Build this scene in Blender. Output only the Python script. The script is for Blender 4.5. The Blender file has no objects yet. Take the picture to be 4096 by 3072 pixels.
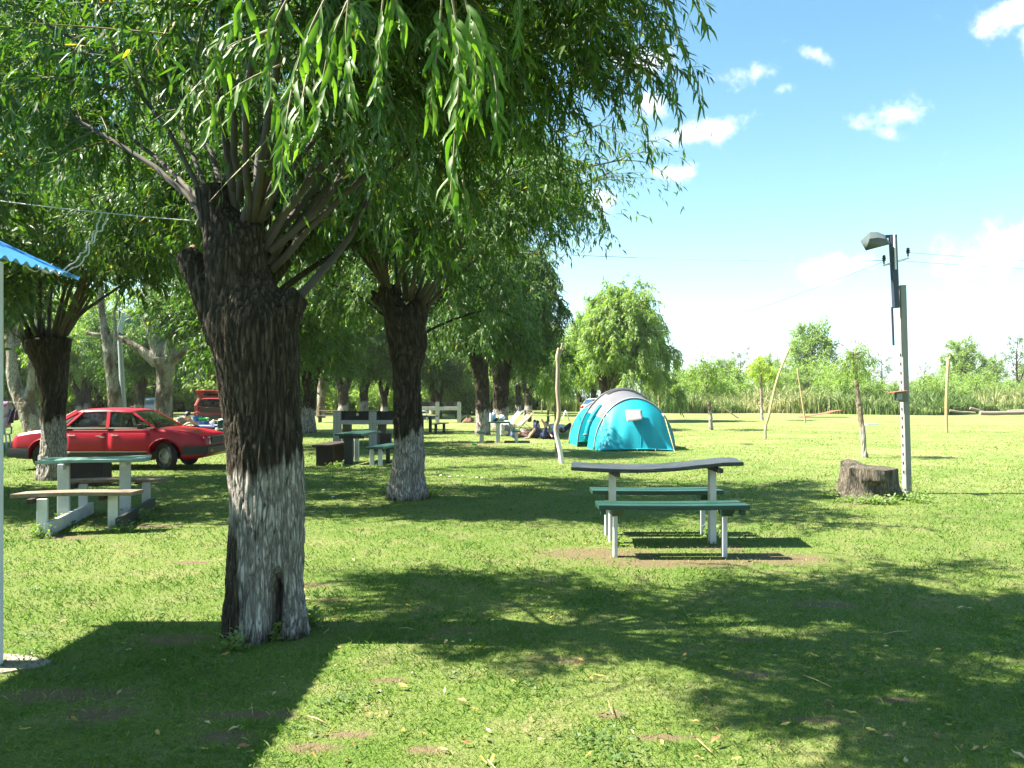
import bpy, bmesh, math, random
import numpy as np
from mathutils import Vector, Matrix, noise

SC = bpy.context.scene
COL = SC.collection
R = math.radians
# ------------------------------------------------------------------ camera, sky, sun, exposure
F, HY, CX, EYE = 3100.0, 1590.0, 2048.0, 1.5          # focal length and horizon in photo pixels, eye height in metres
cam = bpy.data.cameras.new('camera'); camo = bpy.data.objects.new('camera', cam); COL.objects.link(camo)
camo.location = (0, 0, EYE); camo.rotation_euler = (R(90), 0, 0)
cam.sensor_width = 36; cam.lens = F / 4096 * 36; cam.shift_y = (HY - 1536) / 4096
cam.clip_start = 0.05; cam.clip_end = 3000
SC.camera = camo

SUN_EL = 51.0
SUN_AZ = math.atan2(-1.0, 0.0)                       # clockwise from +Y: the sun stands square to the left
SUN = Vector((math.sin(SUN_AZ) * math.cos(R(SUN_EL)), math.cos(SUN_AZ) * math.cos(R(SUN_EL)), math.sin(R(SUN_EL))))
sl = bpy.data.lights.new('sun', 'SUN'); slo = bpy.data.objects.new('sun', sl); COL.objects.link(slo)
sl.energy = 5.0; sl.angle = R(0.53); sl.color = (1.0, 0.93, 0.80)
slo.rotation_euler = SUN.to_track_quat('Z', 'Y').to_euler()

SC.view_settings.view_transform = 'Standard'
SC.view_settings.look = 'None'
SC.view_settings.exposure = 2.38
SC.view_settings.gamma = 1.0
SC.view_settings.use_curve_mapping = False
SC.render.engine = 'CYCLES'
SC.cycles.max_bounces = 6; SC.cycles.diffuse_bounces = 3; SC.cycles.transmission_bounces = 4
SC.cycles.transparent_max_bounces = 6; SC.cycles.caustics_reflective = False; SC.cycles.caustics_refractive = False
SC.cycles.use_denoising = True

W = bpy.data.worlds.new('World'); SC.world = W; W.use_nodes = True
def build_world():
    nt = W.node_tree; nt.nodes.clear(); N = nt.nodes; L = nt.links
    def node(t, **k):
        n = N.new(t)
        for a, v in k.items(): setattr(n, a, v)
        return n
    def plug(sock, v):
        if hasattr(v, 'is_output'): L.new(v, sock)
        else: sock.default_value = v
    def M(op, a, b=0.0, c=None, clamp=False):
        n = node('ShaderNodeMath', operation=op, use_clamp=clamp)
        plug(n.inputs[0], a); plug(n.inputs[1], b)
        if c is not None: plug(n.inputs[2], c)
        return n.outputs[0]
    def MIX(f, a, b):
        n = node('ShaderNodeMix', data_type='RGBA')
        plug(n.inputs[0], f); plug(n.inputs[6], a); plug(n.inputs[7], b)
        return n.outputs[2]
    sky = node('ShaderNodeTexSky', sky_type='NISHITA', sun_disc=False)
    sky.sun_elevation = R(SUN_EL); sky.sun_rotation = SUN_AZ
    sky.altitude = 0; sky.air_density = 1.0; sky.dust_density = 1.2; sky.ozone_density = 1.6
    g = node('ShaderNodeTexCoord'); s = node('ShaderNodeSeparateXYZ'); L.new(g.outputs['Generated'], s.inputs[0])
    x, y, z = s.outputs
    yy = M('MAXIMUM', y, 0.02)
    u = M('DIVIDE', x, yy); v = M('DIVIDE', z, yy)
    cv = node('ShaderNodeCombineXYZ'); plug(cv.inputs[0], u); plug(cv.inputs[1], v)
    n1 = node('ShaderNodeTexNoise'); n1.inputs['Scale'].default_value = 21; n1.inputs['Detail'].default_value = 8
    n1.inputs['Roughness'].default_value = 0.66
    L.new(cv.outputs[0], n1.inputs['Vector'])
    wob = M('SUBTRACT', n1.outputs['Fac'], 0.5)
    n2 = node('ShaderNodeTexNoise'); n2.inputs['Scale'].default_value = 6.5; n2.inputs['Detail'].default_value = 4
    L.new(cv.outputs[0], n2.inputs['Vector'])
    sw = node('ShaderNodeSeparateColor'); L.new(n2.outputs['Color'], sw.inputs[0])
    u = M('ADD', u, M('MULTIPLY', M('SUBTRACT', sw.outputs[0], 0.5), 0.05))
    v = M('ADD', v, M('MULTIPLY', M('SUBTRACT', sw.outputs[1], 0.5), 0.03))
    # fair weather cumulus: where each one stands (photo pixels), its half axes, tilt and thickness
    clouds = [(2560, 235, 150, 75, 0, 1.0), (2625, 400, 75, 60, 20, .85), (2790, 520, 165, 48, 14, 1.05), (2690, 680, 95, 36, 4, 1.0),
              (3000, 300, 140, 42, 8, .7), (3130, 345, 75, 34, 30, .6), (3255, 230, 75, 36, -25, .72), (3590, 470, 150, 55, 10, .8),
              (3560, 540, 90, 40, -20, .65), (4030, 70, 150, 55, 24, 1.0), (4110, 180, 40, 70, 0, .9), (3290, 1085, 190, 55, 8, .8),
              (3990, 1010, 230, 110, 20, .9), (2400, 790, 80, 60, 0, .8), (2060, 730, 130, 50, 0, .9), (620, 400, 160, 60, 0, .7),
              (4500, 500, 260, 90, 0, .9), (-500, 500, 260, 90, 0, .9), (1500, -500, 300, 120, 0, .9), (3400, -500, 200, 90, 0, .8)]
    tot = None
    for (px, py, rx, ry, t, a) in clouds:
        c_, s_ = math.cos(R(t)), math.sin(R(t))
        du = M('SUBTRACT', u, (px - CX) / F); dv = M('SUBTRACT', v, (HY - py) / F)
        p = M('ADD', M('MULTIPLY', du, c_ * F / rx), M('MULTIPLY', dv, s_ * F / rx))
        q = M('ADD', M('MULTIPLY', du, -s_ * F / ry), M('MULTIPLY', dv, c_ * F / ry))
        r2 = M('ADD', M('MULTIPLY', p, p), M('MULTIPLY', q, q))
        e = M('MULTIPLY', M('POWER', 0.5, r2), a)
        tot = e if tot is None else M('MAXIMUM', tot, e)
    dens = M('ADD', M('MULTIPLY', tot, 1.08), M('MULTIPLY', wob, 2.1))
    mr = node('ShaderNodeMapRange', interpolation_type='SMOOTHSTEP'); plug(mr.inputs[0], dens)
    mr.inputs[1].default_value = 0.32; mr.inputs[2].default_value = 1.25
    front = M('GREATER_THAN', y, 0.03)
    # the same kind of clouds over the rest of the sky
    n3 = node('ShaderNodeTexNoise'); n3.inputs['Scale'].default_value = 3.2; n3.inputs['Detail'].default_value = 6
    L.new(g.outputs['Generated'], n3.inputs['Vector'])
    mr3 = node('ShaderNodeMapRange', interpolation_type='SMOOTHSTEP'); plug(mr3.inputs[0], n3.outputs['Fac'])
    mr3.inputs[1].default_value = 0.57; mr3.inputs[2].default_value = 0.70
    cl = M('ADD', M('MULTIPLY', mr.outputs[0], front), M('MULTIPLY', mr3.outputs[0], M('SUBTRACT', 1.0, front)), clamp=True)
    # humid air whitens the sky towards the horizon, the same all round
    hz = M('MULTIPLY', M('POWER', 0.5, M('DIVIDE', M('MAXIMUM', z, 0.0), 0.085)), HAZE_TOP)
    tint = node('ShaderNodeMix', data_type='RGBA', blend_type='MULTIPLY'); tint.inputs[0].default_value = 1; L.new(sky.outputs[0], tint.inputs[6]); tint.inputs[7].default_value = (.72, 1.12, 1.10, 1)
    c = MIX(hz, tint.outputs[2], HAZE_COL)
    c = MIX(M('MULTIPLY', cl, 0.92), c, CLOUD_COL)
    bg = node('ShaderNodeBackground'); L.new(c, bg.inputs[0]); bg.inputs[1].default_value = SKY_STRENGTH
    out = node('ShaderNodeOutputWorld'); L.new(bg.outputs[0], out.inputs[0])
SKY_STRENGTH = 0.05
HAZE_TOP = 0.9
HAZE_COL = (6.6, 7.4, 7.6, 1)
CLOUD_COL = (7.2, 7.4, 7.5, 1)
build_world()

# ------------------------------------------------------------------ helpers
def G(px, py):
    "point of the flat ground that the photograph shows at this pixel"
    Y = F * EYE / (py - HY); return Vector(((px - CX) / F * Y, Y, 0))
def P(px, py, Y): return Vector(((px - CX) / F * Y, Y, EYE + (HY - py) / F * Y))
def rnd(a, b): return random.uniform(a, b)
random.seed(5)

WM = {}
def tag(o, label=None, cat=None, group=None, kind=None):
    if label: o['label'] = label
    if cat: o['category'] = cat
    if group: o['group'] = group
    if kind: o['kind'] = kind
    return o
def thing(name, label, cat, loc, rz=0.0, group=None, scale=1.0):
    o = bpy.data.objects.new(name, None); COL.objects.link(o); o.empty_display_size = .2
    o.location = loc; o.rotation_euler = (0, 0, rz); o.scale = (scale,) * 3
    WM[o] = Matrix.Translation(Vector(loc)) @ Matrix.Rotation(rz, 4, 'Z') @ Matrix.Scale(scale, 4)
    return tag(o, label, cat, group)
def link(name, me, parent=None, mat=None):
    o = bpy.data.objects.new(name, me); COL.objects.link(o)
    if mat is not None and not me.materials: me.materials.append(mat)
    if parent is not None:
        o.parent = parent; WM[o] = WM.get(parent, Matrix.Identity(4))
    return o
def copy_tree(o, parent=None):
    c = o.copy(); COL.objects.link(c)
    if parent is not None: c.parent = parent
    for ch in list(o.children): copy_tree(ch, c)
    return c

def perp(t):
    a = Vector((0, 0, 1)) if abs(t.z) < .9 else Vector((1, 0, 0))
    u = t.cross(a).normalized(); return u, t.cross(u).normalized()

class MB:
    "collects pieces of ONE mesh object"
    def __init__(s): s.v = []; s.f = []
    def add(s, vs, fs):
        b = len(s.v); s.v += [Vector(p) for p in vs]; s.f += [tuple(i + b for i in f) for f in fs]; return s
    def obox(s, c, ax, dims, up=(0, 0, 1)):
        "box: length along ax, width across, height along up"
        ax = Vector(ax).normalized(); up = Vector(up); w = up.cross(ax).normalized(); up = ax.cross(w).normalized(); c = Vector(c)
        l, wd, h = (d / 2 for d in dims)
        vs = [c + ax * (i * l) + w * (j * wd) + up * (k * h) for i in (-1, 1) for j in (-1, 1) for k in (-1, 1)]
        return s.add(vs, [(0, 1, 3, 2), (4, 6, 7, 5), (0, 4, 5, 1), (2, 3, 7, 6), (0, 2, 6, 4), (1, 5, 7, 3)])
    def box(s, c, d): return s.obox(c, (1, 0, 0), d)
    def plank(s, a, b, w, t, sag=None, n=10, side=None, skew=0.0):
        "plank from a to b (top centre line), width w, thickness t; sag(u) lowers the top; skew slants its ends"
        a, b = Vector(a), Vector(b); ax = (b - a).normalized()
        sd = Vector(side).normalized() if side else Vector((0, 0, 1)).cross(ax).normalized()
        vs = []; fs = []
        for i in range(n + 1):
            u = i / n; c = a.lerp(b, u) + Vector((0, 0, sag(u) if sag else 0))
            wob = 1 + .015 * math.sin(7 * u + w * 90)
            for (k, dz) in ((-1, 0), (1, 0), (1, -t), (-1, -t)):
                vs.append(c + sd * (k * w / 2 * wob) + ax * (skew * k) + Vector((0, 0, dz)))
        for i in range(n):
            o = i * 4
            for k in range(4): fs.append((o + k, o + (k + 1) % 4, o + 4 + (k + 1) % 4, o + 4 + k))
        fs += [(3, 2, 1, 0), (n * 4, n * 4 + 1, n * 4 + 2, n * 4 + 3)]
        return s.add(vs, fs)
    def tube(s, pts, rad, n=8, cap=True, squash=None):
        pts = [Vector(p) for p in pts]; m = len(pts)
        if not hasattr(rad, '__len__'): rad = [rad] * m
        t0 = (pts[1] - pts[0]).normalized(); u, w = perp(t0); vs = []; fs = []
        for i, p in enumerate(pts):
            t = (pts[min(i + 1, m - 1)] - pts[max(i - 1, 0)]).normalized()
            u = (u - t * u.dot(t)).normalized(); w = t.cross(u)
            for k in range(n):
                a = 2 * math.pi * k / n
                d = u * math.cos(a) + w * math.sin(a)
                if squash: d = Vector((d.x * squash[0], d.y * squash[1], d.z * squash[2]))
                vs.append(p + d * rad[i])
        for i in range(m - 1):
            for k in range(n):
                a, b = i * n + k, i * n + (k + 1) % n
                fs.append((a, b, b + n, a + n))
        if cap: fs += [tuple(range(n - 1, -1, -1)), tuple(range((m - 1) * n, m * n))]
        return s.add(vs, fs)
    def ball(s, c, r, n=12, m=8):
        c = Vector(c); r = r if hasattr(r, '__len__') else (r, r, r); vs = []; fs = []
        for i in range(m + 1):
            th = math.pi * i / m
            for k in range(n):
                ph = 2 * math.pi * k / n
                vs.append(c + Vector((r[0] * math.sin(th) * math.cos(ph), r[1] * math.sin(th) * math.sin(ph), r[2] * math.cos(th))))
        for i in range(m):
            for k in range(n):
                a, b = i * n + k, i * n + (k + 1) % n
                fs.append((a, a + n, b + n, b))
        return s.add(vs, fs)
    def lathe(s, c, ax, prof, n=24):
        "prof: (offset along ax, radius)"
        c = Vector(c); ax = Vector(ax).normalized(); u, w = perp(ax); vs = []; fs = []
        for (h, r) in prof:
            for k in range(n):
                a = 2 * math.pi * k / n; vs.append(c + ax * h + (u * math.cos(a) + w * math.sin(a)) * max(r, 1e-4))
        for i in range(len(prof) - 1):
            for k in range(n):
                a, b = i * n + k, i * n + (k + 1) % n
                fs.append((a, b, b + n, a + n))
        return s.add(vs, fs)
    def loft(s, rings, close=True, caps=True):
        n = len(rings[0]); vs = [p for r in rings for p in r]; fs = []
        for i in range(len(rings) - 1):
            for k in range(n if close else n - 1):
                a, b = i * n + k, i * n + (k + 1) % n
                fs.append((a, b, b + n, a + n))
        if caps: fs += [tuple(range(n - 1, -1, -1)), tuple(range((len(rings) - 1) * n, len(rings) * n))]
        return s.add(vs, fs)
    def mesh(s, name, M=None, smooth=None, fix=True):
        me = bpy.data.meshes.new(name); vs = [M @ v for v in s.v] if M else s.v
        me.from_pydata(vs, [], s.f)
        if fix:
            bm = bmesh.new(); bm.from_mesh(me); bmesh.ops.recalc_face_normals(bm, faces=bm.faces); bm.to_mesh(me); bm.free()
        if smooth is not None:
            me.shade_smooth()
            if smooth < 180: me.set_sharp_from_angle(angle=R(smooth))
        return me
    def build(s, name, mat, parent=None, smooth=None, bevel=0, local=False, fix=True):
        "local: the pieces are given in the parent's own frame; else in world space"
        M = None if (local or parent is None) else WM[parent].inverted()
        o = link(name, s.mesh(name, M, smooth, fix), parent, mat)
        if bevel:
            b = o.modifiers.new('bevel', 'BEVEL'); b.width = bevel; b.segments = 2; b.limit_method = 'ANGLE'; b.angle_limit = R(40)
        return o
    def single(s, name, mat, label, cat, loc, group=None, smooth=None, bevel=0, kind=None):
        "a thing that is one mesh, pieces in world space"
        o = link(name, s.mesh(name, Matrix.Translation(-Vector(loc)), smooth), None, mat); o.location = loc
        if bevel:
            b = o.modifiers.new('bevel', 'BEVEL'); b.width = bevel; b.segments = 2; b.limit_method = 'ANGLE'; b.angle_limit = R(40)
        return tag(o, label, cat, group, kind)

def spline(pts, n):
    "Catmull-Rom through tuples"
    pts = [np.array(p, float) for p in pts]; out = []; m = len(pts) - 1
    for i in range(n):
        t = i / (n - 1) * m; k = min(int(t), m - 1); u = t - k
        p0, p1, p2, p3 = pts[max(k - 1, 0)], pts[k], pts[k + 1], pts[min(k + 2, m)]
        out.append(.5 * (2 * p1 + (p2 - p0) * u + (2 * p0 - 5 * p1 + 4 * p2 - p3) * u * u + (3 * p1 - p0 - 3 * p2 + p3) * u ** 3))
    return out

def np_mesh(name, co, faces, attrs=None, mats=(), smooth=False):
    "mesh from arrays; faces: list of (k, int array of shape (n, k))"
    me = bpy.data.meshes.new(name); co = np.asarray(co, np.float32)
    me.vertices.add(len(co)); me.vertices.foreach_set('co', co.ravel())
    loops = np.concatenate([f.ravel() for f in faces]).astype(np.int32)
    sizes = np.concatenate([np.full(len(f), f.shape[1]) for f in faces]).astype(np.int32)
    starts = np.concatenate([[0], np.cumsum(sizes)[:-1]]).astype(np.int32)
    me.loops.add(len(loops)); me.loops.foreach_set('vertex_index', loops)
    me.polygons.add(len(sizes)); me.polygons.foreach_set('loop_start', starts); me.polygons.foreach_set('loop_total', sizes)
    me.polygons.foreach_set('use_smooth', np.full(len(sizes), smooth))
    for k, a in (attrs or {}).items():
        at = me.attributes.new(k, 'FLOAT', 'POINT'); at.data.foreach_set('value', np.asarray(a, np.float32))
    for m in mats: me.materials.append(m)
    me.update(calc_edges=True); me.validate(); return me

def remeshed(mb, voxel, smooth_it=2, origin=(0, 0, 0)):
    "the pieces of mb melted into one continuous skin; returns verts, normals, mesh"
    me = mb.mesh('tmp', Matrix.Translation(-Vector(origin))); o = bpy.data.objects.new('tmp', me); COL.objects.link(o)
    m = o.modifiers.new('r', 'REMESH'); m.mode = 'VOXEL'; m.voxel_size = voxel; m.adaptivity = 0
    if smooth_it:
        q = o.modifiers.new('s', 'SMOOTH'); q.iterations = smooth_it; q.factor = .5
    dg = bpy.context.evaluated_depsgraph_get(); dg.update()
    out = bpy.data.meshes.new_from_object(o.evaluated_get(dg))
    bpy.data.objects.remove(o); bpy.data.meshes.remove(me)
    n = len(out.vertices); co = np.empty(n * 3, np.float32); out.vertices.foreach_get('co', co)
    no = np.empty(n * 3, np.float32); out.vertex_normals.foreach_get('vector', no)
    out.shade_smooth()
    return co.reshape(-1, 3), no.reshape(-1, 3), out

# ------------------------------------------------------------------ materials
class NT:
    def __init__(s, name):
        s.m = bpy.data.materials.new(name); s.m.use_nodes = True; s.t = s.m.node_tree; s.t.nodes.clear()
    def n(s, t, **k):
        q = s.t.nodes.new(t)
        for a, v in k.items(): setattr(q, a, v)
        return q
    def plug(s, sock, v):
        if hasattr(v, 'is_output'): s.t.links.new(v, sock)
        elif hasattr(v, '__len__') and len(v) == 3 and sock.type == 'RGBA': sock.default_value = (*v, 1)
        else: sock.default_value = v
    def math(s, op, a, b=0.0, clamp=False):
        q = s.n('ShaderNodeMath', operation=op, use_clamp=clamp); s.plug(q.inputs[0], a); s.plug(q.inputs[1], b); return q.outputs[0]
    def mix(s, f, a, b, mode='MIX'):
        q = s.n('ShaderNodeMix', data_type='RGBA', blend_type=mode); s.plug(q.inputs[0], f); s.plug(q.inputs[6], a); s.plug(q.inputs[7], b); return q.outputs[2]
    def coord(s, which='Object', scale=(1, 1, 1)):
        c = s.n('ShaderNodeTexCoord'); m = s.n('ShaderNodeMapping'); m.inputs['Scale'].default_value = scale
        s.t.links.new(c.outputs[which], m.inputs[0]); return m.outputs[0]
    def world(s, scale=(1, 1, 1)):
        c = s.n('ShaderNodeNewGeometry'); m = s.n('ShaderNodeMapping'); m.inputs['Scale'].default_value = scale
        s.t.links.new(c.outputs['Position'], m.inputs[0]); return m.outputs[0]
    def noise(s, vec, scale, detail=4, rough=.6, out='Fac'):
        q = s.n('ShaderNodeTexNoise'); s.plug(q.inputs['Vector'], vec); q.inputs['Scale'].default_value = scale
        q.inputs['Detail'].default_value = detail; q.inputs['Roughness'].default_value = rough; return q.outputs[out]
    def ramp(s, f, stops, interp='LINEAR'):
        q = s.n('ShaderNodeValToRGB'); s.plug(q.inputs[0], f); e = q.color_ramp.elements; q.color_ramp.interpolation = interp
        while len(e) < len(stops): e.new(.5)
        for i, (p, c) in enumerate(stops):
            e[i].position = p; e[i].color = (*c, 1) if hasattr(c, '__len__') else (c, c, c, 1)
        return q.outputs[0]
    def rng(s, f, a, b, c=0.0, d=1.0):
        q = s.n('ShaderNodeMapRange', clamp=True); s.plug(q.inputs[0], f)
        for i, v in enumerate((a, b, c, d)): q.inputs[i + 1].default_value = v
        return q.outputs[0]
    def attr(s, name):
        return s.n('ShaderNodeAttribute', attribute_name=name).outputs['Fac']
    def bump(s, h, strength=.3, dist=.01):
        q = s.n('ShaderNodeBump'); q.inputs['Strength'].default_value = strength; q.inputs['Distance'].default_value = dist; s.plug(q.inputs['Height'], h); return q.outputs[0]
    def principled(s, col, rough=.6, metal=0.0, normal=None, **k):
        q = s.n('ShaderNodeBsdfPrincipled'); s.plug(q.inputs['Base Color'], col); s.plug(q.inputs['Roughness'], rough); q.inputs['Metallic'].default_value = metal
        if normal is not None: s.plug(q.inputs['Normal'], normal)
        for a, v in k.items(): s.plug(q.inputs[a.replace('_', ' ')], v)
        return q.outputs[0]
    def out(s, sh):
        o = s.n('ShaderNodeOutputMaterial'); s.t.links.new(sh, o.inputs[0]); return s.m

def plain(name, col, rough=.6, var=.25, scale=6, bump=.15, metal=0.0, stretch=(1, 1, 1), dist=.004, **k):
    "painted or natural surface with uneven colour and a little relief"
    t = NT(name); v = t.coord('Object', stretch); f = t.noise(v, scale, 5, .65)
    c = t.mix(t.rng(f, .25, .75), tuple(x * (1 - var) for x in col), tuple(min(x * (1 + var), .9) for x in col))
    g = t.noise(v, scale * 7, 3)
    return t.out(t.principled(c, rough, metal, t.bump(g, bump, dist) if bump else None, **k))

def worn_paint(name, paint, wood, amount=.45, rough=.55, stretch=(3, 3, 3)):
    "old gloss paint over wood, worn through in places along the grain"
    t = NT(name); v = t.coord('Object', stretch); f = t.noise(v, 4.5, 8, .72); g = t.noise(t.coord('Object'), 2.2, 3)
    p = t.mix(t.rng(g, .3, .7), tuple(x * .72 for x in paint), tuple(min(x * 1.2, .85) for x in paint))
    m = t.rng(f, 1 - amount - .05, 1 - amount + .04)
    c = t.mix(m, p, t.mix(t.noise(v, 20, 3), tuple(x * .6 for x in wood), wood))
    return t.out(t.principled(c, rough, 0, t.bump(t.math('ADD', t.math('MULTIPLY', m, -.6), t.noise(v, 16, 4)), .35, .004)))

def leaf_material(name, dark, light, under, yellow=(.38, .28, .03), trans=.42, yl=.985, rough=.5, spec=.25):
    t = NT(name); r = t.attr('rnd')
    c = t.ramp(r, [(0, dark), (.55, tuple((a + b) / 2 for a, b in zip(dark, light))), (yl - .01, light), (yl, yellow), (1, yellow)])
    geo = t.n('ShaderNodeNewGeometry')
    c2 = t.mix(t.math('MULTIPLY', geo.outputs['Backfacing'], .75), c, under)
    b = t.principled(c2, rough, 0, None, Specular_IOR_Level=spec)
    tr = t.n('ShaderNodeBsdfTranslucent')
    t.plug(tr.inputs[0], t.mix(1.0, c, (1.9, 2.1, .9), 'MULTIPLY'))
    m = t.n('ShaderNodeMixShader'); m.inputs[0].default_value = trans
    t.t.links.new(b, m.inputs[1]); t.t.links.new(tr.outputs[0], m.inputs[2])
    return t.out(m.outputs[0])

def bark_material(name, dark, light, wash=(.54, .50, .45), pale=None, k=1.0):
    "bark with the old limewash on it (point attribute 'paint'); groove depth comes as 'ridge'"
    t = NT(name); v = t.coord('Object', (1, 1, .25))
    f = t.noise(v, 9 * k, 6, .7); r = t.attr('ridge')
    c = t.mix(t.rng(t.math('ADD', t.math('MULTIPLY', r, .6), t.math('MULTIPLY', f, .5)), .3, .8), dark, light)
    if pale:
        h = t.noise(t.coord('Object', (1, 1, .45)), 2.6 * k, 3, .5)
        c = t.mix(t.rng(h, .44, .54), c, pale)
    lich = t.noise(t.coord('Object'), 16 * k, 3, .5)
    c = t.mix(t.rng(lich, .66, .72, 0, .5), c, (.20, .23, .17))
    wn = t.noise(v, 14 * k, 5, .7)
    w = t.mix(t.rng(wn, .3, .7), tuple(x * .55 for x in wash), wash)
    fv = t.coord('Object', (1, 1, .13)); fi = t.noise(fv, 34 * k, 4, .72)
    wv = t.n('ShaderNodeVectorMath', operation='ADD'); t.plug(wv.inputs[0], t.coord('Object', (1, 1, .15)))
    wn2 = t.n('ShaderNodeVectorMath', operation='SCALE'); t.plug(wn2.inputs[0], t.noise(fv, 11 * k, 3, .6, 'Color')); wn2.inputs['Scale'].default_value = .06 / k; t.plug(wv.inputs[1], wn2.outputs[0])
    vo = t.n('ShaderNodeTexVoronoi', feature='DISTANCE_TO_EDGE'); t.plug(vo.inputs['Vector'], wv.outputs[0]); vo.inputs['Scale'].default_value = 30 * k
    plate = t.rng(vo.outputs['Distance'], .01, .16)                          # bark plates between deep cracks
    crack = t.math('MULTIPLY', t.rng(t.math('ABSOLUTE', t.math('SUBTRACT', fi, .5)), .0, .055, .35, 1), plate)      # narrow furrows where the wash never reached
    w = t.mix(t.rng(crack, 0, 1, .72, 0), w, dark)
    c = t.mix(t.attr('paint'), t.mix(t.rng(crack, 0, 1, .7, 0), c, tuple(x * .5 for x in dark)), w)
    b = t.math('ADD', t.math('MULTIPLY', t.noise(v, 30 * k, 4, .7), .5), crack)
    return t.out(t.principled(c, .9, 0, t.bump(b, .8, .016), Specular_IOR_Level=.15))
# ------------------------------------------------------------------ the ground
# bare earth: centre (photo pixels), half axes in metres
DIRT = [(G(2400, 2215), .85, .40), (G(2720, 2250), 1.2, .30), (G(3090, 2235), .75, .40), (G(2880, 2190), .4, .2), (G(560, 2105), .7, .16), (G(240, 2150), .5, .2), (G(1560, 1790), .9, .6),
        (G(1900, 1780), 1.4, .7), (G(2080, 1770), 1.0, .6), (G(700, 2560), .3, .16), (G(1330, 2400), .2, .08), (G(1700, 3000), .13, .05), (G(1250, 2990), .18, .07), (G(2450, 2860), .14, .06), (G(3000, 2700), .15, .05),
        (G(900, 2950), .22, .08), (G(400, 2860), .25, .12), (G(3420, 2020), .3, .16), (G(3430, 1835), .3, .15), (G(1240, 2340), .25, .1), (G(2980, 2560), .14, .05), (G(3580, 2800), .18, .06), (G(240, 2780), .45, .14), (G(1010, 2860), .3, .08), (G(1380, 2940), .16, .05), (G(2650, 2950), .2, .05), (G(3250, 2880), .2, .05), (G(1560, 2720), .14, .05), (G(2240, 2640), .25, .07), (G(3300, 2420), .3, .1), (G(1850, 2520), .22, .07), (G(760, 2250), .3, .1)]
def lawn_tone(x, y):
    "numpy twin of the lawn's slow colour change: 0 lush, 1 dry"
    a = np.sin(.9 * x + 1.7 * np.sin(.55 * y)) + np.sin(.7 * y + 1.3 * np.sin(.8 * x + 2))
    b = np.sin(3.1 * x + 2.2 * np.sin(2.3 * y + 1)) + np.sin(2.7 * y + 2.0 * np.sin(3.3 * x)) ; c = np.sin(8.3 * x + 2.4 * np.sin(6.1 * y)) + np.sin(7.1 * y + 2.1 * np.sin(7.7 * x + 1))
    return .5 + .13 * a + .13 * b + .10 * c
def dirt_at(x, y):
    d = np.zeros_like(x)
    for c, a, b in DIRT:
        d = np.maximum(d, np.exp(-1.2 * (((x - c.x) / a) ** 2 + ((y - c.y) / b) ** 2)))
    return d

def ground_material():
    t = NT('lawn_turf'); w = t.world(); sx = t.n('ShaderNodeSeparateXYZ'); t.t.links.new(w, sx.inputs[0]); X, Y, Z = sx.outputs
    big = t.noise(w, .35, 4, .6); mid = t.noise(w, 2.2, 5, .65); fine = t.noise(w, 34, 4, .75); tiny = t.noise(w, 150, 2, .7)
    c = t.mix(t.rng(big, .36, .64), (.095, .160, .028), (.160, .205, .055))
    c = t.mix(t.rng(mid, .48, .70, 0, .8), c, (.215, .205, .095))
    c = t.mix(t.rng(mid, .20, .42, .5, 0), c, (.060, .125, .020))
    g = t.math('ADD', t.math('MULTIPLY', fine, .6), t.math('MULTIPLY', tiny, .5))
    c = t.mix(t.rng(g, .40, .72), t.mix(1.0, c, (.42, .46, .42), 'MULTIPLY'), t.mix(1.0, c, (1.25, 1.2, 1.15), 'MULTIPLY'))
    tot = None
    for ce, a, b in DIRT:
        p = t.math('DIVIDE', t.math('SUBTRACT', X, ce.x), a); q = t.math('DIVIDE', t.math('SUBTRACT', Y, ce.y), b)
        e = t.math('POWER', .3, t.math('ADD', t.math('MULTIPLY', p, p), t.math('MULTIPLY', q, q)))
        tot = e if tot is None else t.math('MAXIMUM', tot, e)
    m = t.rng(t.math('ADD', tot, t.math('MULTIPLY', t.math('SUBTRACT', t.noise(w, 7, 6, .75), .5), 2.2)), .34, .80)
    soil = t.mix(t.noise(w, 12, 5, .7), (.085, .056, .032), (.19, .140, .088))
    c = t.mix(t.math('MULTIPLY', m, .88), c, soil)
    # glare and haze painted in: the lawn colour lightens to the right and far
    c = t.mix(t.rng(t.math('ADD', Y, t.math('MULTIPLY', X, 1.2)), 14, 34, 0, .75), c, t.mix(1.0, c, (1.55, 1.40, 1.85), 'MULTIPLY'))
    # beyond the reeds the marsh is duller
    c = t.mix(t.rng(Y, 78, 90), c, (.12, .15, .05))
    b = t.bump(t.math('ADD', fine, t.math('MULTIPLY', mid, .8)), .8, .04)
    return t.out(t.principled(c, .9, 0, b, Specular_IOR_Level=.15))
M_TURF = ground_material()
g = MB()
xs = [-900, -300, -120, -60, -30, -12, -6, 0, 6, 12, 30, 60, 120, 300, 900]; ys = [-60, -20, -6, 0, 6, 12, 24, 48, 80, 120, 250, 600, 1800]
g.add([(x, y, 0) for y in ys for x in xs], [(j * 15 + i, j * 15 + i + 1, j * 15 + 16 + i, j * 15 + 15 + i) for j in range(12) for i in range(14)])
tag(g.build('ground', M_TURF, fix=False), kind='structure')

rs = np.random.default_rng(11)
def unit(v): return v / np.maximum(np.linalg.norm(v, axis=-1, keepdims=True), 1e-9)

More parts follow.
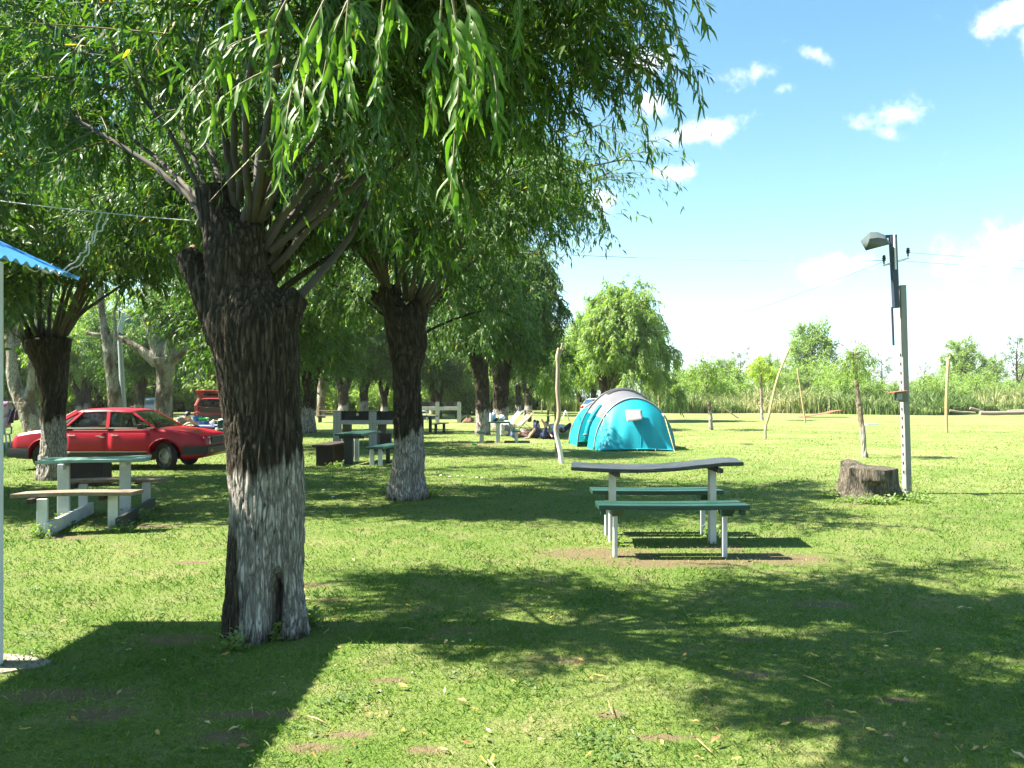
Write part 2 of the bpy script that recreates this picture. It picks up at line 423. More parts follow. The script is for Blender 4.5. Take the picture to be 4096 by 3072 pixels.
# ------------------------------------------------------------------ short mown grass: blades that thin out and widen with distance
def make_grass(n):
    "density falls as 1/Y^2 so that every part of the picture gets the same cover"
    y = np.exp(rs.uniform(math.log(2.75), math.log(42), n)); x = rs.uniform(-.72, .72, n) * (y + .8)
    keep = rs.random(n) > dirt_at(x, y) * .95 - .1 + .35 * np.clip(lawn_tone(x, y) - .62, 0, 1)
    x, y = x[keep], y[keep]; n = len(x)
    s = np.clip((y / 5) ** .85, .65, 4.0)
    h = rs.uniform(.008, .024, n) * (.55 + .9 * np.clip(1.1 - lawn_tone(x, y), 0, 1)) * (.75 + .25 * np.minimum(s, 2.2)) * (.7 + .6 * rs.random(n))
    tall = rs.random(n) < .010; h[tall] *= 1.7
    wd = .0027 * s * rs.uniform(.7, 1.5, n)
    a = rs.uniform(0, 6.283, n); lean = rs.uniform(.15, 1.5, n) * h
    b = a + rs.normal(0, .9, n)
    dx, dy = np.cos(a) * wd, np.sin(a) * wd; lx, ly = -np.sin(b) * lean, np.cos(b) * lean
    z0 = np.zeros(n)
    co = np.stack([np.stack([x - dx, y - dy, z0], 1), np.stack([x + dx, y + dy, z0], 1),
                   np.stack([x + lx * .45 + dx * .7, y + ly * .45 + dy * .7, h * .7], 1), np.stack([x + lx, y + ly, h * .95], 1)], 1).reshape(-1, 3)
    i = np.arange(n) * 4
    tone = np.clip(.35 * np.clip((y + 1.2 * x - 12) / 20, 0, 1) + lawn_tone(x, y) * .40 + rs.normal(.15, .13, n) + dirt_at(x, y) * .35, 0, 1)  # first term: blades paler to the right and far, painted glare as on the turf
    return np_mesh('grass', co, [(np.stack([i, i + 1, i + 2], 1)), (np.stack([i, i + 2, i + 3], 1))], {'rnd': np.repeat(tone, 4)})
def grass_material():
    t = NT('grass_blade'); r = t.attr('rnd')
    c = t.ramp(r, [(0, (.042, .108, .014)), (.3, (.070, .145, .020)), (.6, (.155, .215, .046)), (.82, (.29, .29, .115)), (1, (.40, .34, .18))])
    b = t.principled(c, .65, 0, None, Specular_IOR_Level=.15); tr = t.n('ShaderNodeBsdfTranslucent'); t.plug(tr.inputs[0], t.mix(1.0, c, (1.6, 1.7, .9), 'MULTIPLY'))
    m = t.n('ShaderNodeMixShader'); m.inputs[0].default_value = .35; t.t.links.new(b, m.inputs[1]); t.t.links.new(tr.outputs[0], m.inputs[2])
    return t.out(m.outputs[0])
M_GRASS = grass_material()
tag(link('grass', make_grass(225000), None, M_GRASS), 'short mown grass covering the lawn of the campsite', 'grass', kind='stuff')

# ------------------------------------------------------------------ leaves and trees
M_LEAF = leaf_material('willow_leaf', (.020, .060, .008), (.075, .140, .018), (.10, .155, .065), trans=.36)
M_LEAF_NEAR = leaf_material('fresh_willow_leaf', (.042, .110, .012), (.100, .190, .022), (.13, .19, .085), trans=.42, rough=.5, spec=.3)
M_LEAF_LIGHT = leaf_material('pale_willow_leaf', (.095, .175, .022), (.235, .320, .075), (.25, .30, .15), yl=.99, trans=.46)  # paler copy of the willow leaf: sunlight on far crowns put into the colour
M_LEAF_GREY = leaf_material('grey_green_leaf', (.050, .085, .035), (.110, .150, .065), (.13, .16, .09), yl=.995)
M_TWIG = plain('green_twig', (.13, .12, .045), .7, bump=0)
M_LIMB = plain('willow_limb_bark', (.055, .046, .034), .85, .4, 7, .4, stretch=(1, 1, .3))
M_BARK = bark_material('willow_bark', (.022, .018, .013), (.105, .084, .060))
M_BARK_FAR = bark_material('old_willow_bark', (.030, .025, .018), (.100, .080, .056), k=.6)
M_GUM = bark_material('peeling_pale_bark', (.13, .10, .07), (.26, .20, .14), pale=(.46, .42, .35), k=.8)
M_CUT = plain('sawn_wood', (.40, .24, .11), .8, .3, 14, .3)

def leaf_arrays(base, d, L, Wd, up, rv, curl=.12):
    "4-triangle leaves with a fold and a bent tip; every argument is an array over the leaves"
    d = unit(d); s = unit(np.cross(d, up)); n = np.cross(s, d)
    L = L[:, None]; Wd = Wd[:, None]
    p = [base, base + d * L * .28 + s * Wd * .46 + n * Wd * .14, base + d * L * .28 - s * Wd * .46 + n * Wd * .14,
         base + d * L * .66 + s * Wd * .36 - n * L * curl * .35, base + d * L * .66 - s * Wd * .36 - n * L * curl * .35, base + d * L - n * L * curl]
    co = np.stack(p, 1).reshape(-1, 3); i = np.arange(len(base)) * 6
    return co, [np.stack([i, i + 2, i + 1], 1), np.stack([i + 1, i + 2, i + 4, i + 3], 1), np.stack([i + 3, i + 4, i + 5], 1)], np.repeat(rv, 6)
def leaf_arrays2(base, d, L, Wd, up, rv):
    "2-triangle leaves for trees farther off"
    d = unit(d); s = unit(np.cross(d, up)); n = np.cross(s, d); L = L[:, None]; Wd = Wd[:, None]
    p = [base, base + d * L * .42 + s * Wd * .5 + n * Wd * .18, base + d * L * .42 - s * Wd * .5 + n * Wd * .18, base + d * L - n * L * .1]
    co = np.stack(p, 1).reshape(-1, 3); i = np.arange(len(base)) * 4
    return co, [np.stack([i, i + 2, i + 1], 1), np.stack([i + 1, i + 2, i + 3], 1)], np.repeat(rv, 4)

def grow(start, d, L, seg, droop, wob):
    "twigs that start along d and bend to the ground; returns (n, seg+1, 3)"
    pts = [start]; d = unit(d)
    for k in range(seg):
        d = unit(d + np.array([0, 0, -1.0]) * droop + rs.normal(0, wob, d.shape))
        pts.append(pts[-1] + d * (L / seg)[:, None])
    return np.stack(pts, 1)
def along(pts, per, lo=.05):
    "per places on every twig: positions and tangents"
    n, m, _ = pts.shape; t = (lo + (1 - lo) * (np.arange(per)[None] + rs.random((n, per))) / per) * (m - 1)
    k = np.minimum(t.astype(int), m - 2); u = (t - k)[..., None]; r = np.arange(n)[:, None]
    a, b = pts[r, k], pts[r, k + 1]
    return (a + (b - a) * u).reshape(-1, 3), unit(b - a).reshape(-1, 3)

def sun_patch(polys):
    out = []
    for p in polys: out.append([tuple(G(*q)[:2]) for q in p])
    return out
# clearings of the canopy: the patches of lawn that the sun reaches (outlines on the ground, read off the photograph)
LIT = sun_patch([[(1400, 2560), (1000, 3071), (1000, 3400), (2000, 3400), (1950, 3060), (2380, 3000), (2330, 2800), (1700, 2570)],
                 [(-300, 2150), (-300, 2500), (900, 2470), (930, 2150)],
                 [(1230, 2090), (1230, 2330), (1650, 2290), (2050, 2160), (2450, 2130), (2330, 2075)],
                 [(2380, 2600), (2650, 2640), (3000, 2760), (2560, 2880), (2350, 2850)],
                 [(2250, 2960), (3300, 2930), (3400, 3300), (2200, 3300)],
                 [(3130, 1740), (4600, 1740), (4600, 2130), (3450, 2090), (3300, 1960)],
                 [(3250, 2240), (3500, 2240), (3480, 2290), (3250, 2290)], [(3700, 2330), (4200, 2300), (4200, 2390), (3700, 2390)],
                 [(3000, 2480), (3400, 2500), (3350, 2560), (3050, 2540)],
                 [(660, 1960), (1500, 1945), (1480, 1975), (660, 1990)], [(1740, 1820), (2300, 1800), (2300, 1850), (1740, 1845)],
                 [(1250, 2000), (1560, 1990), (1560, 2030), (1250, 2040)],
                 [(2300, 1850), (2900, 1830), (3150, 1900), (2900, 1925), (2300, 1890)], [(2250, 1660), (3100, 1640), (3100, 1830), (2750, 1830), (2250, 1760)]])
def inside(x, y, poly):
    r = np.zeros(len(x), bool); m = len(poly); j = m - 1
    for i in range(m):
        (xi, yi), (xj, yj) = poly[i], poly[j]
        c = (yi > y) != (yj > y)
        r ^= c & (x < (xj - xi) * (y - yi) / ((yj - yi) if yj != yi else 1e-9) + xi); j = i
    return r
def pruned(base, keepfrac, off=(0, 0, 0)):
    "leaves to keep: most of those that would shade a sunlit patch are gone"
    p = base + np.array(off); gx = p[:, 0] - SUN.x / SUN.z * p[:, 2]; gy = p[:, 1] - SUN.y / SUN.z * p[:, 2]
    lit = np.zeros(len(p), bool); wx = .10 * np.sin(9 * gy + 4 * gx); wy = .10 * np.sin(11 * gx)
    for poly in LIT: lit |= inside(gx + wx, gy + wy, poly)
    return ~lit | (rs.random(len(p)) < keepfrac)

def foliage(shoots, spacing=.12, t0=.3, sec=(.5, 1.1), sub=5, sublen=(.22, .5), leafgap=.022, leaf=(.075, .013), droop=.16, big=False, keep=None,
            off=(0, 0, 0), hang=.5, zmin=None):
    """crown of a willow on its shoots (each an array of points): side twigs, hanging twiglets and their leaves.
    returns (coords, faces, rnd) and the side twigs"""
    st, dr, ln = [], [], []
    for s in shoots:
        s = np.asarray(s, float); seg = np.linalg.norm(np.diff(s, axis=0), axis=1); tot = seg.sum(); cum = np.concatenate([[0], np.cumsum(seg)])
        for q in np.arange(t0 * tot, tot, spacing):
            k = min(np.searchsorted(cum, q) - 1, len(seg) - 1); k = max(k, 0); u = (q - cum[k]) / seg[k]
            st.append(s[k] + (s[k + 1] - s[k]) * u); t = (s[k + 1] - s[k]) / seg[k]
            dr.append(t * rs.uniform(.2, .9) + unit(rs.normal(0, 1, 3)) * .8 + np.array([0, 0, .15])); ln.append(rs.uniform(*sec) * (1.15 - .5 * q / tot))
        for k in range(3):
            st.append(s[-1]); dr.append(s[-1] - s[-2] + rs.normal(0, .25, 3) * seg[-1]); ln.append(rs.uniform(*sec) * .8)
    tw = grow(np.array(st), np.array(dr), np.array(ln), 5, droop * .5, .10)
    ps, ts = along(tw, sub, .15)
    d2 = unit(ts * .7 + rs.normal(0, .55, ts.shape) + np.array([0, 0, -.1]))
    tl = grow(ps, d2, rs.uniform(*sublen, len(ps)), 4, droop * 1.3, .08)
    B, D = [], []
    for tr, mean in ((tl, sum(sublen) / 2), (tw, sum(sec) / 2)):
        per = max(int(mean / leafgap), 2); b, d = along(tr, per)
        B.append(b); D.append(unit(d * .75 + rs.normal(0, .55, d.shape) + np.array([0, 0, -hang])))
    B = np.concatenate(B); D = np.concatenate(D)
    if keep is not None:
        k = pruned(B, keep, off); B, D = B[k], D[k]
    if zmin is not None:                              # cattle and mowers keep the low twigs off
        k = B[:, 2] > zmin + .25 * np.sin(2.3 * B[:, 0]) + rs.normal(0, .12, len(B)); B, D = B[k], D[k]
    n = len(B); up = unit(rs.normal(0, .6, (n, 3)) + np.array([0, 0, 1.0]))
    L = leaf[0] * rs.uniform(.65, 1.35, n); Wd = leaf[1] * rs.uniform(.7, 1.3, n)
    rv = np.clip(rs.random(n) * .95 + .0, 0, 1); rv[rs.random(n) < .012] = 1.0
    f = leaf_arrays if big else leaf_arrays2
    return f(B, D, L, Wd, up, rv), tw

def twig_tubes(mb, tw, r0, n=3, step=1):
    for t in tw[::step]: mb.tube([Vector(p) for p in t], [r0 * (1 - .75 * i / (len(t) - 1)) for i in range(len(t))], n, cap=False)

def trunk_mesh(name, tubes, base, voxel, amp, kz=3.0, kx=26.0, wash=None, wash_fade=.10, smooth_it=3, scars=None):
    """tubes melted together, then furrowed like old bark. base = world foot of the tree.
    wash = height of the limewash; scars(co) -> 0..1 where the painted bark is missing"""
    mb = MB()
    for t in tubes:
        c = spline([(*p, r) for p, r in t], max(len(t) * 4, 6)); mb.tube([Vector(q[:3]) for q in c], [q[3] for q in c], 18)
    co, no, me = remeshed(mb, voxel, smooth_it, base)
    n = len(co); rid = np.empty(n, np.float32); wn = np.empty(n, np.float32)
    for i in range(n):
        x, y, z = co[i]
        w = noise.noise((x * 3, y * 3, z * 2)) * .5
        a = noise.noise((x * kx + w * 4, y * kx + w * 3, z * kz)); b = noise.noise((x * kx * 2.3, y * kx * 2.3 + w * 5, z * kz * 2.4 + 9))
        rid[i] = 1 - min(abs(a) * 1.9, 1) * .75 - min(abs(b) * 1.6, 1) * .35 + w * .2
        wn[i] = b * .5 + noise.noise((x * 14, y * 14, z * 5 + 4))
    ridge = 1 - np.clip(rid, 0, 1.1)                      # 0 in the furrows, up to 1 on the plates
    big = np.array([noise.noise((c[0] * 4.5, c[1] * 4.5, c[2] * 2.2)) for c in co]) * amp * 1.6
    top = np.clip(np.abs(no[:, 2]) * 1.4 - .5, 0, 1)
    co2 = co + no * ((ridge - .45) * amp * 2 * (1 - top) + big)[:, None]
    paint = np.zeros(n)
    if wash:
        edge = wash + .05 * np.sin(7 * co[:, 0] + 5 * co[:, 1]) + wn * wash_fade * .6 - (1 - ridge) * wash_fade * .6
        paint = np.clip((edge - co[:, 2]) / (wash_fade * .5) + .5, 0, 1) * np.clip((ridge - .06) * 6 + wn * .5 + .35, 0, 1)
        low = np.clip(1 - co[:, 2] / (.09 * wash + .03), 0, 1); paint = paint * np.clip(1 - low * (.75 + wn), 0, 1)
        if scars is not None:
            sc = scars(co); paint = paint * (1 - sc)
    me.vertices.foreach_set('co', co2.astype(np.float32).ravel())
    for k, a in (('paint', paint), ('ridge', ridge)):
        at = me.attributes.new(k, 'FLOAT', 'POINT'); at.data.foreach_set('value', a.astype(np.float32))
    me.name = name; me.update(); return me
def px_tubes(lists, Y0, dY=None):
    "tube outlines read off the photograph (x, y, half width in pixels[, depth]) placed at the tree's own distance"
    out = []
    for l in lists:
        q = []
        for e in l:
            Y = Y0 + (e[3] if len(e) > 3 else 0); q.append((tuple(P(e[0], e[1], Y)), e[2] * Y / F))
        out.append(q)
    return out
def px_line(l, Y0): return [tuple(P(e[0], e[1], Y0 + e[2])) for e in l]
def limb(mb, pts, r0, r1, n=10, m=14, wob=.012):
    c = spline(pts, m); rr = [r0 + (r1 - r0) * (i / (m - 1)) ** .8 for i in range(m)]
    pp = [Vector(p) + Vector((rnd(-wob, wob), rnd(-wob, wob), 0)) * (1 if 0 < i < m - 1 else 0) for i, p in enumerate(c)]
    mb.tube(pp, rr, n); return np.array([tuple(p) for p in pp])
def crown_obj(name, fol, parent, mat, M):
    (co, fa, rv), tw = fol; Mi = WM[parent].inverted(); m = np.array(Mi)
    co = co @ m[:3, :3].T + m[:3, 3]
    o = link(name, np_mesh(name, co, fa, {'rnd': rv}, smooth=False), parent, mat); o['kind'] = 'stuff'; return o

# ---- the big pollard willow in front
B1 = G(1072, 2560); B1 = Vector((B1.x, 4.95, 0)); B1.x = (1072 - CX) / F * 4.95
T1 = thing('willow_tree', 'thick old pollard willow with whitewashed foot, the nearest tree', 'tree', B1, group='pollard willows with whitewashed trunks')
t1 = px_tubes([[(1068, 2640, 176), (1066, 2540, 160), (1062, 2450, 148), (1063, 2300, 146), (1065, 2000, 143), (1063, 1800, 145), (1045, 1640, 150), (1030, 1423, 165),
                (1000, 1290, 172), (960, 1140, 126), (940, 1025, 118), (905, 917, 92), (872, 850, 74), (848, 745, 66)],
               [(975, 1120, 95), (990, 1000, 78), (1000, 915, 60), (1004, 890, 48)],
               [(1050, 1370, 120), (1120, 1270, 84), (1175, 1205, 52), (1200, 1180, 40)],
               [(930, 1330, 110), (835, 1170, 66), (772, 1050, 50), (745, 1008, 40)],
               [(1030, 2180, 40, .0), (1004, 2330, 80, -.01), (976, 2500, 84, -.06), (960, 2640, 82, -.10)], [(1100, 2180, 40, .0), (1128, 2330, 80, -.01), (1156, 2500, 80, -.04), (1176, 2640, 80, -.08)],
               [(1040, 2300, 60, .02), (1040, 2640, 120, .12)]], 4.95)
def scars1(co):
    X = CX + F * (co[:, 0] + B1.x) / 4.72; Yp = HY - F * (co[:, 2] - EYE) / 4.72
    cleft = np.exp(-((X - (1100 - (Yp - 2330) * .04)) / (16 + np.clip(Yp - 2300, 0, 400) * .05)) ** 2) * np.clip((Yp - 2270) / 60, 0, 1) * (co[:, 1] < 0)
    strip = np.clip((948 + np.clip((Yp - 2200) * .03, 0, 30) - X) / 14, 0, 1) * np.clip((Yp - 2080) / 90, 0, 1)
    patch = np.exp(-((X - 965) / 24) ** 2 - ((Yp - 2430) / 70) ** 2)
    return np.clip(cleft + strip + patch * .8, 0, 1)
me = trunk_mesh('trunk', t1, B1, .0094, .009, kz=4.2, kx=46, wash=1.12, wash_fade=.13, scars=scars1)
# the hollow at the foot
n = len(me.vertices); co = np.empty(n * 3, np.float32); me.vertices.foreach_get('co', co); co = co.reshape(-1, 3)
X = CX + F * (co[:, 0] + B1.x) / 4.72; Yp = HY - F * (co[:, 2] - EYE) / 4.72
deep = np.exp(-((X - (1098 - (Yp - 2330) * .04)) / 20) ** 2) * np.clip((Yp - 2270) / 110, 0, 1) * (co[:, 1] < -.05)
co[:, 1] += deep * .10; me.vertices.foreach_set('co', co.ravel()); me.update()
link('trunk', me, T1, M_BARK)
# sawn faces and tufts on the stubs
mb = MB(); c = P(752, 1003, 4.95); mb.lathe(c, (-.55, -.5, .68), [(-.02, .055), (0, .058), (.012, .05), (.016, 0)], 14)
mb.build('sawn_stub', M_CUT, T1, 40)
SH1 = [([(930, 900, .0), (925, 700, -.05), (905, 560, -.1), (885, 430, -.15), (810, 180, -.25), (740, -100, -.3)], .042),
       ([(935, 760, -.05), (880, 470, -.3), (840, 300, -.5), (690, 80, -.7), (560, -150, -.9)], .026),
       ([(975, 930, -.05), (985, 850, -.1), (1075, 613, -.25), (1128, 472, -.4), (1220, 200, -.6), (1300, -100, -.8)], .036),
       ([(1000, 920, .0), (1100, 770, .05), (1190, 650, .1), (1380, 418, .2), (1640, 120, .3), (1850, -120, .4)], .034),
       ([(1060, 1000, .0), (1190, 780, -.05), (1245, 690, -.1), (1336, 428, -.15), (1430, 150, -.2), (1480, -150, -.2)], .030),
       ([(1080, 1010, .0), (1310, 790, .1), (1434, 559, .15), (1624, 325, .15), (1814, 163, .2), (2150, -60, .2)], .034),
       ([(1085, 1080, .05), (1325, 830, .15), (1504, 667, .2), (1705, 477, .3), (1980, 240, .3), (2260, 90, .2)], .034),
       ([(1195, 1190, .0), (1300, 1070, .2), (1400, 940, .4), (1488, 770, .6), (1624, 624, .8), (1950, 430, 1.0), (2280, 330, .9)], .036),
       ([(800, 900, .0), (776, 814, .05), (613, 667, .2), (466, 570, .3), (271, 461, .4), (60, 330, .5), (-200, 200, .6)], .032),
       ([(860, 860, .0), (720, 500, .3), (540, 200, .5), (400, -100, .8)], .024),
       ([(1010, 900, .05), (1035, 600, .3), (1040, 300, .5), (1000, 0, .7), (980, -300, .8)], .034),
       ([(1000, 890, -.05), (1160, 500, -.6), (1500, 60, -1.1), (1900, -250, -1.4)], .030),
       ([(1020, 880, -.1), (1100, 300, -.9), (1250, -400, -1.7), (1700, -1300, -2.1)], .034), ([(1000, 880, -.1), (1000, 250, -.9), (1300, -500, -1.5), (2300, -1300, -1.9)], .030), ([(1020, 880, -.1), (1250, 250, -.7), (1800, -450, -1.3), (2800, -1000, -1.6)], .030), ([(1030, 880, .0), (1300, 150, .3), (1800, -400, .6), (2500, -700, .8)], .030), ([(1030, 880, .0), (1400, 200, -.2), (2100, -400, -.5), (3000, -600, -.6)], .030),
       ([(1040, 880, -.1), (1300, 350, -.7), (1850, -220, -1.2), (2400, -520, -1.4)], .034),
       ([(1060, 960, .0), (1500, 420, -.2), (2000, -30, -.3), (2350, -160, -.35)], .032),
       ([(960, 800, -.1), (900, 200, -.8), (800, -500, -1.5), (900, -1200, -2.1)], .030),
       ([(1020, 900, .1), (1250, 420, .9), (1600, 150, 1.5), (2000, 50, 1.9)], .030),
       ([(900, 780, .1), (700, 350, .8), (300, 150, 1.3), (-100, 60, 1.6)], .026),
       ([(1070, 1060, .05), (1400, 640, .4), (1850, 330, .7), (2150, 220, .7), (2380, 200, .5)], .030), ([(1050, 1000, .0), (1500, 480, .6), (1900, 190, .9), (2200, 60, .8), (2420, -40, .6)], .030),
       ([(860, 860, .05), (640, 640, .6), (350, 420, 1.0), (50, 180, 1.3), (-200, 60, 1.5)], .026), ([(850, 860, .0), (600, 420, -.1), (300, 160, -.2), (-50, 0, -.3)], .024)]
S1 = []
for pts, r in SH1:
    mb = MB(); S1.append(limb(mb, px_line(pts, 4.95), r * .80, r * .22, 10, 16)); mb.build('branch', M_LIMB, T1, 180)
fol = foliage(S1, .058, .40, (.45, 1.05), 7, (.2, .45), .019, (.090, .0155), .17, True, .15, zmin=2.75)
crown_obj('crown', fol, T1, M_LEAF, None)
mb = MB(); twig_tubes(mb, fol[1], .0085, 3); o = mb.build('twigs', M_TWIG, T1, 180, fix=False); o['kind'] = 'stuff'

# hanging sprays of long leaves: stem outline in the photograph and depth; every long leaf its own
SPRAYS = [([(1330, -60), (1240, 120), (1180, 300), (1140, 520), (1122, 700)], 2.3, 26), ([(1180, -60), (1090, 120), (1075, 300), (1090, 430)], 2.4, 16),
          ([(1420, -60), (1330, 150), (1290, 330), (1270, 470)], 2.45, 18), ([(1400, -40), (1385, 120), (1395, 260), (1400, 390)], 2.35, 14),
          ([(1540, -60), (1522, 100), (1515, 240), (1500, 350)], 2.5, 14), ([(1580, -60), (1590, 40), (1600, 90)], 2.5, 8),
          ([(1770, -60), (1760, 90), (1742, 260), (1720, 460)], 2.5, 18), ([(1800, -60), (1832, 150), (1836, 330), (1820, 540), (1800, 800)], 2.2, 32),
          ([(1850, -40), (1890, 120), (1905, 280), (1900, 420)], 2.35, 18), ([(1900, 60), (1960, 230), (1985, 360), (1990, 500)], 2.5, 16),
          ([(1100, 110), (1000, 150), (910, 190), (850, 270), (740, 400)], 2.5, 15), ([(1090, 120), (960, 170), (880, 230), (800, 400)], 2.5, 14),
          ([(1120, 260), (1010, 310), (930, 360), (860, 430), (828, 520)], 2.6, 16), ([(1010, -40), (960, 40), (925, 100)], 2.4, 8),
          ([(960, 90), (900, 120), (870, 180), (860, 230)], 2.5, 9), ([(1230, 300), (1200, 440), (1165, 560)], 2.3, 10),
          ([(1850, 720), (1880, 880), (1890, 990)], 4.4, 12), ([(2060, -60), (2080, 60), (2070, 160)], 3.2, 9),
          ([(2640, -40), (2700, 80), (2740, 200), (2790, 330), (2800, 430)], 4.3, 22), ([(2620, 60), (2665, 220), (2700, 380), (2718, 540)], 4.3, 20),
          ([(2520, 60), (2540, 200), (2600, 330), (2630, 480)], 4.5, 18), ([(2750, -60), (2800, 60), (2830, 110)], 4.2, 12), ([(2560, 260), (2560, 420), (2590, 560), (2600, 640)], 4.8, 16)]
leaf_meshes = []
for k in range(6):
    Lf = .118 + .008 * k; w = .0095 + .0005 * (k % 3); bend = (.03, -.02, .05, .0, -.04, .02)[k]; vs = []; fs = []
    prof = [(0, .05), (.12, .55), (.3, 1), (.5, .95), (.7, .68), (.88, .3), (1, .02)]
    for i, (u, q) in enumerate(prof):
        cz = -bend * u * u - .012 * math.sin(u * 5 + k); cx = .012 * math.sin(u * 3 + k)
        vs += [(cx - w * q, u * Lf, cz + .35 * w * q), (cx, u * Lf, cz), (cx + w * q, u * Lf, cz + .35 * w * q)]
    for i in range(6):
        a = i * 3; fs += [(a, a + 1, a + 4, a + 3), (a + 1, a + 2, a + 5, a + 4)]
    me = bpy.data.meshes.new('leaf'); me.from_pydata(vs, [], fs); me.shade_smooth()
    at = me.attributes.new('rnd', 'FLOAT', 'POINT'); at.data.foreach_set('value', [(.2, .5, .75, .9, .6, .35)[k]] * len(vs)); me.materials.append(M_LEAF_NEAR); leaf_meshes.append(me)
Mi1 = WM[T1].inverted()
nleaf = 0
random.seed(17)
for pts, Y, cnt in SPRAYS:
    c = [Vector(p) for p in spline(px_line([(a, b, rnd(-.03, .03)) for a, b in pts], Y), 18)]
    mb = MB(); mb.tube(c, [.0035 * (1 - .7 * i / 17) + .0008 for i in range(18)], 5); st = mb.build('hanging_twig', M_TWIG, T1, 180)
    for q in range(cnt):
        u = .12 + .88 * (q + rnd(0, .6)) / cnt; k = min(int(u * 17), 16); p = c[k].lerp(c[k + 1], u * 17 - k); t = (c[k + 1] - c[k]).normalized()
        az = q * 2.4 + rnd(-.5, .5); side = Vector((math.cos(az), math.sin(az), 0))
        d = (t * .55 + side * rnd(.25, .55) + Vector((0, 0, -.75))).normalized()
        if q >= cnt - 2: d = (t + side * .25).normalized()
        s = d.cross(Vector((rnd(-.5, .5), rnd(-1.2, -.4), rnd(.1, .9)))).normalized(); n_ = s.cross(d)
        sc = rnd(.75, 1.15) * (1 - .25 * u) * (1.0 if Y < 3 else .85)
        lo = bpy.data.objects.new('leaf', leaf_meshes[random.randrange(6)]); COL.objects.link(lo); lo.parent = st; nleaf += 1
        mat = Matrix((s, d, n_)).transposed().to_4x4() @ Matrix.Scale(sc, 4); lo.matrix_local = Mi1 @ Matrix.Translation(p) @ mat

# ---- second pollard willow, behind the big one
B2 = Vector((P(1632, 1995, 11.5).x, 11.5, 0))
T2 = thing('willow_tree', 'whitewashed pollard willow in mid lawn with a fan of slim branches on top', 'tree', B2, group='pollard willows with whitewashed trunks')
t2 = px_tubes([[(1632, 2020, 88), (1632, 1985, 76), (1633, 1900, 66), (1634, 1700, 57), (1627, 1500, 56), (1628, 1400, 74), (1630, 1360, 80), (1622, 1300, 78), (1614, 1240, 70)],
               [(1590, 1270, 56), (1560, 1190, 42), (1552, 1140, 36)], [(1650, 1280, 60), (1682, 1220, 42), (1686, 1205, 36)], [(1545, 1210, 30), (1510, 1205, 14), (1488, 1190, 5)],
               [(1545, 1200, 20), (1505, 1180, 10), (1484, 1160, 4)], [(1618, 1860, 30, 0), (1605, 1940, 50, -.02), (1590, 2020, 46, -.05)], [(1650, 1860, 30, 0), (1660, 1940, 50, -.02), (1674, 2020, 44, -.05)]], 11.5)
link('trunk', trunk_mesh('trunk', t2, B2, .016, .016, kz=2.6, kx=24, wash=1.02, wash_fade=.14), T2, M_BARK)
SH2 = [([(1540, 1150, 0), (1510, 1080, .0), (1470, 1010, .1), (1430, 880, .2), (1330, 700, .3)], .042), ([(1550, 1140, 0), (1530, 1000, -.1), (1515, 850, -.2), (1480, 600, -.3)], .040),
       ([(1552, 1140, .1), (1545, 1030, .4), (1560, 850, .8), (1600, 600, 1.2)], .036), ([(1585, 1150, 0), (1605, 1080, -.2), (1660, 960, -.5), (1750, 760, -.9), (1850, 620, -1.2)], .034),
       ([(1622, 1200, 0), (1620, 1100, .1), (1636, 1000, .2), (1650, 850, .3), (1690, 600, .4)], .052), ([(1650, 1210, 0), (1662, 1090, -.1), (1720, 1000, -.2), (1790, 820, -.4), (1900, 600, -.7)], .038),
       ([(1672, 1212, 0), (1740, 1080, .0), (1800, 980, .1), (1910, 820, .2), (2050, 700, .3)], .040), ([(1690, 1220, 0), (1760, 1120, .1), (1835, 980, .2), (1930, 840, .4), (2150, 680, .7)], .044),
       ([(1700, 1235, 0), (1800, 1130, .0), (1880, 1060, .0), (1970, 960, .0), (2090, 840, .0), (2440, 690, .0)], .036), ([(1690, 1225, .1), (1800, 1050, .8), (2000, 850, 1.5), (2400, 720, 2.0)], .038), ([(1690, 1225, -.1), (1850, 950, -.8), (2100, 740, -1.4), (2480, 640, -1.7)], .036), ([(1680, 1215, 0), (1830, 900, .3), (2050, 640, .5), (2400, 500, .7)], .036), ([(1560, 1150, .1), (1420, 900, .8), (1250, 640, 1.4)], .034), ([(1545, 1150, 0), (1380, 900, -.2), (1100, 620, -.5), (780, 460, -.7)], .036), ([(1545, 1150, 0), (1300, 860, .5), (950, 600, 1.0), (650, 500, 1.3)], .036), ([(1550, 1145, 0), (1350, 760, .1), (1050, 450, .2), (760, 260, .3)], .036), ([(1550, 1145, .1), (1400, 820, 1.2), (1150, 540, 2.2), (900, 360, 2.8)], .036), ([(1550, 1145, -.1), (1380, 800, -1.0), (1120, 560, -1.8), (860, 400, -2.3)], .036),
       ([(1640, 1200, -.1), (1700, 1000, -.8), (1900, 780, -1.7), (2150, 650, -2.2)], .036), ([(1560, 1150, .1), (1400, 950, .6), (1200, 800, 1.0), (1020, 740, 1.2)], .034),
       ([(1600, 1180, .1), (1560, 900, 1.4), (1500, 650, 2.4)], .036), ([(1660, 1200, .1), (1800, 860, 1.0), (2050, 560, 1.5)], .036), ([(1560, 1150, -.1), (1450, 850, -.9), (1350, 600, -1.6)], .034)]
S2 = []
for pts, r in SH2:
    mb = MB(); S2.append(limb(mb, px_line(pts, 11.5), r, r * .25, 8, 12)); mb.build('branch', M_LIMB, T2, 180)
fol = foliage(S2, .085, .42, (.6, 1.35), 7, (.3, .65), .030, (.125, .025), .17, False, .10, zmin=3.3)
crown_obj('crown', fol, T2, M_LEAF, None)
mb = MB(); twig_tubes(mb, fol[1], .008, 3, 2); o = mb.build('twigs', M_TWIG, T2, 180, fix=False); o['kind'] = 'stuff'

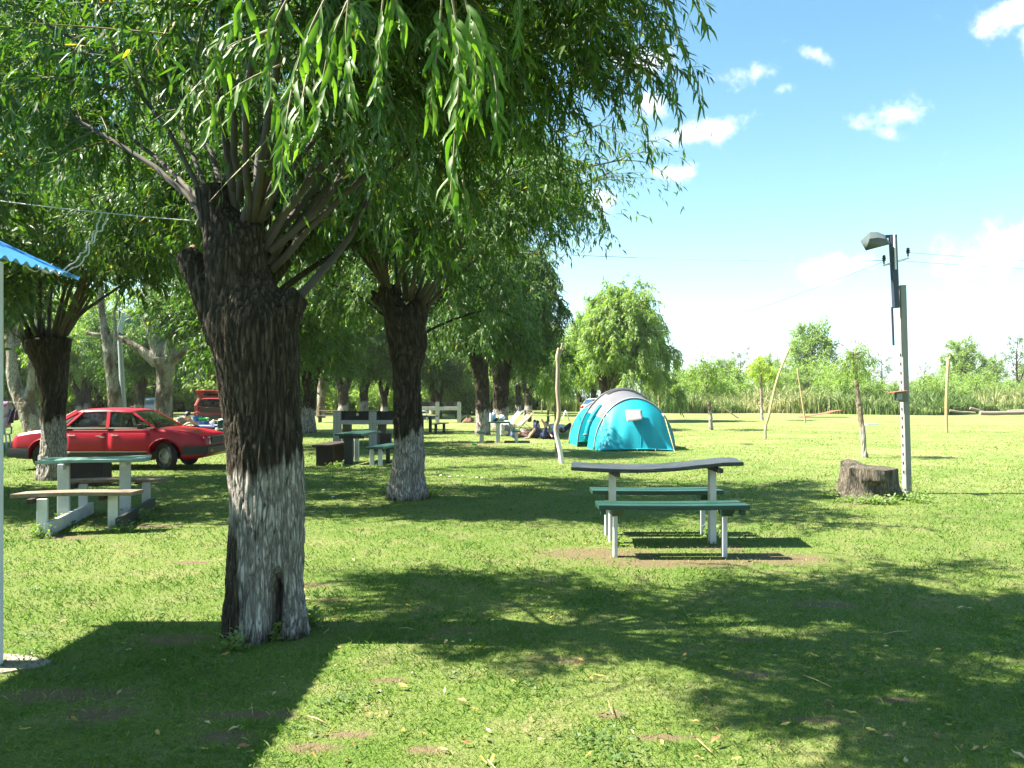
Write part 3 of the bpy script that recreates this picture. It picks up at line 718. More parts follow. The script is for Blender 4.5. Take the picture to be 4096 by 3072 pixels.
# ---- third one, in front of the red car
B3 = Vector((P(212, 1925, 14.2).x, 14.2, 0))
T3 = thing('willow_tree', 'pollard willow with whitewashed foot standing in front of the red saloon car', 'tree', B3, group='pollard willows with whitewashed trunks')
t3 = px_tubes([[(212, 1945, 70), (212, 1900, 58), (215, 1800, 46), (213, 1700, 43), (215, 1600, 46), (210, 1500, 56), (195, 1400, 76), (190, 1360, 82)],
               [(150, 1400, 45), (120, 1340, 34), (110, 1320, 28)], [(240, 1400, 40), (262, 1345, 28)]], 14.2)
link('trunk', trunk_mesh('trunk', t3, B3, .02, .016, kz=2.4, kx=22, wash=1.15, wash_fade=.2), T3, M_BARK)
S3 = []
for pts, r in [([(115, 1330, 0), (90, 1270, 0), (30, 1200, .0), (-80, 1050, .1), (-250, 850, .2)], .045), ([(130, 1340, 0), (125, 1230, .1), (90, 1100, .2), (40, 850, .4)], .045),
               ([(160, 1345, 0), (158, 1250, -.2), (160, 1100, -.4), (150, 850, -.6), (180, 500, -.6)], .05), ([(195, 1350, 0), (200, 1200, .2), (215, 1050, .3), (250, 700, .5)], .05),
               ([(215, 1350, 0), (235, 1250, -.3), (265, 1130, -.5), (330, 900, -1.0), (420, 600, -1.2)], .045), ([(240, 1350, 0), (270, 1280, .0), (330, 1150, .0), (420, 950, .0), (560, 700, .0)], .045),
               ([(262, 1340, 0), (320, 1260, .1), (400, 1200, .2), (500, 1130, .3), (640, 1010, .5), (760, 940, .7)], .042), ([(258, 1342, 0), (330, 1240, .6), (430, 1090, 1.2), (600, 800, 1.8)], .042),
               ([(180, 1345, .1), (150, 1150, 1.0), (100, 800, 2.0), (60, 450, 2.4)], .045), ([(150, 1340, -.1), (60, 1150, -.8), (-60, 900, -1.6), (-150, 600, -2.0)], .04),
               ([(230, 1340, -.1), (300, 1100, -1.0), (420, 850, -2.0), (620, 640, -2.6)], .042), ([(210, 1345, .1), (330, 950, 1.2), (520, 560, 2.0), (760, 350, 2.4)], .045),
               ([(240, 1345, -.1), (320, 1160, -.9), (430, 1000, -1.9), (540, 900, -2.9)], .042), ([(240, 1345, -.1), (330, 1120, -1.2), (470, 930, -2.5), (640, 820, -3.8)], .042), ([(250, 1345, 0), (330, 1150, -.5), (440, 980, -1.2), (560, 900, -1.8)], .040),
               ([(255, 1345, 0), (380, 1140, -.5), (520, 980, -.9), (700, 860, -1.3)], .040), ([(250, 1345, 0), (390, 1080, -1.0), (560, 900, -1.9), (760, 760, -2.6)], .040)]:
    mb = MB(); S3.append(limb(mb, px_line(pts, 14.2), r, r * .25, 8, 12)); mb.build('branch', M_LIMB, T3, 180)
fol = foliage(S3, .10, .36, (.7, 1.6), 6, (.3, .7), .036, (.14, .030), .17, False, .25, zmin=3.7)
crown_obj('crown', fol, T3, M_LEAF, None)
# ------------------------------------------------------------------ trees farther off: a few kinds, each copied with its parts
def base_tree(kind, seed):
    global rs
    rs = np.random.default_rng(seed); random.seed(seed)
    name = {'pollard': 'willow_tree', 'forked': 'willow_tree', 'round': 'willow_tree', 'broad': 'broadleaf_tree', 'airy': 'broadleaf_tree', 'bush': 'bush', 'gum': 'gum_tree'}[kind]
    t = thing(name, '', 'tree', (0, 0, 0))
    O = (0, 0, 0); shoots = []; mb = MB()
    if kind in ('pollard', 'round'):
        h = 2.5 if kind == 'pollard' else 2.0; lx = rnd(-.15, .15)
        tubes = [[((0, 0, -.1), .40), ((0, 0, .1), .34), ((0, 0, .8), .28), ((lx, 0, h * .7), .28), ((lx, .05, h * .9), .36), ((lx, 0, h), .36)],
                 [((lx, 0, h * .85), .22), ((lx + .35, .1, h + .15), .16), ((lx + .42, .1, h + .25), .13)], [((lx, 0, h * .85), .22), ((lx - .3, -.1, h + .25), .17), ((lx - .36, -.1, h + .4), .12)]]
        wash = 1.1 if kind == 'pollard' else None
        ns = 18 if kind == 'pollard' else 26
        for k in range(ns):
            a = k * 2.4 + rnd(-.3, .3); e = rnd(.5, 1.45) if kind == 'pollard' else rnd(.05, 1.4); L = rnd(2.6, 4.2) if kind == 'pollard' else rnd(2.6, 3.8)
            r0 = rnd(.15, .35); p = Vector((lx + r0 * math.cos(a), r0 * math.sin(a), h + rnd(0, .2))); d = Vector((math.cos(a) * math.cos(e), math.sin(a) * math.cos(e), math.sin(e) + .25)).normalized()
            pts = [p]
            for q in range(5): pts.append(pts[-1] + d * L / 5); d = (d + Vector((rnd(-.1, .1), rnd(-.1, .1), -.07 if kind == 'pollard' else -.20))).normalized()
            shoots.append(limb(mb, [tuple(x) for x in pts], .055, .012, 6, 9))
        fol = foliage(shoots, .17, .16, (.8, 1.75), 8, (.4, .95), .066, (.21, .058), .13, False, None)
        mat = M_LEAF if kind == 'pollard' else M_LEAF_LIGHT
    elif kind == 'forked':
        tubes = [[((0, 0, -.1), .42), ((0, 0, .1), .34), ((.03, 0, .9), .27), ((.0, 0, 1.6), .30)], [((0, 0, 1.5), .24), ((.35, 0, 2.2), .19), ((.65, .1, 3.1), .14), ((.7, .1, 3.6), .10)],
                 [((0, 0, 1.5), .22), ((-.25, .05, 2.1), .18), ((-.3, .05, 2.8), .15), ((-.32, 0, 2.9), .13)]]
        wash = .85
        for k in range(16):
            a = k * 2.4; e = rnd(.3, 1.4); b = Vector((.7, .1, 3.5)) if k % 2 else Vector((-.3, .03, 2.8)); L = rnd(2.4, 3.6); d = Vector((math.cos(a) * math.cos(e), math.sin(a) * math.cos(e), math.sin(e) + .2)).normalized(); pts = [b]
            for q in range(5): pts.append(pts[-1] + d * L / 5); d = (d + Vector((rnd(-.1, .1), rnd(-.1, .1), -.1))).normalized()
            shoots.append(limb(mb, [tuple(x) for x in pts], .055, .012, 6, 9))
        fol = foliage(shoots, .17, .13, (.8, 1.75), 8, (.4, .95), .066, (.235, .066), .20, False, None); mat = M_LEAF
    elif kind == 'broad':
        tubes = [[((0, 0, -.1), .34), ((0, 0, .2), .28), ((.1, 0, 1.5), .22), ((.05, 0, 3), .2)], [((.1, 0, 1.6), .15), ((.7, .2, 2.6), .1), ((1.0, .3, 3.3), .07)]]; wash = None
        for k in range(34):
            a = k * 2.4; z = 1.0 + 5.4 * (k / 34); d = Vector((math.cos(a), math.sin(a), .25 + .9 * k / 34)).normalized(); L = (2.9 - 1.6 * (k / 34) ** 1.5) * rnd(.75, 1.15); pts = [Vector((.05, 0, z))]
            for q in range(4): pts.append(pts[-1] + d * L / 4); d = (d + Vector((rnd(-.2, .2), rnd(-.2, .2), rnd(-.05, .15)))).normalized()
            shoots.append(limb(mb, [tuple(x) for x in pts], .05, .012, 5, 7))
        mb.tube([(.05, 0, 2.9), (0, .05, 5), (.05, 0, 6.8)], [.17, .1, .03], 6)
        fol = foliage(shoots, .22, .15, (.6, 1.4), 7, (.3, .75), .075, (.18, .095), .03, False, None, hang=.15); mat = M_LEAF_LIGHT
    elif kind == 'airy':
        tubes = [[((0, 0, -.1), .22), ((0, 0, .2), .17), ((.1, 0, 2.5), .13), ((.0, .1, 5), .09), ((.1, .1, 7.5), .04)], [((.1, 0, 2.4), .09), ((.8, .2, 4.4), .06), ((1.1, .3, 6.2), .03)]]; wash = None
        for k in range(22):
            a = k * 2.4; z = 2.6 + 5.0 * (k / 22); d = Vector((math.cos(a), math.sin(a), .7)).normalized(); L = (2.0 - .9 * k / 22) * rnd(.6, 1.2); pts = [Vector((.08, .05, z))]
            for q in range(4): pts.append(pts[-1] + d * L / 4); d = (d + Vector((rnd(-.25, .25), rnd(-.25, .25), rnd(-.1, .1)))).normalized()
            shoots.append(limb(mb, [tuple(x) for x in pts], .035, .01, 5, 7))
        fol = foliage(shoots, .30, .45, (.35, .8), 5, (.2, .5), .09, (.16, .075), .03, False, None, hang=.2); mat = M_LEAF_GREY
    elif kind == 'gum':
        tubes = [[((0, 0, -.1), .5), ((0, 0, .2), .38), ((.05, 0, 2.0), .33), ((.0, 0, 4.5), .26), ((.3, .1, 8), .16), ((.2, 0, 11), .08)], [((0, 0, 4.0), .18), ((-1.0, .2, 6.5), .12), ((-1.6, .3, 9), .06)]]; wash = None
        for k in range(22):
            a = k * 2.4; z = 6 + 5.5 * (k / 22); d = Vector((math.cos(a), math.sin(a), .5)).normalized(); L = rnd(1.6, 3.4); pts = [Vector((.2 - 1.2 * (k % 3 == 0), .05, z))]
            for q in range(4): pts.append(pts[-1] + d * L / 4); d = (d + Vector((rnd(-.2, .2), rnd(-.2, .2), rnd(-.1, .2)))).normalized()
            shoots.append(limb(mb, [tuple(x) for x in pts], .06, .012, 5, 7))
        fol = foliage(shoots, .24, .25, (.6, 1.5), 7, (.4, .85), .07, (.22, .06), .2, False, None, hang=.7); mat = M_LEAF_GREY
    else:
        tubes = None; wash = None
        for k in range(26):
            a = k * 2.4; r0 = rnd(0, .5); d = Vector((math.cos(a) * rnd(.1, 1), math.sin(a) * rnd(.1, 1), 1)).normalized(); L = rnd(1.2, 2.4); pts = [Vector((r0 * math.cos(a), r0 * math.sin(a), 0))]
            for q in range(4): pts.append(pts[-1] + d * L / 4); d = (d + Vector((rnd(-.2, .2), rnd(-.2, .2), -.08))).normalized()
            shoots.append(limb(mb, [tuple(x) for x in pts], .022, .006, 4, 6))
        fol = foliage(shoots, .16, .05, (.35, .8), 7, (.2, .5), .065, (.13, .06), .05, False, None, hang=.1); mat = M_LEAF_LIGHT
    if tubes:
        bm = M_GUM if kind == 'gum' else M_BARK_FAR
        link('trunk', trunk_mesh('trunk', tubes, O, .045, .022, kz=1.8, kx=12, wash=wash, wash_fade=.2, smooth_it=2), t, bm)
    mb.build('branches' if tubes else 'stems', M_LIMB if kind != 'gum' else M_GUM, t, 180, fix=False)
    crown_obj('crown', fol, t, mat, None)
    if kind == 'bush': t['category'] = 'bush'
    return t
PROTO = {k: base_tree(k, s) for k, s in (('pollard', 3), ('forked', 8), ('round', 21), ('broad', 34), ('airy', 55), ('gum', 89), ('bush', 144))}
USED = set()
def plant(kind, px, Y, scale, label, group=None, rz=None, sz=None, mat=None):
    o = PROTO[kind] if kind not in USED else copy_tree(PROTO[kind]); USED.add(kind)
    o.location = ((px - CX) / F * Y, Y, 0); o.rotation_euler = (0, 0, rnd(0, 6.28) if rz is None else rz); o.scale = (scale, scale, sz or scale)
    o['label'] = label
    if group: o['group'] = group
    elif 'group' in o: del o['group']
    if mat:
        for c in o.children:
            if c.name.startswith('crown'):
                c.material_slots[0].link = 'OBJECT'; c.material_slots[0].material = mat
    return o
random.seed(77)
GP = 'pollard willows with whitewashed trunks'
plant('pollard', 1233, 33, 1.0, 'whitewashed willow showing beside the trunk of the nearest tree, left of the near brick grill', GP, rz=3.3)
plant('forked', 1372, 55, 1.25, 'whitewashed willow with a forked trunk behind the near brick grill', GP, rz=0.0)
plant('pollard', 1456, 58, 1.15, 'willow with leaning whitewashed trunk behind the middle pier of the near brick grill', GP, rz=5.0)
plant('forked', 1536, 62, 1.0, 'slim dark willow at the metal gate', GP, rz=.9)
plant('forked', 2073, 72, 1.0, 'slim dark willow beside the reeds, nearest to the double willow', GP, rz=1.4)
plant('forked', 2112, 64, 1.1, 'dark leaning willow behind the far bench, right of the slim one at the reeds', GP, rz=.2)
plant('pollard', 1731, 68, .95, 'slim trunk behind the far brick grill, leftmost of three', GP, rz=1.2)
plant('forked', 1757, 66, .9, 'slim trunk behind the far brick grill, middle one of three', GP, rz=2.9)
plant('pollard', 1795, 72, .9, 'slim trunk behind the far brick grill, rightmost of three', GP, rz=.2)
plant('forked', 2318, 84, .9, 'small forked willow above the silver saloon by the tent', GP, rz=2.2, mat=M_LEAF_LIGHT)
plant('pollard', 2372, 80, .95, 'small willow between the forked one and the round willow, behind the tent', GP, rz=4.2, mat=M_LEAF_LIGHT)
plant('forked', 322, 58, 1.0, 'dark willow seen over the tail of the red saloon, leaning left', GP, rz=3.2, mat=M_LEAF_LIGHT)
plant('pollard', 352, 62, 1.0, 'dark willow seen over the roof of the red saloon, right of the leaning one', GP, rz=1.0, mat=M_LEAF_LIGHT)
plant('pollard', 556, 47, 1.0, 'dim willow between the lamp post and the peeling gum tree', GP, rz=4.1)
plant('gum', 1283, 57, .85, 'gum tree with pale streaked trunk by the far table beside the near grill', None, rz=.8)
plant('gum', 60, 60, 1.2, 'tall gum tree far behind the leaning grey trunk', None, rz=2.8)
plant('gum', 800, 66, 1.1, 'tall gum tree far behind the red hatchback', None, rz=4.8)
SPOTS = [(-380, 'left of the view, beyond the kiosk'), (-150, 'beyond the kiosk column'), (20, 'behind the clothes on the line'), (140, 'behind the split grey gum'), (250, 'above the boot of the red saloon'), (400, 'above the roof of the red saloon'),
         (490, 'behind the grey lamp post'), (590, 'behind the pale far car'), (660, 'behind the peeling gum'), (740, 'left of the open tailgate'), (830, 'above the open tailgate'), (900, 'right of the open tailgate'), (1000, 'behind the nearest trunk'), (1110, 'behind the right edge of the nearest trunk'), (1190, 'just right of the nearest trunk'), (1283, 'behind the streaked gum'),
         (1340, 'at the left end of the near grill'), (1450, 'above the near grill'), (1530, 'above the metal gate'), (1610, 'behind the second willow'), (1690, 'just right of the second willow'), (1790, 'above the far grill'), (1850, 'at the right end of the far grill'), (1935, 'behind the dark willow'), (2060, 'right of the stout dark willow'), (2170, 'left of the crooked pole'), (2280, 'between the crooked pole and the tent')]
TAKEN = {}
def where(px, Y, what):
    q = min(SPOTS, key=lambda s: abs(s[0] - px))[1]; k = TAKEN.get((what, q), 0); TAKEN[(what, q)] = k + 1
    return what + (' ', ' farther back, ', ' farthest back, ')[min(k, 2)] + q
GL = 'leafy trees of the belt behind the camp'
for k, (px, Y, s, kd) in enumerate([(-380, 62, 1.5, 'broad'), (-240, 75, 1.5, 'round'), (-120, 58, 1.3, 'broad'), (20, 82, 1.5, 'broad'), (130, 64, 1.25, 'round'), (250, 78, 1.6, 'broad'), (400, 70, 1.4, 'broad'),
                                    (480, 84, 1.8, 'round'), (620, 68, 1.4, 'broad'), (730, 82, 1.7, 'broad'), (880, 72, 1.5, 'round'), (1010, 66, 1.3, 'broad'), (1120, 84, 1.6, 'broad'), (1190, 72, 1.3, 'round'), (1330, 90, 1.5, 'broad'),
                                    (1450, 96, 1.5, 'broad'), (1600, 92, 1.4, 'round'), (1690, 84, 1.3, 'broad'), (1840, 92, 1.4, 'broad'), (1930, 98, 1.4, 'round'), (2060, 96, 1.3, 'broad'), (2180, 92, 1.25, 'broad'), (2280, 98, 1.3, 'broad')]):
    plant(kd, px, Y, s, where(px, Y, 'leafy tree of the belt'), GL, mat=M_LEAF_LIGHT)
GB = 'bushes under the belt of trees'
for k in range(20):
    px = -150 + k * 112 + rnd(-30, 30)
    Yb_ = rnd(70, 92); plant('bush', px, Yb_, rnd(1.3, 2.2), where(px, Yb_, 'green bush in the belt'), GB)
# over the marsh to the right
for (kd, px, Y, s, lab) in [('bush', 2660, 86, 1.9, 'bush at the reed edge right beside the round willow'), ('bush', 2760, 92, 2.1, 'low bush in the reeds left of the first whitewashed sapling'), ('broad', 2905, 104, .85, 'low round tree in the reeds between the two saplings'),
                            ('airy', 2960, 128, 1.15, 'thin hazy treetop standing above the low tree between the saplings'), ('broad', 3070, 112, .95, 'light green tree behind the yellow-green sapling'), ('round', 3165, 100, 1.02, 'light drooping willow on the reed edge behind the leaning pole'),
                            ('broad', 3250, 118, 1.62, 'tallest dark dome of a tree behind the drooping willow in the reeds'), ('bush', 3335, 104, 2.6, 'bush sloping down from the dark tree dome towards the tall sapling'), ('bush', 3275, 99, 2.2, 'bush in front of the dark tree dome'),
                            ('airy', 3530, 122, 1.0, 'wispy tree just left of the lamp post with the metal shade'), ('airy', 3480, 130, .8, 'wispy low tree behind the tall sapling'), ('airy', 3700, 126, .85, 'wispy tree right of the lamp post with the metal shade'), ('airy', 3760, 132, .8, 'second wispy tree right of the lamp post'),
                            ('broad', 3850, 112, 1.25, 'compact tree behind the forked pole'), ('broad', 3965, 122, 1.0, 'greyer low tree right of the compact dark one'), ('airy', 4065, 112, 1.3, 'tall open tree at the right edge of the view'), ('broad', 4120, 118, .9, 'dark tree low at the right edge of the view'),
                            ('bush', 3700, 82, 1.5, 'dark bush in the reeds behind the meter box of the lamp post'), ('bush', 3760, 80, 1.3, 'dark bush at the foot of the reeds beside the forked pole')]:
    plant(kd, px, Y, s, lab)
for k in range(14): plant('bush', 2660 + 112 * k, 93 + 5 * (k % 3), 1.35 + .22 * (k % 4), 'green bush in the reeds ' + ('beside the round willow', 'left of the bent sapling', 'behind the bent sapling', 'right of the bent sapling', 'behind the yellow-green sapling', 'behind the slanting pole', 'below the dark tree dome', 'behind the rusty sheet', 'behind the thick pale sapling', 'left of the concrete lamp post', 'right of the concrete lamp post', 'behind the forked pole', 'above the log pile', 'at the right edge of the view')[k], 'bushes in the reeds')

# ---- gum trees in the camp with their own shapes
def own_tree(label, px0, Y, tubes, crown_shoots, fol_kw, mat, voxel=.03, name='gum_tree', bark=None, wash=None, group=None, leaf_mat=None):
    b = Vector(((px0 - CX) / F * Y, Y, 0)); t = thing(name, label, 'tree', b, group=group)
    link('trunk', trunk_mesh('trunk', px_tubes(tubes, Y), b, voxel, .016, kz=1.2, kx=9, wash=wash, wash_fade=.18), t, bark or M_GUM)
    if crown_shoots:
        mb = MB(); sh = [limb(mb, px_line(p, Y), r, r * .25, 6, 9) for p, r in crown_shoots]; mb.build('branches', bark or M_GUM, t, 180)
        fol = foliage(sh, **fol_kw); crown_obj('crown', fol, t, leaf_mat or M_LEAF_GREY, None)
    return t
rs = np.random.default_rng(201); random.seed(201)
FG = dict(zmin=5.2, spacing=.22, t0=.12, sec=(.7, 1.6), sub=7, sublen=(.4, .9), leafgap=.07, leaf=(.20, .05), droop=.2, hang=.7)
own_tree('peeling gum tree with a forked pale trunk behind the bonnet of the red saloon', 655, 35.5,
         [[(658, 1740, 50), (656, 1700, 38), (655, 1600, 32), (662, 1500, 33), (655, 1430, 42)], [(645, 1440, 32), (610, 1330, 23), (584, 1240, 18), (588, 1170, 16), (594, 1118, 14), (592, 1105, 13)],
          [(668, 1440, 30), (700, 1310, 18), (724, 1230, 16), (744, 1165, 13), (760, 1080, 11)], [(630, 1450, 26), (550, 1392, 15), (460, 1346, 10), (385, 1340, 9), (345, 1330, 8)], [(685, 1450, 18), (755, 1392, 10), (815, 1345, 8), (850, 1300, 6)]],
         [([(760, 1085, 0), (780, 950, .2), (760, 800, .3), (800, 620, .4)], .14), ([(770, 1050, 0), (850, 900, .4), (930, 720, .6)], .1), ([(590, 1110, 0), (560, 950, -.4), (480, 780, -.8), (420, 600, -1)], .12),
          ([(592, 1110, 0), (620, 900, .5), (640, 700, .8), (600, 450, 1)], .12), ([(850, 1300, 0), (930, 1220, .3), (1000, 1100, .5)], .07), ([(560, 950, 0), (460, 860, 1), (340, 800, 1.5)], .08)], FG, M_GUM)
own_tree('slim dark leaning gum just left of the lamp post behind the red saloon', 462, 34,
         [[(470, 1745, 40), (466, 1700, 30), (460, 1600, 26), (440, 1450, 22), (425, 1350, 18), (408, 1250, 13), (400, 1150, 11)], [(446, 1490, 16), (458, 1400, 9), (462, 1330, 7), (455, 1250, 5)]],
         [([(400, 1155, 0), (380, 1000, .2), (330, 800, .3), (340, 600, .3)], .11), ([(398, 1150, 0), (450, 950, .6), (460, 760, .8)], .09), ([(395, 1140, 0), (280, 960, -.5), (180, 760, -.8)], .08), ([(456, 1255, 0), (500, 1100, .2), (560, 900, .4)], .05)], FG, M_GUM)
own_tree('grey gum tree leaning left with a split trunk behind the clothes on the line', 140, 34,
         [[(150, 1760, 56), (140, 1720, 42), (112, 1640, 36), (60, 1545, 25), (46, 1420, 18), (28, 1300, 15), (10, 1150, 12)], [(112, 1650, 26), (124, 1520, 14), (130, 1420, 13), (150, 1300, 10), (140, 1150, 8)]],
         [([(10, 1155, 0), (-30, 1000, 0), (20, 800, .3), (-40, 560, .3)], .11), ([(8, 1150, 0), (80, 960, .5), (120, 750, .8), (90, 500, 1)], .1), ([(140, 1150, 0), (190, 980, .3), (250, 800, .5)], .07), ([(8, 1150, 0), (-150, 950, .5), (-220, 700, 1)], .08)], FG, M_GUM)

FD = dict(spacing=.20, t0=.12, sec=(.7, 1.5), sub=8, sublen=(.35, .9), leafgap=.062, leaf=(.21, .056), droop=.24, hang=.6)
def head(px, py, n, xr, ytop, ybot, Y, dr, seed):
    "shoots from a pollard head that fill a crown xr wide between ytop and ybot (photo pixels)"
    random.seed(seed); out = []
    for k in range(n):
        a = k * 2.4; e = (k + .5) / n; q = e ** .55; rx = (1 - q ** 2.4) ** .5 * xr; ty = ybot - (ybot - ytop) * q + rnd(-25, 25)
        dx, dz = math.cos(a) * rx * rnd(.8, 1.05), math.sin(a) * rx * dr * Y / F
        out.append(([(px + rnd(-14, 14), py, 0), (px + dx * .35, py - (py - ty) * .55 - 20, dz * .35), (px + dx * .75, py - (py - ty) * .95 - 30, dz * .75), (px + dx, ty + 20, dz)], .055))
    return out
own_tree('dark whitewashed willow just behind the picnic table with the hanging cloth', 1932, 31.2, [[(1932, 1765, 46), (1932, 1735, 33), (1932, 1650, 29), (1928, 1540, 28), (1918, 1450, 36), (1912, 1415, 36)], [(1918, 1460, 26), (1888, 1400, 20), (1870, 1360, 12)], [(1925, 1450, 26), (1960, 1390, 20), (1972, 1350, 14)]],
         head(1925, 1400, 32, 230, 930, 1430, 31.2, 1.35, 3), FD, None, .035, 'willow_tree', M_BARK_FAR, 1.05, GP, M_LEAF)
own_tree('stout whitewashed willow half hidden by the dark one behind the cloth-hung table', 2003, 36, [[(2003, 1750, 48), (2003, 1715, 34), (2003, 1640, 31), (2004, 1540, 33), (2006, 1450, 44), (2008, 1420, 42)], [(2005, 1460, 30), (2050, 1400, 20), (2066, 1350, 14)]],
         head(2060, 1410, 32, 235, 960, 1440, 36, .9, 9), FD, None, .035, 'willow_tree', M_BARK_FAR, 1.05, GP, M_LEAF)
own_tree('broad light green round willow behind the turquoise tent, the brightest crown', 2480, 49, [[(2470, 1690, 50), (2465, 1650, 42), (2462, 1580, 40), (2470, 1500, 48), (2480, 1470, 44)], [(2440, 1600, 25), (2410, 1530, 18), (2395, 1480, 12)]],
         head(2475, 1470, 46, 232, 1170, 1560, 49, .9, 12), dict(FD, leaf=(.27, .070), spacing=.25, sec=(.8, 1.7), droop=.3), None, .05, 'willow_tree', M_BARK_FAR, None, None, M_LEAF_LIGHT)
own_tree('pollard willow added behind the trunk of the nearest tree to shade the lawn', 1045, 10.4, [[(1045, 2060, 70), (1045, 2030, 58), (1045, 1800, 48), (1045, 1500, 50), (1045, 1300, 66), (1045, 1230, 60)]],
         head(1045, 1220, 40, 640, 480, 1000, 10.4, .55, 5), dict(spacing=.11, t0=.42, sec=(.5, 1.2), sub=7, sublen=(.3, .6), leafgap=.034, leaf=(.115, .023), droop=.17, keep=.12, zmin=3.35), None, .03, 'willow_tree', M_BARK_FAR, 1.0, GP, M_LEAF)  # added tree, trunk out of sight; its crown is there to shade the lawn
own_tree('pollard willow added behind the trunk of the second willow to shade the lawn', 1634, 20.5, [[(1634, 1830, 40), (1634, 1815, 32), (1634, 1700, 27), (1634, 1500, 27), (1634, 1400, 36), (1634, 1370, 34)]],
         head(1634, 1365, 34, 440, 860, 1290, 20.5, .6, 6), dict(spacing=.16, t0=.3, sec=(.6, 1.3), sub=7, sublen=(.3, .7), leafgap=.05, leaf=(.15, .036), droop=.17, keep=.3, zmin=3.2), None, .035, 'willow_tree', M_BARK_FAR, 1.0, GP, M_LEAF)  # also added for shade on the lawn behind, trunk kept out of sight
# the grove goes on to the left of the view: these shade the lawn
for (px, Y, s, kd, lab) in [(-600, 11.2, .9, 'pollard', 'willow of the grove just outside the left edge of the view'), (985, 31, 1.0, 'pollard', 'willow standing right behind the trunk of the nearest tree'), (-560, 22, 1.1, 'pollard', 'willow of the grove left of the red saloon'), (-330, 24, 1.1, 'forked', 'willow of the grove behind the white chair at the left edge'), (1080, 23.5, 1.0, 'pollard', 'willow farther back behind the trunk of the nearest tree')]:
    plant(kd, px, Y, s, lab, GP)

# ---- saplings and poles on the sunny lawn
FS = dict(spacing=.10, t0=.1, sec=(.25, .6), sub=4, sublen=(.15, .4), leafgap=.045, leaf=(.15, .026), droop=.25, hang=.7)
M_SAP = bark_material('sapling_bark', (.26, .20, .14), (.46, .38, .29), wash=(.60, .58, .55), k=2)
M_LEAF_SAP = leaf_material('sapling_leaf', (.085, .16, .02), (.19, .26, .05), (.18, .24, .10), yl=.97, yellow=(.42, .40, .04))
M_LEAF_LIME = leaf_material('lime_leaf', (.16, .24, .02), (.30, .36, .035), (.22, .28, .08), yl=.96, yellow=(.45, .42, .04))
def fan(px, py, n, Lpx, Y, seed):
    random.seed(seed); out = []
    for k in range(n):
        a = k * 2.4; e = rnd(-.1, 1.3); L = Lpx * rnd(.5, 1.1)
        q = [(px, py, 0)]
        for j in range(1, 4): q.append((px + math.cos(a) * math.cos(e) * L * j / 3, py - math.sin(e) * L * j / 3 + 6 * j * j * (Lpx / 70), math.sin(a) * math.cos(e) * L * Y / F * j / 3))
        out.append((q, .014))
    return out
def sapling(label, px, Y, tube, top, n, L, mat, fol=FS, group='whitewashed saplings'):
    rs_seed = int(px)
    t = own_tree(label, px, Y, [tube], fan(top[0], top[1], n, L, Y, rs_seed), fol, None, voxel=max(.012, .03 * Y / 60), name='sapling', bark=M_SAP, wash=.9, group=group, leaf_mat=mat); return t
sapling('sapling with whitewashed foot right of the tent, its trunk bent at mid height', 2843, 35.8, [(2845, 1732, 11), (2844, 1716, 8.5), (2838, 1620, 7), (2826, 1530, 6.5), (2818, 1478, 6)], (2818, 1480), 19, 100, M_LEAF_SAP, dict(FS, leaf=(.17, .034), leafgap=.075, sec=(.25, .6), droop=.05, hang=.1, spacing=.12))
sapling('sapling with yellow-green crown in front of the reeds, straight trunk', 3046, 51, [(3049, 1690, 8), (3048, 1676, 6), (3046, 1600, 5.5), (3043, 1465, 5)], (3043, 1470), 12, 70, M_LEAF_LIME, dict(FS, leaf=(.19, .05), leafgap=.09, droop=.06, hang=.2))
sapling('sapling with a thick pale trunk left of the lamp post, behind the tree stump', 3455, 19.3, [(3459, 1842, 14), (3458, 1826, 10.5), (3447, 1700, 10), (3434, 1600, 9.5), (3420, 1480, 8.5), (3416, 1420, 8)], (3416, 1425), 20, 100, M_LEAF_SAP, dict(FS, leaf=(.12, .019), leafgap=.055, spacing=.08, sec=(.12, .3), sublen=(.08, .2), droop=.06, hang=.1))
def pole(label, Y, lines, mat, cat='pole', name='wooden_pole', group='rough poles stuck in the lawn', n=8):
    mb = MB(); b = None
    for pts in lines:
        c = spline([(*P(x, y, Y), r * Y / F) for x, y, r in pts], len(pts) * 4)
        if b is None: b = Vector((c[0][0], Y, 0))
        mb.tube([Vector(q[:3]) + Vector((rnd(-.004, .004), 0, 0)) for q in c], [q[3] * rnd(.93, 1.07) for q in c], n)
    return mb.single(name, mat, label, cat, b, group, 180)
def barkpole(name, col, wash_z):
    t = NT(name); v = t.coord('Object', (1, 1, .3)); f = t.noise(v, 16, 5, .7); c = t.mix(f, tuple(x * .55 for x in col), col)
    s = t.n('ShaderNodeSeparateXYZ'); t.plug(s.inputs[0], t.coord('Object'))
    if wash_z: c = t.mix(t.rng(t.math('ADD', s.outputs[2], t.math('MULTIPLY', f, .4)), wash_z, wash_z + .25, 1, 0), c, (.62, .60, .57))
    return t.out(t.principled(c, .85, 0, t.bump(f, .4, .01)))
M_POLE = barkpole('grey_pole_bark', (.36, .29, .20), .75); M_POLE2 = barkpole('yellow_pole_bark', (.44, .34, .17), 0)
pole('crooked forked pole with pale foot, left of the tent', 17.7, [[(2248, 1860, 10), (2240, 1800, 9.5), (2223, 1720, 9), (2236, 1660, 8.5), (2230, 1560, 8), (2232, 1470, 8), (2231, 1425, 9), (2235, 1392, 5)], [(2231, 1430, 6), (2243, 1405, 5), (2249, 1372, 3)]], M_POLE)
pole('long slanting yellowish pole right of the tent', 28.2, [[(3062, 1762, 6), (3063, 1705, 5.5), (3076, 1660, 5.5), (3100, 1550, 5), (3122, 1480, 4.5), (3146, 1420, 4), (3162, 1388, 3)], [(3102, 1546, 3), (3120, 1540, 2.4), (3144, 1539, 1.6)]], M_POLE2)
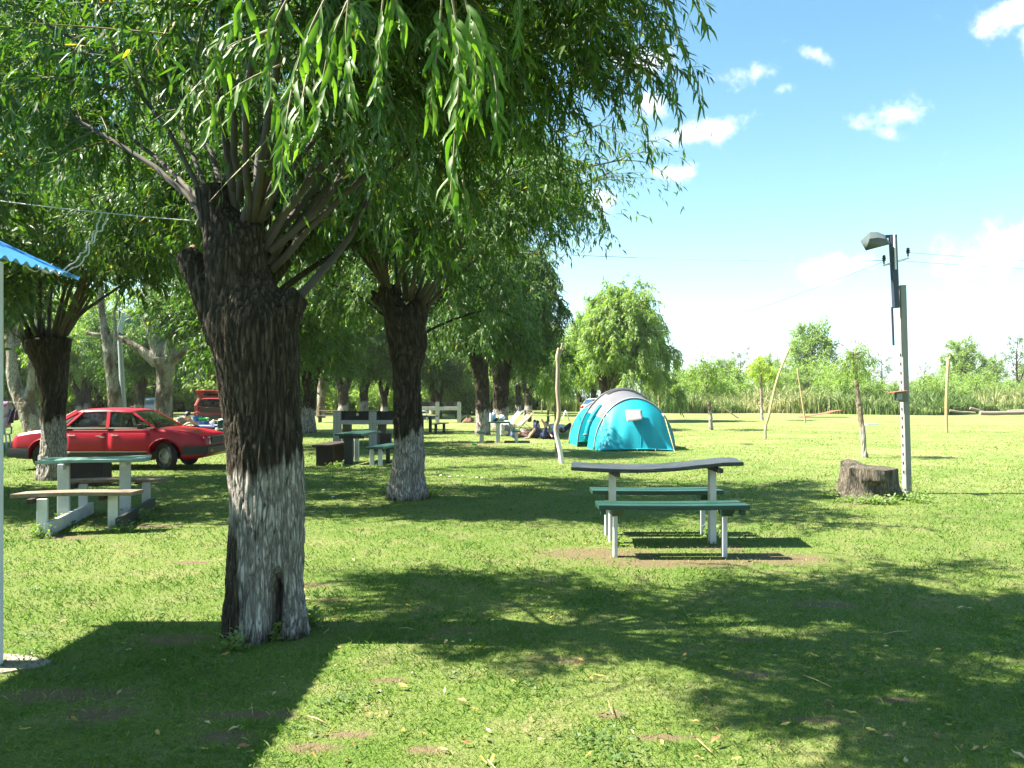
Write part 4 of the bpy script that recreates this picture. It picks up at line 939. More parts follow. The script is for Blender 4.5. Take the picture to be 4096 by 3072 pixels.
pole('thin curved pole standing beside the rusty metal sheet', 46, [[(3222, 1694, 4), (3214, 1640, 3.6), (3202, 1560, 3.2), (3189, 1475, 2.6)]], M_POLE2)
pole('straight pole with a small fork on top, right of the lamp post', 33, [[(3788, 1738, 5.5), (3785, 1650, 6), (3789, 1520, 5.5), (3793, 1448, 7), (3788, 1432, 3)], [(3793, 1450, 4), (3800, 1426, 2.5)]], M_POLE2)
pole('thin stick leaning low to the left beside the bent sapling', 56, [[(2956, 1674, 2.6), (2905, 1640, 2.6), (2857, 1604, 2.2)]], M_POLE2, 'stick', 'wooden_stick')
pole('thin stick leaning right at the foot of the reeds, left of the bent sapling', 88, [[(2739, 1643, 2.4), (2750, 1590, 2.2), (2757, 1540, 2)]], M_POLE2, 'stick', 'wooden_stick')
pole('short dark stake just left of the bent sapling', 80, [[(2794, 1648, 2.6), (2797, 1620, 2.4), (2799, 1588, 2)]], M_BARK_FAR, 'stick', 'wooden_stick')
pole('thin straight stake right behind the tent', 60, [[(2637, 1668, 3), (2634, 1600, 2.6), (2632, 1538, 2.2)]], M_POLE2, 'stick', 'wooden_stick')
pole('thin stake at the reed edge left of the crooked pole', 70, [[(2168, 1656, 3), (2166, 1600, 2.6), (2163, 1560, 2)]], M_POLE2, 'stick', 'wooden_stick')
pole('thin bent stake beside the crooked pole, right of the other stake', 70, [[(2196, 1656, 3), (2190, 1610, 2.6), (2184, 1565, 2)]], M_POLE2, 'stick', 'wooden_stick')
rs = np.random.default_rng(77)
own_tree('young willow whip in leaf just behind the crooked forked pole', 2222, 19.5, [[(2226, 1835, 5), (2222, 1700, 4.5), (2220, 1520, 4), (2216, 1470, 3.5)]], fan(2216, 1480, 9, 80, 19.5, 4), dict(FS, leaf=(.13, .02), spacing=.09), None, .012, 'sapling', M_SAP, None, None, M_LEAF_SAP)

# ---- the reed bed along the far side of the lawn
def reeds(n):
    x = rs.uniform(-62, 92, n); depth = rs.random(n) ** 1.6
    edge = 74 + 5 * np.sin(x * .11 + 1) + 3 * np.sin(x * .31) - .06 * np.clip(x - 20, 0, 60); edge = np.where(x < 4, edge + 14, edge)
    y = edge + depth * 13
    H = (1.4 + 1.5 * depth + .5 * np.sin(x * .5) + .4 * np.sin(x * 1.3 + y)) * rs.uniform(.6, 1.15, n) * np.where(x < 4, .7, .90)
    front = rs.random(n) < .25; H[front] *= .5
    a = rs.uniform(0, 6.283, n); lean = H * rs.uniform(.08, .55, n); wd = rs.uniform(.028, .06, n); b = a + rs.normal(0, 1, n)
    dx, dy = np.cos(a) * wd, np.sin(a) * wd; lx, ly = np.cos(b) * lean, np.sin(b) * lean; z0 = np.zeros(n)
    co = np.stack([np.stack([x - dx * .6, y - dy * .6, z0], 1), np.stack([x + dx * .6, y + dy * .6, z0], 1), np.stack([x + lx * .3 + dx, y + ly * .3 + dy, H * .68], 1),
                   np.stack([x + lx * .3 - dx, y + ly * .3 - dy, H * .68], 1), np.stack([x + lx, y + ly, H * (.80 + .2 * rs.random(n))], 1)], 1).reshape(-1, 3)
    i = np.arange(n) * 5
    dry = np.clip(.20 + .28 * np.sin(x * .23 + 2) + .2 * np.sin(x * .9 + y * .4) + rs.normal(0, .22, n), 0, 1)
    return np_mesh('reeds', co, [np.stack([i, i + 1, i + 2, i + 3], 1), np.stack([i + 3, i + 2, i + 4], 1)], {'rnd': np.repeat(dry, 5)})
def reed_material():
    t = NT('reed_blade'); r = t.attr('rnd'); c = t.ramp(r, [(0, (.08, .14, .035)), (.4, (.16, .21, .065)), (.7, (.30, .30, .14)), (1, (.44, .39, .23))])
    b = t.principled(c, .6, 0, None, Specular_IOR_Level=.3); tr = t.n('ShaderNodeBsdfTranslucent'); t.plug(tr.inputs[0], t.mix(1.0, c, (1.4, 1.4, .9), 'MULTIPLY'))
    m = t.n('ShaderNodeMixShader'); m.inputs[0].default_value = .3; t.t.links.new(b, m.inputs[1]); t.t.links.new(tr.outputs[0], m.inputs[2]); return t.out(m.outputs[0])
M_REED = reed_material()
tag(link('reeds', reeds(72000), None, M_REED), 'tall green and straw-coloured reeds along the far edge of the lawn', 'reeds', kind='stuff')
# ------------------------------------------------------------------ the kiosk at the left edge: corrugated roof, white column, concrete pad
rs = np.random.default_rng(7); random.seed(7)
M_WHITE = plain('white_paint', (.66, .68, .70), .55, .10, 3, .12)
M_BLUE = plain('blue_sheet', (.035, .20, .52), .38, .22, 3, .05)
M_CONC = plain('concrete', (.20, .175, .14), .9, .45, 6, .3)
M_WOODGREY = plain('weathered_wood', (.20, .165, .125), .8, .4, 5, .35, stretch=(1, 6, 6))
M_DARK = plain('black_rubber', (.018, .018, .018), .75, .3, 9, .1)
M_WIRE = plain('wire', (.34, .33, .30), .5, .1, 3, 0)
M_WIRE_DARK = plain('dark_wire', (.10, .11, .13), .6, .1, 3, 0)
KX, KY, KZ = -2.90, 5.20, 2.30
kb = Vector((-2.86, 4.33, 0))
K = thing('kiosk', 'kiosk corner with a blue corrugated roof and white column at the left edge', 'building', kb)
SL = .46
def corr(y): return .014 * math.sin(y * 2 * math.pi / .098)
for q, (y0, y1) in enumerate(((4.24, 5.20), (3.26, 4.25), (2.28, 3.27), (1.30, 2.29), (.32, 1.31), (-.66, .33), (-1.64, -.65))):
    n = int((y1 - y0) / .012); v = []; f = []; dz = .004 * (q % 2)
    for i in range(n + 1):
        y = y0 + (y1 - y0) * i / n
        for (x, z) in ((KX, KZ), (KX - 1.3, KZ + 1.3 * SL), (KX - 2.6, KZ + 2.6 * SL)):
            v.append((x, y, z + corr(y) + dz)); v.append((x + .0006, y, z + corr(y) + dz - .0035))
    for i in range(n):
        a = i * 6
        for k in range(2): f += [(a + 2 * k, a + 6 + 2 * k, a + 8 + 2 * k, a + 2 + 2 * k), (a + 1 + 2 * k, a + 3 + 2 * k, a + 9 + 2 * k, a + 7 + 2 * k)]
        f.append((a, a + 1, a + 7, a + 6))
    f += [(0, 2, 3, 1), (2, 4, 5, 3)]; e = n * 6; f += [(e, e + 1, e + 3, e + 2), (e + 2, e + 3, e + 5, e + 4)]
    MB().add(v, f).build('roof_sheet', M_BLUE, K, None)
mb = MB(); mb.obox((KX - .62, 1.8, KZ + .19), (0, 1, 0), (6.6, .06, .08)); mb.build('beam', M_WOODGREY, K, bevel=.006)
mb = MB(); mb.obox((KX - 2.45, 1.8, KZ + 2.45 * SL - .07), (0, 1, 0), (6.6, .06, .10)); mb.build('beam', M_WOODGREY, K, bevel=.006)
for y in (5.08, 3.7, 2.3):
    mb = MB(); mb.obox((KX - 1.62, y, KZ + 1.62 * SL - .064), (1, 0, -SL), (2.2, .05, .07)); mb.build('rafter', M_WOODGREY, K, bevel=.005)
mb = MB(); mb.tube([kb + Vector((-.06, 0, 0)), kb + Vector((-.06, 0, 2.26))], .066, 20); mb.build('column', M_WHITE, K, 40)
mb = MB(); mb.tube([Vector((-2.92, .6, 0)), Vector((-2.92, .6, 2.26))], .066, 20); mb.build('column', M_WHITE, K, 40)
mb = MB(); n = 26; vs = []
for k in range(n):
    a = 2 * math.pi * k / n; r = 1 + .10 * math.sin(3 * a + 1) + .05 * math.sin(7 * a)
    vs.append((-3.05 + .40 * r * math.cos(a), 4.33 + .20 * r * math.sin(a), .010))
vs += [(x * 1.0 + (x + 3.05) * .04, y + (y - 4.33) * .04, -.02) for x, y, z in vs]
mb.add(vs, [tuple(range(n))] + [(k, k + n, (k + 1) % n + n, (k + 1) % n) for k in range(n)]); mb.build('pad', M_CONC, K)

# ------------------------------------------------------------------ picnic furniture
M_WP = worn_paint('worn_white_paint', (.50, .51, .50), (.16, .12, .09), .28)
M_GRN = worn_paint('worn_green_paint', (.010, .048, .034), (.07, .085, .075), .36, .42, (1.2, 6, 6))
M_GRN2 = worn_paint('chalky_green_paint', (.14, .27, .22), (.17, .19, .16), .42, .5, (1.2, 6, 6))
M_GREYTOP = worn_paint('worn_grey_green_plank', (.017, .022, .024), (.08, .08, .075), .46, .42, (1.2, 7, 7))
M_BROWNPL = worn_paint('bare_plank', (.11, .07, .042), (.22, .165, .11), .55, .7, (1.2, 8, 8))
M_DKBROWN = plain('dark_brown_board', (.024, .012, .007), .8, .5, 6, .4)
M_DKWOOD = worn_paint('dark_bracket', (.020, .024, .022), (.085, .065, .045), .35)
GT = 'picnic tables on the lawn'; GBN = 'benches beside the picnic tables'
def mid(a, b): return (a + b) / 2
def post(mb, p, z, w, t, ax): mb.obox(p + Vector((0, 0, z / 2 - .03)), ax, (w, t, z + .06), (0, 0, 1))
# the front table: one long sagging plank on two flat posts, a bench on each side standing free
lp, rp = Vector((1.035, 7.98, 0)), Vector((2.065, 7.98, 0)); c = mid(lp, rp)
TB = thing('picnic_table', 'picnic table with sagging grey top on two white posts, before the tent', 'table', c, group=GT)
mb = MB(); mb.plank((.615, 7.98, .815), (2.345, 8.02, .858), .56, .040, lambda u: -.044 * math.sin(math.pi * min(u * 1.15, 1)), 16, (0, 1, 0), .03); mb.build('tabletop', M_GREYTOP, TB, bevel=.006)
for p, z in ((lp, .72), (rp, .76)):
    mb = MB(); mb.obox(p + Vector((0, .02, z / 2 - .03)), (1, 0, 0), (.066, .10, z + .06)); mb.build('leg', M_WP, TB, bevel=.005)
    mb = MB(); mb.obox(p + Vector((.02, .0, z + .008)), (0, 1, 0), (.50, .05, .045)); mb.build('crosspiece', M_DKWOOD, TB, bevel=.004)
def bench(label, pts, w, top, x0, x1, zt, matp, legw, nb=2, yc=None, bracket=True):
    c = mid(pts[0], pts[1]); y = yc if yc else c.y
    t = thing('bench', label, 'bench', c, group=GBN)
    for k in range(nb):
        yy = y + (k - (nb - 1) / 2) * (w + .022)
        mb = MB(); mb.plank((x0, yy, zt), (x1 + .03 * (k == 0), yy, zt + .004 * k), w, top, lambda u: -.006 * math.sin(math.pi * u), 8, (0, 1, 0)); mb.build('plank', matp, t, bevel=.005)
    for p in pts:
        mb = MB(); mb.obox(p + Vector((0, 0, (zt - top - .07) / 2 - .02)), (1, 0, 0), (legw, .09, zt - top - .03)); mb.build('leg', M_WP, t, bevel=.004)
        mb = MB(); yb = y
        mb.add([(p.x + .055, yb - w * 1.05, zt - top - .002), (p.x + .055, yb + w * 1.05, zt - top - .002), (p.x + .055, yb + w * .5, zt - top - .07), (p.x + .055, yb - w * .5, zt - top - .07)] +
               [(p.x - .035, yb - w * 1.05, zt - top - .002), (p.x - .035, yb + w * 1.05, zt - top - .002), (p.x - .035, yb + w * .5, zt - top - .07), (p.x - .035, yb - w * .5, zt - top - .07)],
               [(0, 1, 2, 3), (7, 6, 5, 4), (0, 4, 5, 1), (1, 5, 6, 2), (2, 6, 7, 3), (3, 7, 4, 0)])
        mb.build('crosspiece', M_GRN, t)
    if bracket:
        for xx in (x0 + .05, x1 - .02):
            mb = MB(); mb.obox((xx, y - w * .55, zt - top - .028), (1, 0, 0), (.05, .05, .05)); mb.build('bracket', M_GRN, t, bevel=.004)
    return t
bench('dark green two-plank bench on the near side of the sagging grey table', [Vector((.972, 7.30, 0)), Vector((2.005, 7.32, 0))], .145, .045, .80, 2.17, .507, M_GRN, .036)
bench('dark green bench on the far side of the sagging grey table', [Vector((1.035, 8.47, 0)), Vector((2.09, 8.50, 0))], .145, .045, .865, 2.25, .50, M_GRN, .040, 2, 8.5, False)
# the left table: table and benches joined by rails on the ground
Lf, Rf = G(170, 2142), G(452, 2122); Lb, Rb = G(333, 2061), G(585, 2038); Lp, Rp = G(255, 2092), G(501, 2067)
TA = thing('picnic_table', 'picnic table with pale green top and brown benches, left of the nearest willow', 'table', mid(Lp, Rp), group=GT)
ax = (Rp - Lp).normalized()
a0, a1 = P(170, 1847, 9.32), P(592, 1834, 9.75); a0.z = a1.z = .755
axA = (a1 - a0).normalized(); sdA = Vector((-axA.y, axA.x, 0))
for k in range(3):
    o = sdA * ((k - 1) * .205)
    mb = MB(); mb.plank(a0 + o, a1 + o, .198, .035, lambda u: .006 * math.sin(5 * u + k), 8, sdA, .03); mb.build('plank', M_GRN2, TA, bevel=.004)
for p in (Lp, Rp):
    mb = MB(); mb.obox(p + Vector((0, 0, .33)), axA, (.125, .10, .72)); mb.build('leg', M_WP, TA, bevel=.006)
    mb = MB(); mb.obox(p + Vector((0, 0, .685)), sdA, (.52, .06, .07)); mb.build('crosspiece', M_WP, TA, bevel=.005)
for (p, q, zt, e0, e1) in ((Lf, Rf, .455, (72, 8.5), (552, 8.75)), (Lb, Rb, .445, (268, 9.95), (662, 10.2))):
    s0 = P(e0[0], 1970, e0[1]); s1 = P(e1[0], 1950, e1[1]); s0.z = s1.z = zt
    mb = MB(); mb.plank(s0, s1, .26, .042, lambda u: .008 * math.sin(4 * u), 8, (-.2, 1, 0), .03); mb.build('bench_plank', M_BROWNPL, TA, bevel=.005)
    for r in (p, q):
        mb = MB(); mb.obox(r + Vector((0, 0, .185)), axA, (.10, .085, .43)); mb.build('bench_leg', M_WP, TA, bevel=.005)
        mb = MB(); mb.obox(r + Vector((.0, .0, .385)) - axA * .085, (-.2, 1, 0), (.24, .055, .055)); mb.build('bench_bracket', M_DKBROWN, TA, bevel=.004)
for p, q, m in ((Lf, Lb, M_WP), (Rf, Rb, M_DKWOOD)):
    d = (q - p).normalized(); mb = MB(); mb.obox(mid(p, q) + axA * .07 + Vector((0, 0, .075)), d, ((q - p).length + .22, .045, .15)); mb.build('ground_rail', m, TA, bevel=.004)
# brown box behind it
bc = G(335, 1945); mb = MB()
mb.obox(bc + Vector((0, .2, .20)), (1, .1, 0), (.56, .40, .42)); mb.obox(bc + Vector((0, .2, .424)), (1, .1, 0), (.60, .44, .03))
mb.single('wooden_box', M_DKBROWN, 'dark brown wooden box behind the pale green picnic table', 'box', bc, bevel=.01)
# the table by the grill, seen end on, with a brown bench and a green one
C0 = G(1415, 1856)
TC = thing('picnic_table', 'small dark picnic table seen end-on in front of the near brick grill', 'table', C0, group=GT)
for k in range(3):
    xx = P(1410, 1740, 17.6).x + (k - 1) * .20
    mb = MB(); mb.plank((xx - .02, 17.2, .70), (xx + .16, 18.75, .70), .195, .05, lambda u: .006 * math.sin(6 * u + 2 * k), 8, (1, 0, 0)); mb.build('plank', M_GRN, TC, bevel=.005)
for px, y in ((1395, 17.45), (1427, 18.3)):
    mb = MB(); mb.obox((P(px, 1, y).x, y, .31), (1, 0, 0), (.20 if y < 18 else .10, .10, .66)); mb.build('leg', M_DKWOOD if y < 18 else M_WP, TC, bevel=.006)
mb = MB(); mb.obox((P(1412, 1, 17.5).x, 17.36, .615), (1, 0, 0), (.56, .05, .07)); mb.build('crosspiece', M_DKWOOD, TC, bevel=.004)
t = thing('bench', 'brown bench on solid board ends, left of the end-on table by the grill', 'bench', G(1300, 1865), group=GBN)
bx = P(1297, 1, 16.95).x
mb = MB(); mb.plank((bx - .02, 16.75, .475), (bx + .14, 18.2, .475), .40, .045, None, 6, (1, 0, 0)); mb.build('plank', M_DKBROWN, t, bevel=.006)
for y in (17.0, 17.9):
    mb = MB(); mb.obox((bx + (y - 17) * .1, y, .21), (1, 0, 0), (.37, .07, .44)); mb.build('board_leg', M_DKBROWN, t, bevel=.005)
t = thing('bench', 'green bench with white legs right of the end-on table by the grill', 'bench', G(1510, 1860), group=GBN)
bx = P(1505, 1, 17).x
mb = MB(); mb.plank((bx, 16.75, .43), (bx + .25, 18.15, .43), .36, .05, None, 6, (1, 0, 0)); mb.build('plank', M_GRN, t, bevel=.006)
for (dx, y, m) in ((-.01, 17.05, M_WP), (.22, 17.8, M_DKWOOD)):
    for q in (-1, 1):
        mb = MB(); mb.obox((bx + dx + q * .09, y, .185), (1, 0, 0), (.09, .08, .39)); mb.build('leg', m, t, bevel=.005)
    mb = MB(); mb.obox((bx + dx, y, .375 - .03), (1, 0, 0), (.34, .06, .055)); mb.build('crosspiece', M_DKWOOD, t, bevel=.004)
bb = G(1540, 1795); mb = MB(); mb.obox(bb + Vector((0, .15, .20)), (1, 0, 0), (.30, .28, .42)); mb.obox(bb + Vector((0, .15, .425)), (1, 0, 0), (.32, .30, .03))
mb.single('wooden_box', M_DKBROWN, 'dark upright wooden box behind the green bench by the grill', 'box', bb, bevel=.01)

# ---- brick grills: whitewashed piers, a hearth beam and sooty backboards
M_LIME = plain('limewashed_brick', (.38, .37, .35), .85, .30, 7, .3)
M_MORTAR = plain('mortar', (.26, .25, .23), .9, .3, 9, .3)
M_SOOT = plain('sooty_steel', (.014, .012, .013), .8, .6, 4, .3)
def grill(label, Y, piers, py_base, top, beam, boards, yaw=0.0, backs=True):
    X = lambda px: (px - CX) / F * Y
    t = thing('brick_grill', label, 'grill', (X((piers[0] + piers[-1]) / 2), Y, 0), group='brick barbecue grills')
    zt = EYE + (HY - top) / F * Y; s = F / Y
    bme = MB().box((0, 0, 0), (.105, .21, .058)).mesh('brick'); bme.materials.append(M_LIME)
    nb = int((zt - .02) / .069)
    for p in piers:
        mb = MB(); mb.box((X(p), Y + .12, zt / 2), (.215, .225, zt)); pr = mb.build('pier', M_MORTAR, t)
        for k in range(nb):
            for sgn in (-1, 1):
                o = bpy.data.objects.new('brick', bme); COL.objects.link(o); o.parent = pr
                w = Matrix.Translation((X(p) + sgn * .0575 + rnd(-.002, .002), Y + .108 + rnd(-.004, .003), .036 + k * .069)) @ Matrix.Rotation(0 if (k + (sgn > 0)) % 2 else 0, 4, 'Z')
                o.matrix_local = WM[t].inverted() @ w
        if backs:
            mb = MB(); mb.box((X(p) + .20, Y + .62, (zt - .35) / 2), (.26, .24, zt - .35)); mb.build('back_pier', M_CONC, t)
    zb0, zb1 = (EYE + (HY - q) / F * Y for q in beam)
    for a, b in zip(piers[:-1], piers[1:]):
        mb = MB(); mb.box((X((a + b) / 2), Y + .11, (zb0 + zb1) / 2), (X(b) - X(a) - .219, .20, zb1 - zb0)); mb.build('hearth_beam', M_LIME, t, bevel=.008)
        mb = MB(); mb.box((X((a + b) / 2), Y + .45, zb1 - .03), (X(b) - X(a) - .219, .46, .05)); mb.build('hearth_slab', M_CONC, t)
        b0, b1 = (EYE + (HY - q) / F * Y for q in boards)
        mb = MB(); w = X(b) - X(a) - .222; v = []
        for i in range(9):
            x = X(a) + .111 + w * i / 8; q = .015 * math.sin(i * 1.3)
            v += [(x, Y + .16 + q, b0), (x, Y + .16 + q, b1 + .01 * math.sin(i * 2)), (x, Y + .18 + q, b1 + .01 * math.sin(i * 2)), (x, Y + .18 + q, b0)]
        mb.add(v, [(4 * i + k, 4 * i + (k + 1) % 4, 4 * i + 4 + (k + 1) % 4, 4 * i + 4 + k) for i in range(8) for k in range(4)] + [(0, 1, 2, 3), (35, 34, 33, 32)])
        mb.build('backboard', M_SOOT, t)
    return t
g1 = grill('near brick grill with two sooty boards between white piers, behind the small dark table', 24.1, [1346, 1489, 1632], 1783, 1643, (1698, 1681), (1683, 1645))
mb = MB(); mb.lathe(P(1427, 1658, 24.14), (0, -1, 0), [(-.11, .001), (-.11, .045), (-.10, .045), (-.095, .03), (-.10, .028), (-.10, .001)], 16)
mb.build('round_plate', plain('pale_plate', (.55, .50, .34), .5), g1, 40)
grill('far brick grill beyond the second willow, its right pier standing clear', 46, [1640, 1749, 1836], 1690, 1607, (1641, 1627), (1628, 1609), backs=False)

# ---- farther tables and benches
def far_table(label, px, Y, zt, L, wd, yaw, mt, ml, benches=((-.62, .42), (.62, .42)), topz=.04):
    t = thing('picnic_table', label, 'table', ((px - CX) / F * Y, Y, 0), yaw, GT)
    mb = MB(); mb.plank((-L / 2, 0, zt), (L / 2, 0, zt), wd, topz, None, 4); mb.build('tabletop', mt, t, local=True, bevel=.006)
    for s in (-1, 1):
        mb = MB(); mb.box((s * L * .32, 0, (zt - topz) / 2 - .01), (.10, .12, zt - topz + .02)); mb.build('leg', ml, t, local=True, bevel=.006)
    for yb, zb in benches:
        mb = MB(); mb.plank((-L / 2, yb, zb), (L / 2, yb, zb), .27, .045, None, 4); mb.build('bench_plank', mt, t, local=True, bevel=.006)
        for s in (-1, 1):
            mb = MB(); mb.box((s * L * .33, yb, (zb - .045) / 2 - .01), (.09, .10, zb - .045 + .02)); mb.build('bench_leg', ml, t, local=True, bevel=.006)
    return t
TE = far_table('picnic table with a thermos and a hanging pale cloth, by the dark willow', 1992, 26.2, .70, 1.5, .66, R(90), M_GRN, M_WP, ((.55, .36), (-.62, .40)))
far_table('bare picnic table beside the pale streaked gum trunk, left of the near grill', 1316, 47, .72, 1.6, .6, R(8), M_BROWNPL, M_DKWOOD)
far_table('dark picnic table in front of the far brick grill, just right of the second willow', 1705, 33, .72, 1.5, .6, R(75), M_DKWOOD, M_DKWOOD)
far_table('picnic table behind the far brick grill, seen under its hearth', 1795, 55, .72, 1.7, .6, R(10), M_DKWOOD, M_DKWOOD)
TF = far_table('weathered picnic table with a long bench behind the people on the grass', 2112, 48, .72, .55, .5, R(0), M_WOODGREY, M_DKWOOD, ())
t = thing('bench', 'long low plank bench on two dark posts behind the people on the grass', 'bench', ((2156 - CX) / F * 47.4, 47.4, 0), 0, GBN)
mb = MB(); mb.plank((-.80, 0, .40), (.80, 0, .40), .25, .04, None, 4); mb.build('plank', M_WOODGREY, t, local=True, bevel=.005)
for sx in (-.62, .56):
    mb = MB(); mb.box((sx, 0, .18), (.16, .16, .36)); mb.build('leg', M_DKWOOD, t, local=True)
mb = MB(); mb.box((.56, .16, .35), (.10, .10, .72)); mb.build('back_post', M_DKBROWN, t, local=True)

# ---- the metal gate and the field fence at the far side
M_GATE = plain('dark_gate_steel', (.035, .05, .045), .6, .3, 4, .1)
Yg = 86; X = lambda px: (px - CX) / F * Yg
gt = thing('metal_gate', 'dark tubular metal gate seen between the whitewashed trunks', 'gate', (X(1470), Yg, 0))
for px in (1384, 1505, 1560):
    mb = MB(); mb.tube([(X(px), Yg, 0), (X(px), Yg, 1.45)], .06, 8); mb.build('gate_post', M_GATE, gt, 60)
for a, b in ((1384, 1505), (1505, 1560)):
    for z in (.35, .62, .90, 1.15, 1.36):
        mb = MB(); mb.tube([(X(a), Yg, z), (X((a + b) / 2), Yg, z - .02), (X(b), Yg, z)], .030, 6); mb.build('bar', M_GATE, gt, 60)
t = thing('fence_post', 'short white post beside the metal gate', 'post', (X(1425), 84.5, 0))
mb = MB(); mb.tube([(X(1425) * 84.5 / 86, 84.5, 0), (X(1422) * 84.5 / 86, 84.5, .7), (X(1421) * 84.5 / 86, 84.5, 1.42)], [.14, .13, .11], 8); mb.build('post', M_WHITE, t, 60)
# ------------------------------------------------------------------ the tent
def fabric(name, col, rough=.55, trans=.25):
    t = NT(name); v = t.coord('Object'); f = t.noise(v, 2.2, 4, .6); c = t.mix(t.rng(f, .3, .7), tuple(x * .86 for x in col), tuple(min(x * 1.1, .9) for x in col))
    b = t.principled(c, rough, 0, t.bump(t.noise(v, 9, 4, .6), .25, .02), Specular_IOR_Level=.4); tr = t.n('ShaderNodeBsdfTranslucent'); t.plug(tr.inputs[0], c)
    m = t.n('ShaderNodeMixShader'); m.inputs[0].default_value = trans; t.t.links.new(b, m.inputs[1]); t.t.links.new(tr.outputs[0], m.inputs[2]); return t.out(m.outputs[0])
M_TEAL = fabric('turquoise_nylon', (.010, .36, .46)); M_TGREY = fabric('grey_nylon', (.115, .115, .13), .5, .08); M_TDARK = fabric('dark_grey_nylon', (.045, .048, .052)); M_PIPE = fabric('pale_piping', (.24, .25, .25), .5, 0)
M_GUY = plain('yellow_guy_line', (.62, .55, .12), .6, .1, 3, 0)
random.seed(31); rs = np.random.default_rng(31)
tb = Vector((3.35, 23.4, 0))
TN = thing('tent', 'turquoise and grey dome tent standing on the lawn', 'tent', tb)
# pole arches from front to back: (depth, centre x, half width, height)
ARCH = [(22.15, 3.50, 1.14, 1.47), (23.5, 3.33, 1.33, 1.76), (25.2, 3.02, 1.15, 1.42)]
def arch(Y, cx, hw, h, n=25, k=1.95):
    out = []
    for i in range(n):
        a = math.pi * i / (n - 1); c_, s_ = -math.cos(a), math.sin(a)
        out.append(Vector((cx + hw * math.copysign(abs(c_) ** (2 / k), c_), Y, h * s_ ** (2 / k))))
    return out
def between(u):
    "arch at u = 0..2 along the tent; slack between the poles"
    i = min(int(u), 1); w = u - i; a, b = ARCH[i], ARCH[i + 1]; q = [a[j] + (b[j] - a[j]) * w for j in range(4)]; sl = math.sin(math.pi * w)
    return arch(q[0], q[1], q[2] - .05 * sl, q[3] - .03 * sl)
def skin(name, u0, u1, t0, t1, mat, nu=10):
    mb = MB(); rings = []
    for i in range(nu + 1):
        A = between(u0 + (u1 - u0) * i / nu); i0, i1 = round(t0 * 24), round(t1 * 24)
        rings.append([p + Vector((.012 * math.sin(9 * p.z + 4 * i), 0, .008 * math.sin(7 * p.x + 3 * i))) for p in A[i0:i1 + 1]])
    mb.loft(rings, False, False); return mb.build(name, mat, TN, 180)
skin('roof_panel', 0, 1, .20, .80, M_TGREY); skin('side_panel', 0, 1, .80, 1, M_TEAL); skin('side_panel', 0, .52, 0, .20, M_TEAL, 6)
skin('roof_panel', 1, 2, .30, .70, M_TGREY); skin('side_panel', 1, 2, .70, 1, M_TEAL); skin('side_panel', 1.0, 2, 0, .30, M_TEAL)
# sloping front: from the first arch down and out to the peg line, pulled into folds
A0 = ARCH[0]; top = arch(*A0, n=41); fl = []
for i, p in enumerate(top):
    u = i / 40; fl.append(Vector((2.47 + 2.02 * u, 21.55 + .04 * math.sin(3 * u), .02 + .03 * math.sin(math.pi * u))))
mb = MB(); rings = []
for j in range(25):
    w = j / 24; r = []
    for i in range(41):
        p = top[i].lerp(fl[i], w) if top[i].z > .02 else top[i].lerp(fl[i], w)
        u = i / 40; bulge = .10 * math.sin(math.pi * w) * math.sin(math.pi * u)
        fold = .034 * math.sin(math.pi * w) ** .7 * (math.sin(26 * u + 5 * w) * math.exp(-((u - .22) / .16) ** 2) + .9 * math.sin(34 * u - 4 * w) * math.exp(-((u - .62) / .14) ** 2) * w)
        fold += .016 * w * math.sin(17 * u + 3)
        r.append(p + Vector((0, -bulge - fold, .4 * bulge + .2 * fold)))
    rings.append(r)
mb.loft(rings, False, False); mb.build('front_panel', M_TEAL, TN, 180)
mb = MB(); mb.tube([rings[j][22] + Vector((0, -.004, 0)) for j in range(8, 25)], .006, 5); mb.build('seam', M_TEAL, TN, 180)
mb = MB(); mb.tube([p + Vector((0, -.006, .02)) for p in rings[-1]], .016, 6); mb.build('hem', M_TEAL, TN, 180)
for i in (0, 10, 20, 30, 40):
    p = rings[-1][i]; mb = MB(); mb.tube([p + Vector((0, -.02, .03)), p + Vector((0, -.10, -.02))], .006, 5); mb.build('peg', M_WIRE, TN)
# back slope
A2 = ARCH[2]; top = arch(*A2); rings = []
for j in range(9):
    w = j / 8; rings.append([p.lerp(Vector((A2[1] - .15 + (p.x - A2[1]) * .85, 26.6 - .6 * abs((p.x - A2[1]) / A2[2]) ** 2, .01)), w) + Vector((0, .12 * math.sin(math.pi * w), .05 * math.sin(math.pi * w))) for p in top])
mb = MB(); mb.loft(rings, False, False); mb.build('back_panel', M_TEAL, TN, 180)
# porch flap at the left, the rolled door and dark doorway
rings = []
for j in range(7):
    w = j / 6; a = between(1.0)[0:8] if False else None
    b0 = Vector((ARCH[1][1] - ARCH[1][2], 23.5, 0)); d = Vector((2.24, 25.9, .02))
    rings.append([Vector((1.98 + .25 * k / 5, 24.2 + (25.9 - 24.2) * w, 0)).lerp(b0 + Vector((-.02 + .14 * k / 5, .4 + w, 0)), k / 5) + Vector((0, 0, (.75 + .25 * w) * (k / 5) ** 1.2)) for k in range(6)])
mb = MB(); mb.loft(rings, False, False); mb.build('porch_flap', M_TEAL, TN, 180)
mb = MB(); pts = [between(.60)[k] + Vector((-.03, 0, 0)) for k in range(1, 8)]
mb.tube(pts, [.05, .075, .085, .09, .085, .075, .05], 10); mb.build('rolled_door', M_TEAL, TN, 180)
for zz in (.42, .82):
    mb = MB(); q = min(pts, key=lambda p: abs(p.z - zz)); mb.lathe(q, (0, .2, 1), [(-.015, .085), (-.015, .098), (.015, .098), (.015, .085)], 12); mb.build('toggle_tape', M_PIPE, TN, 40)
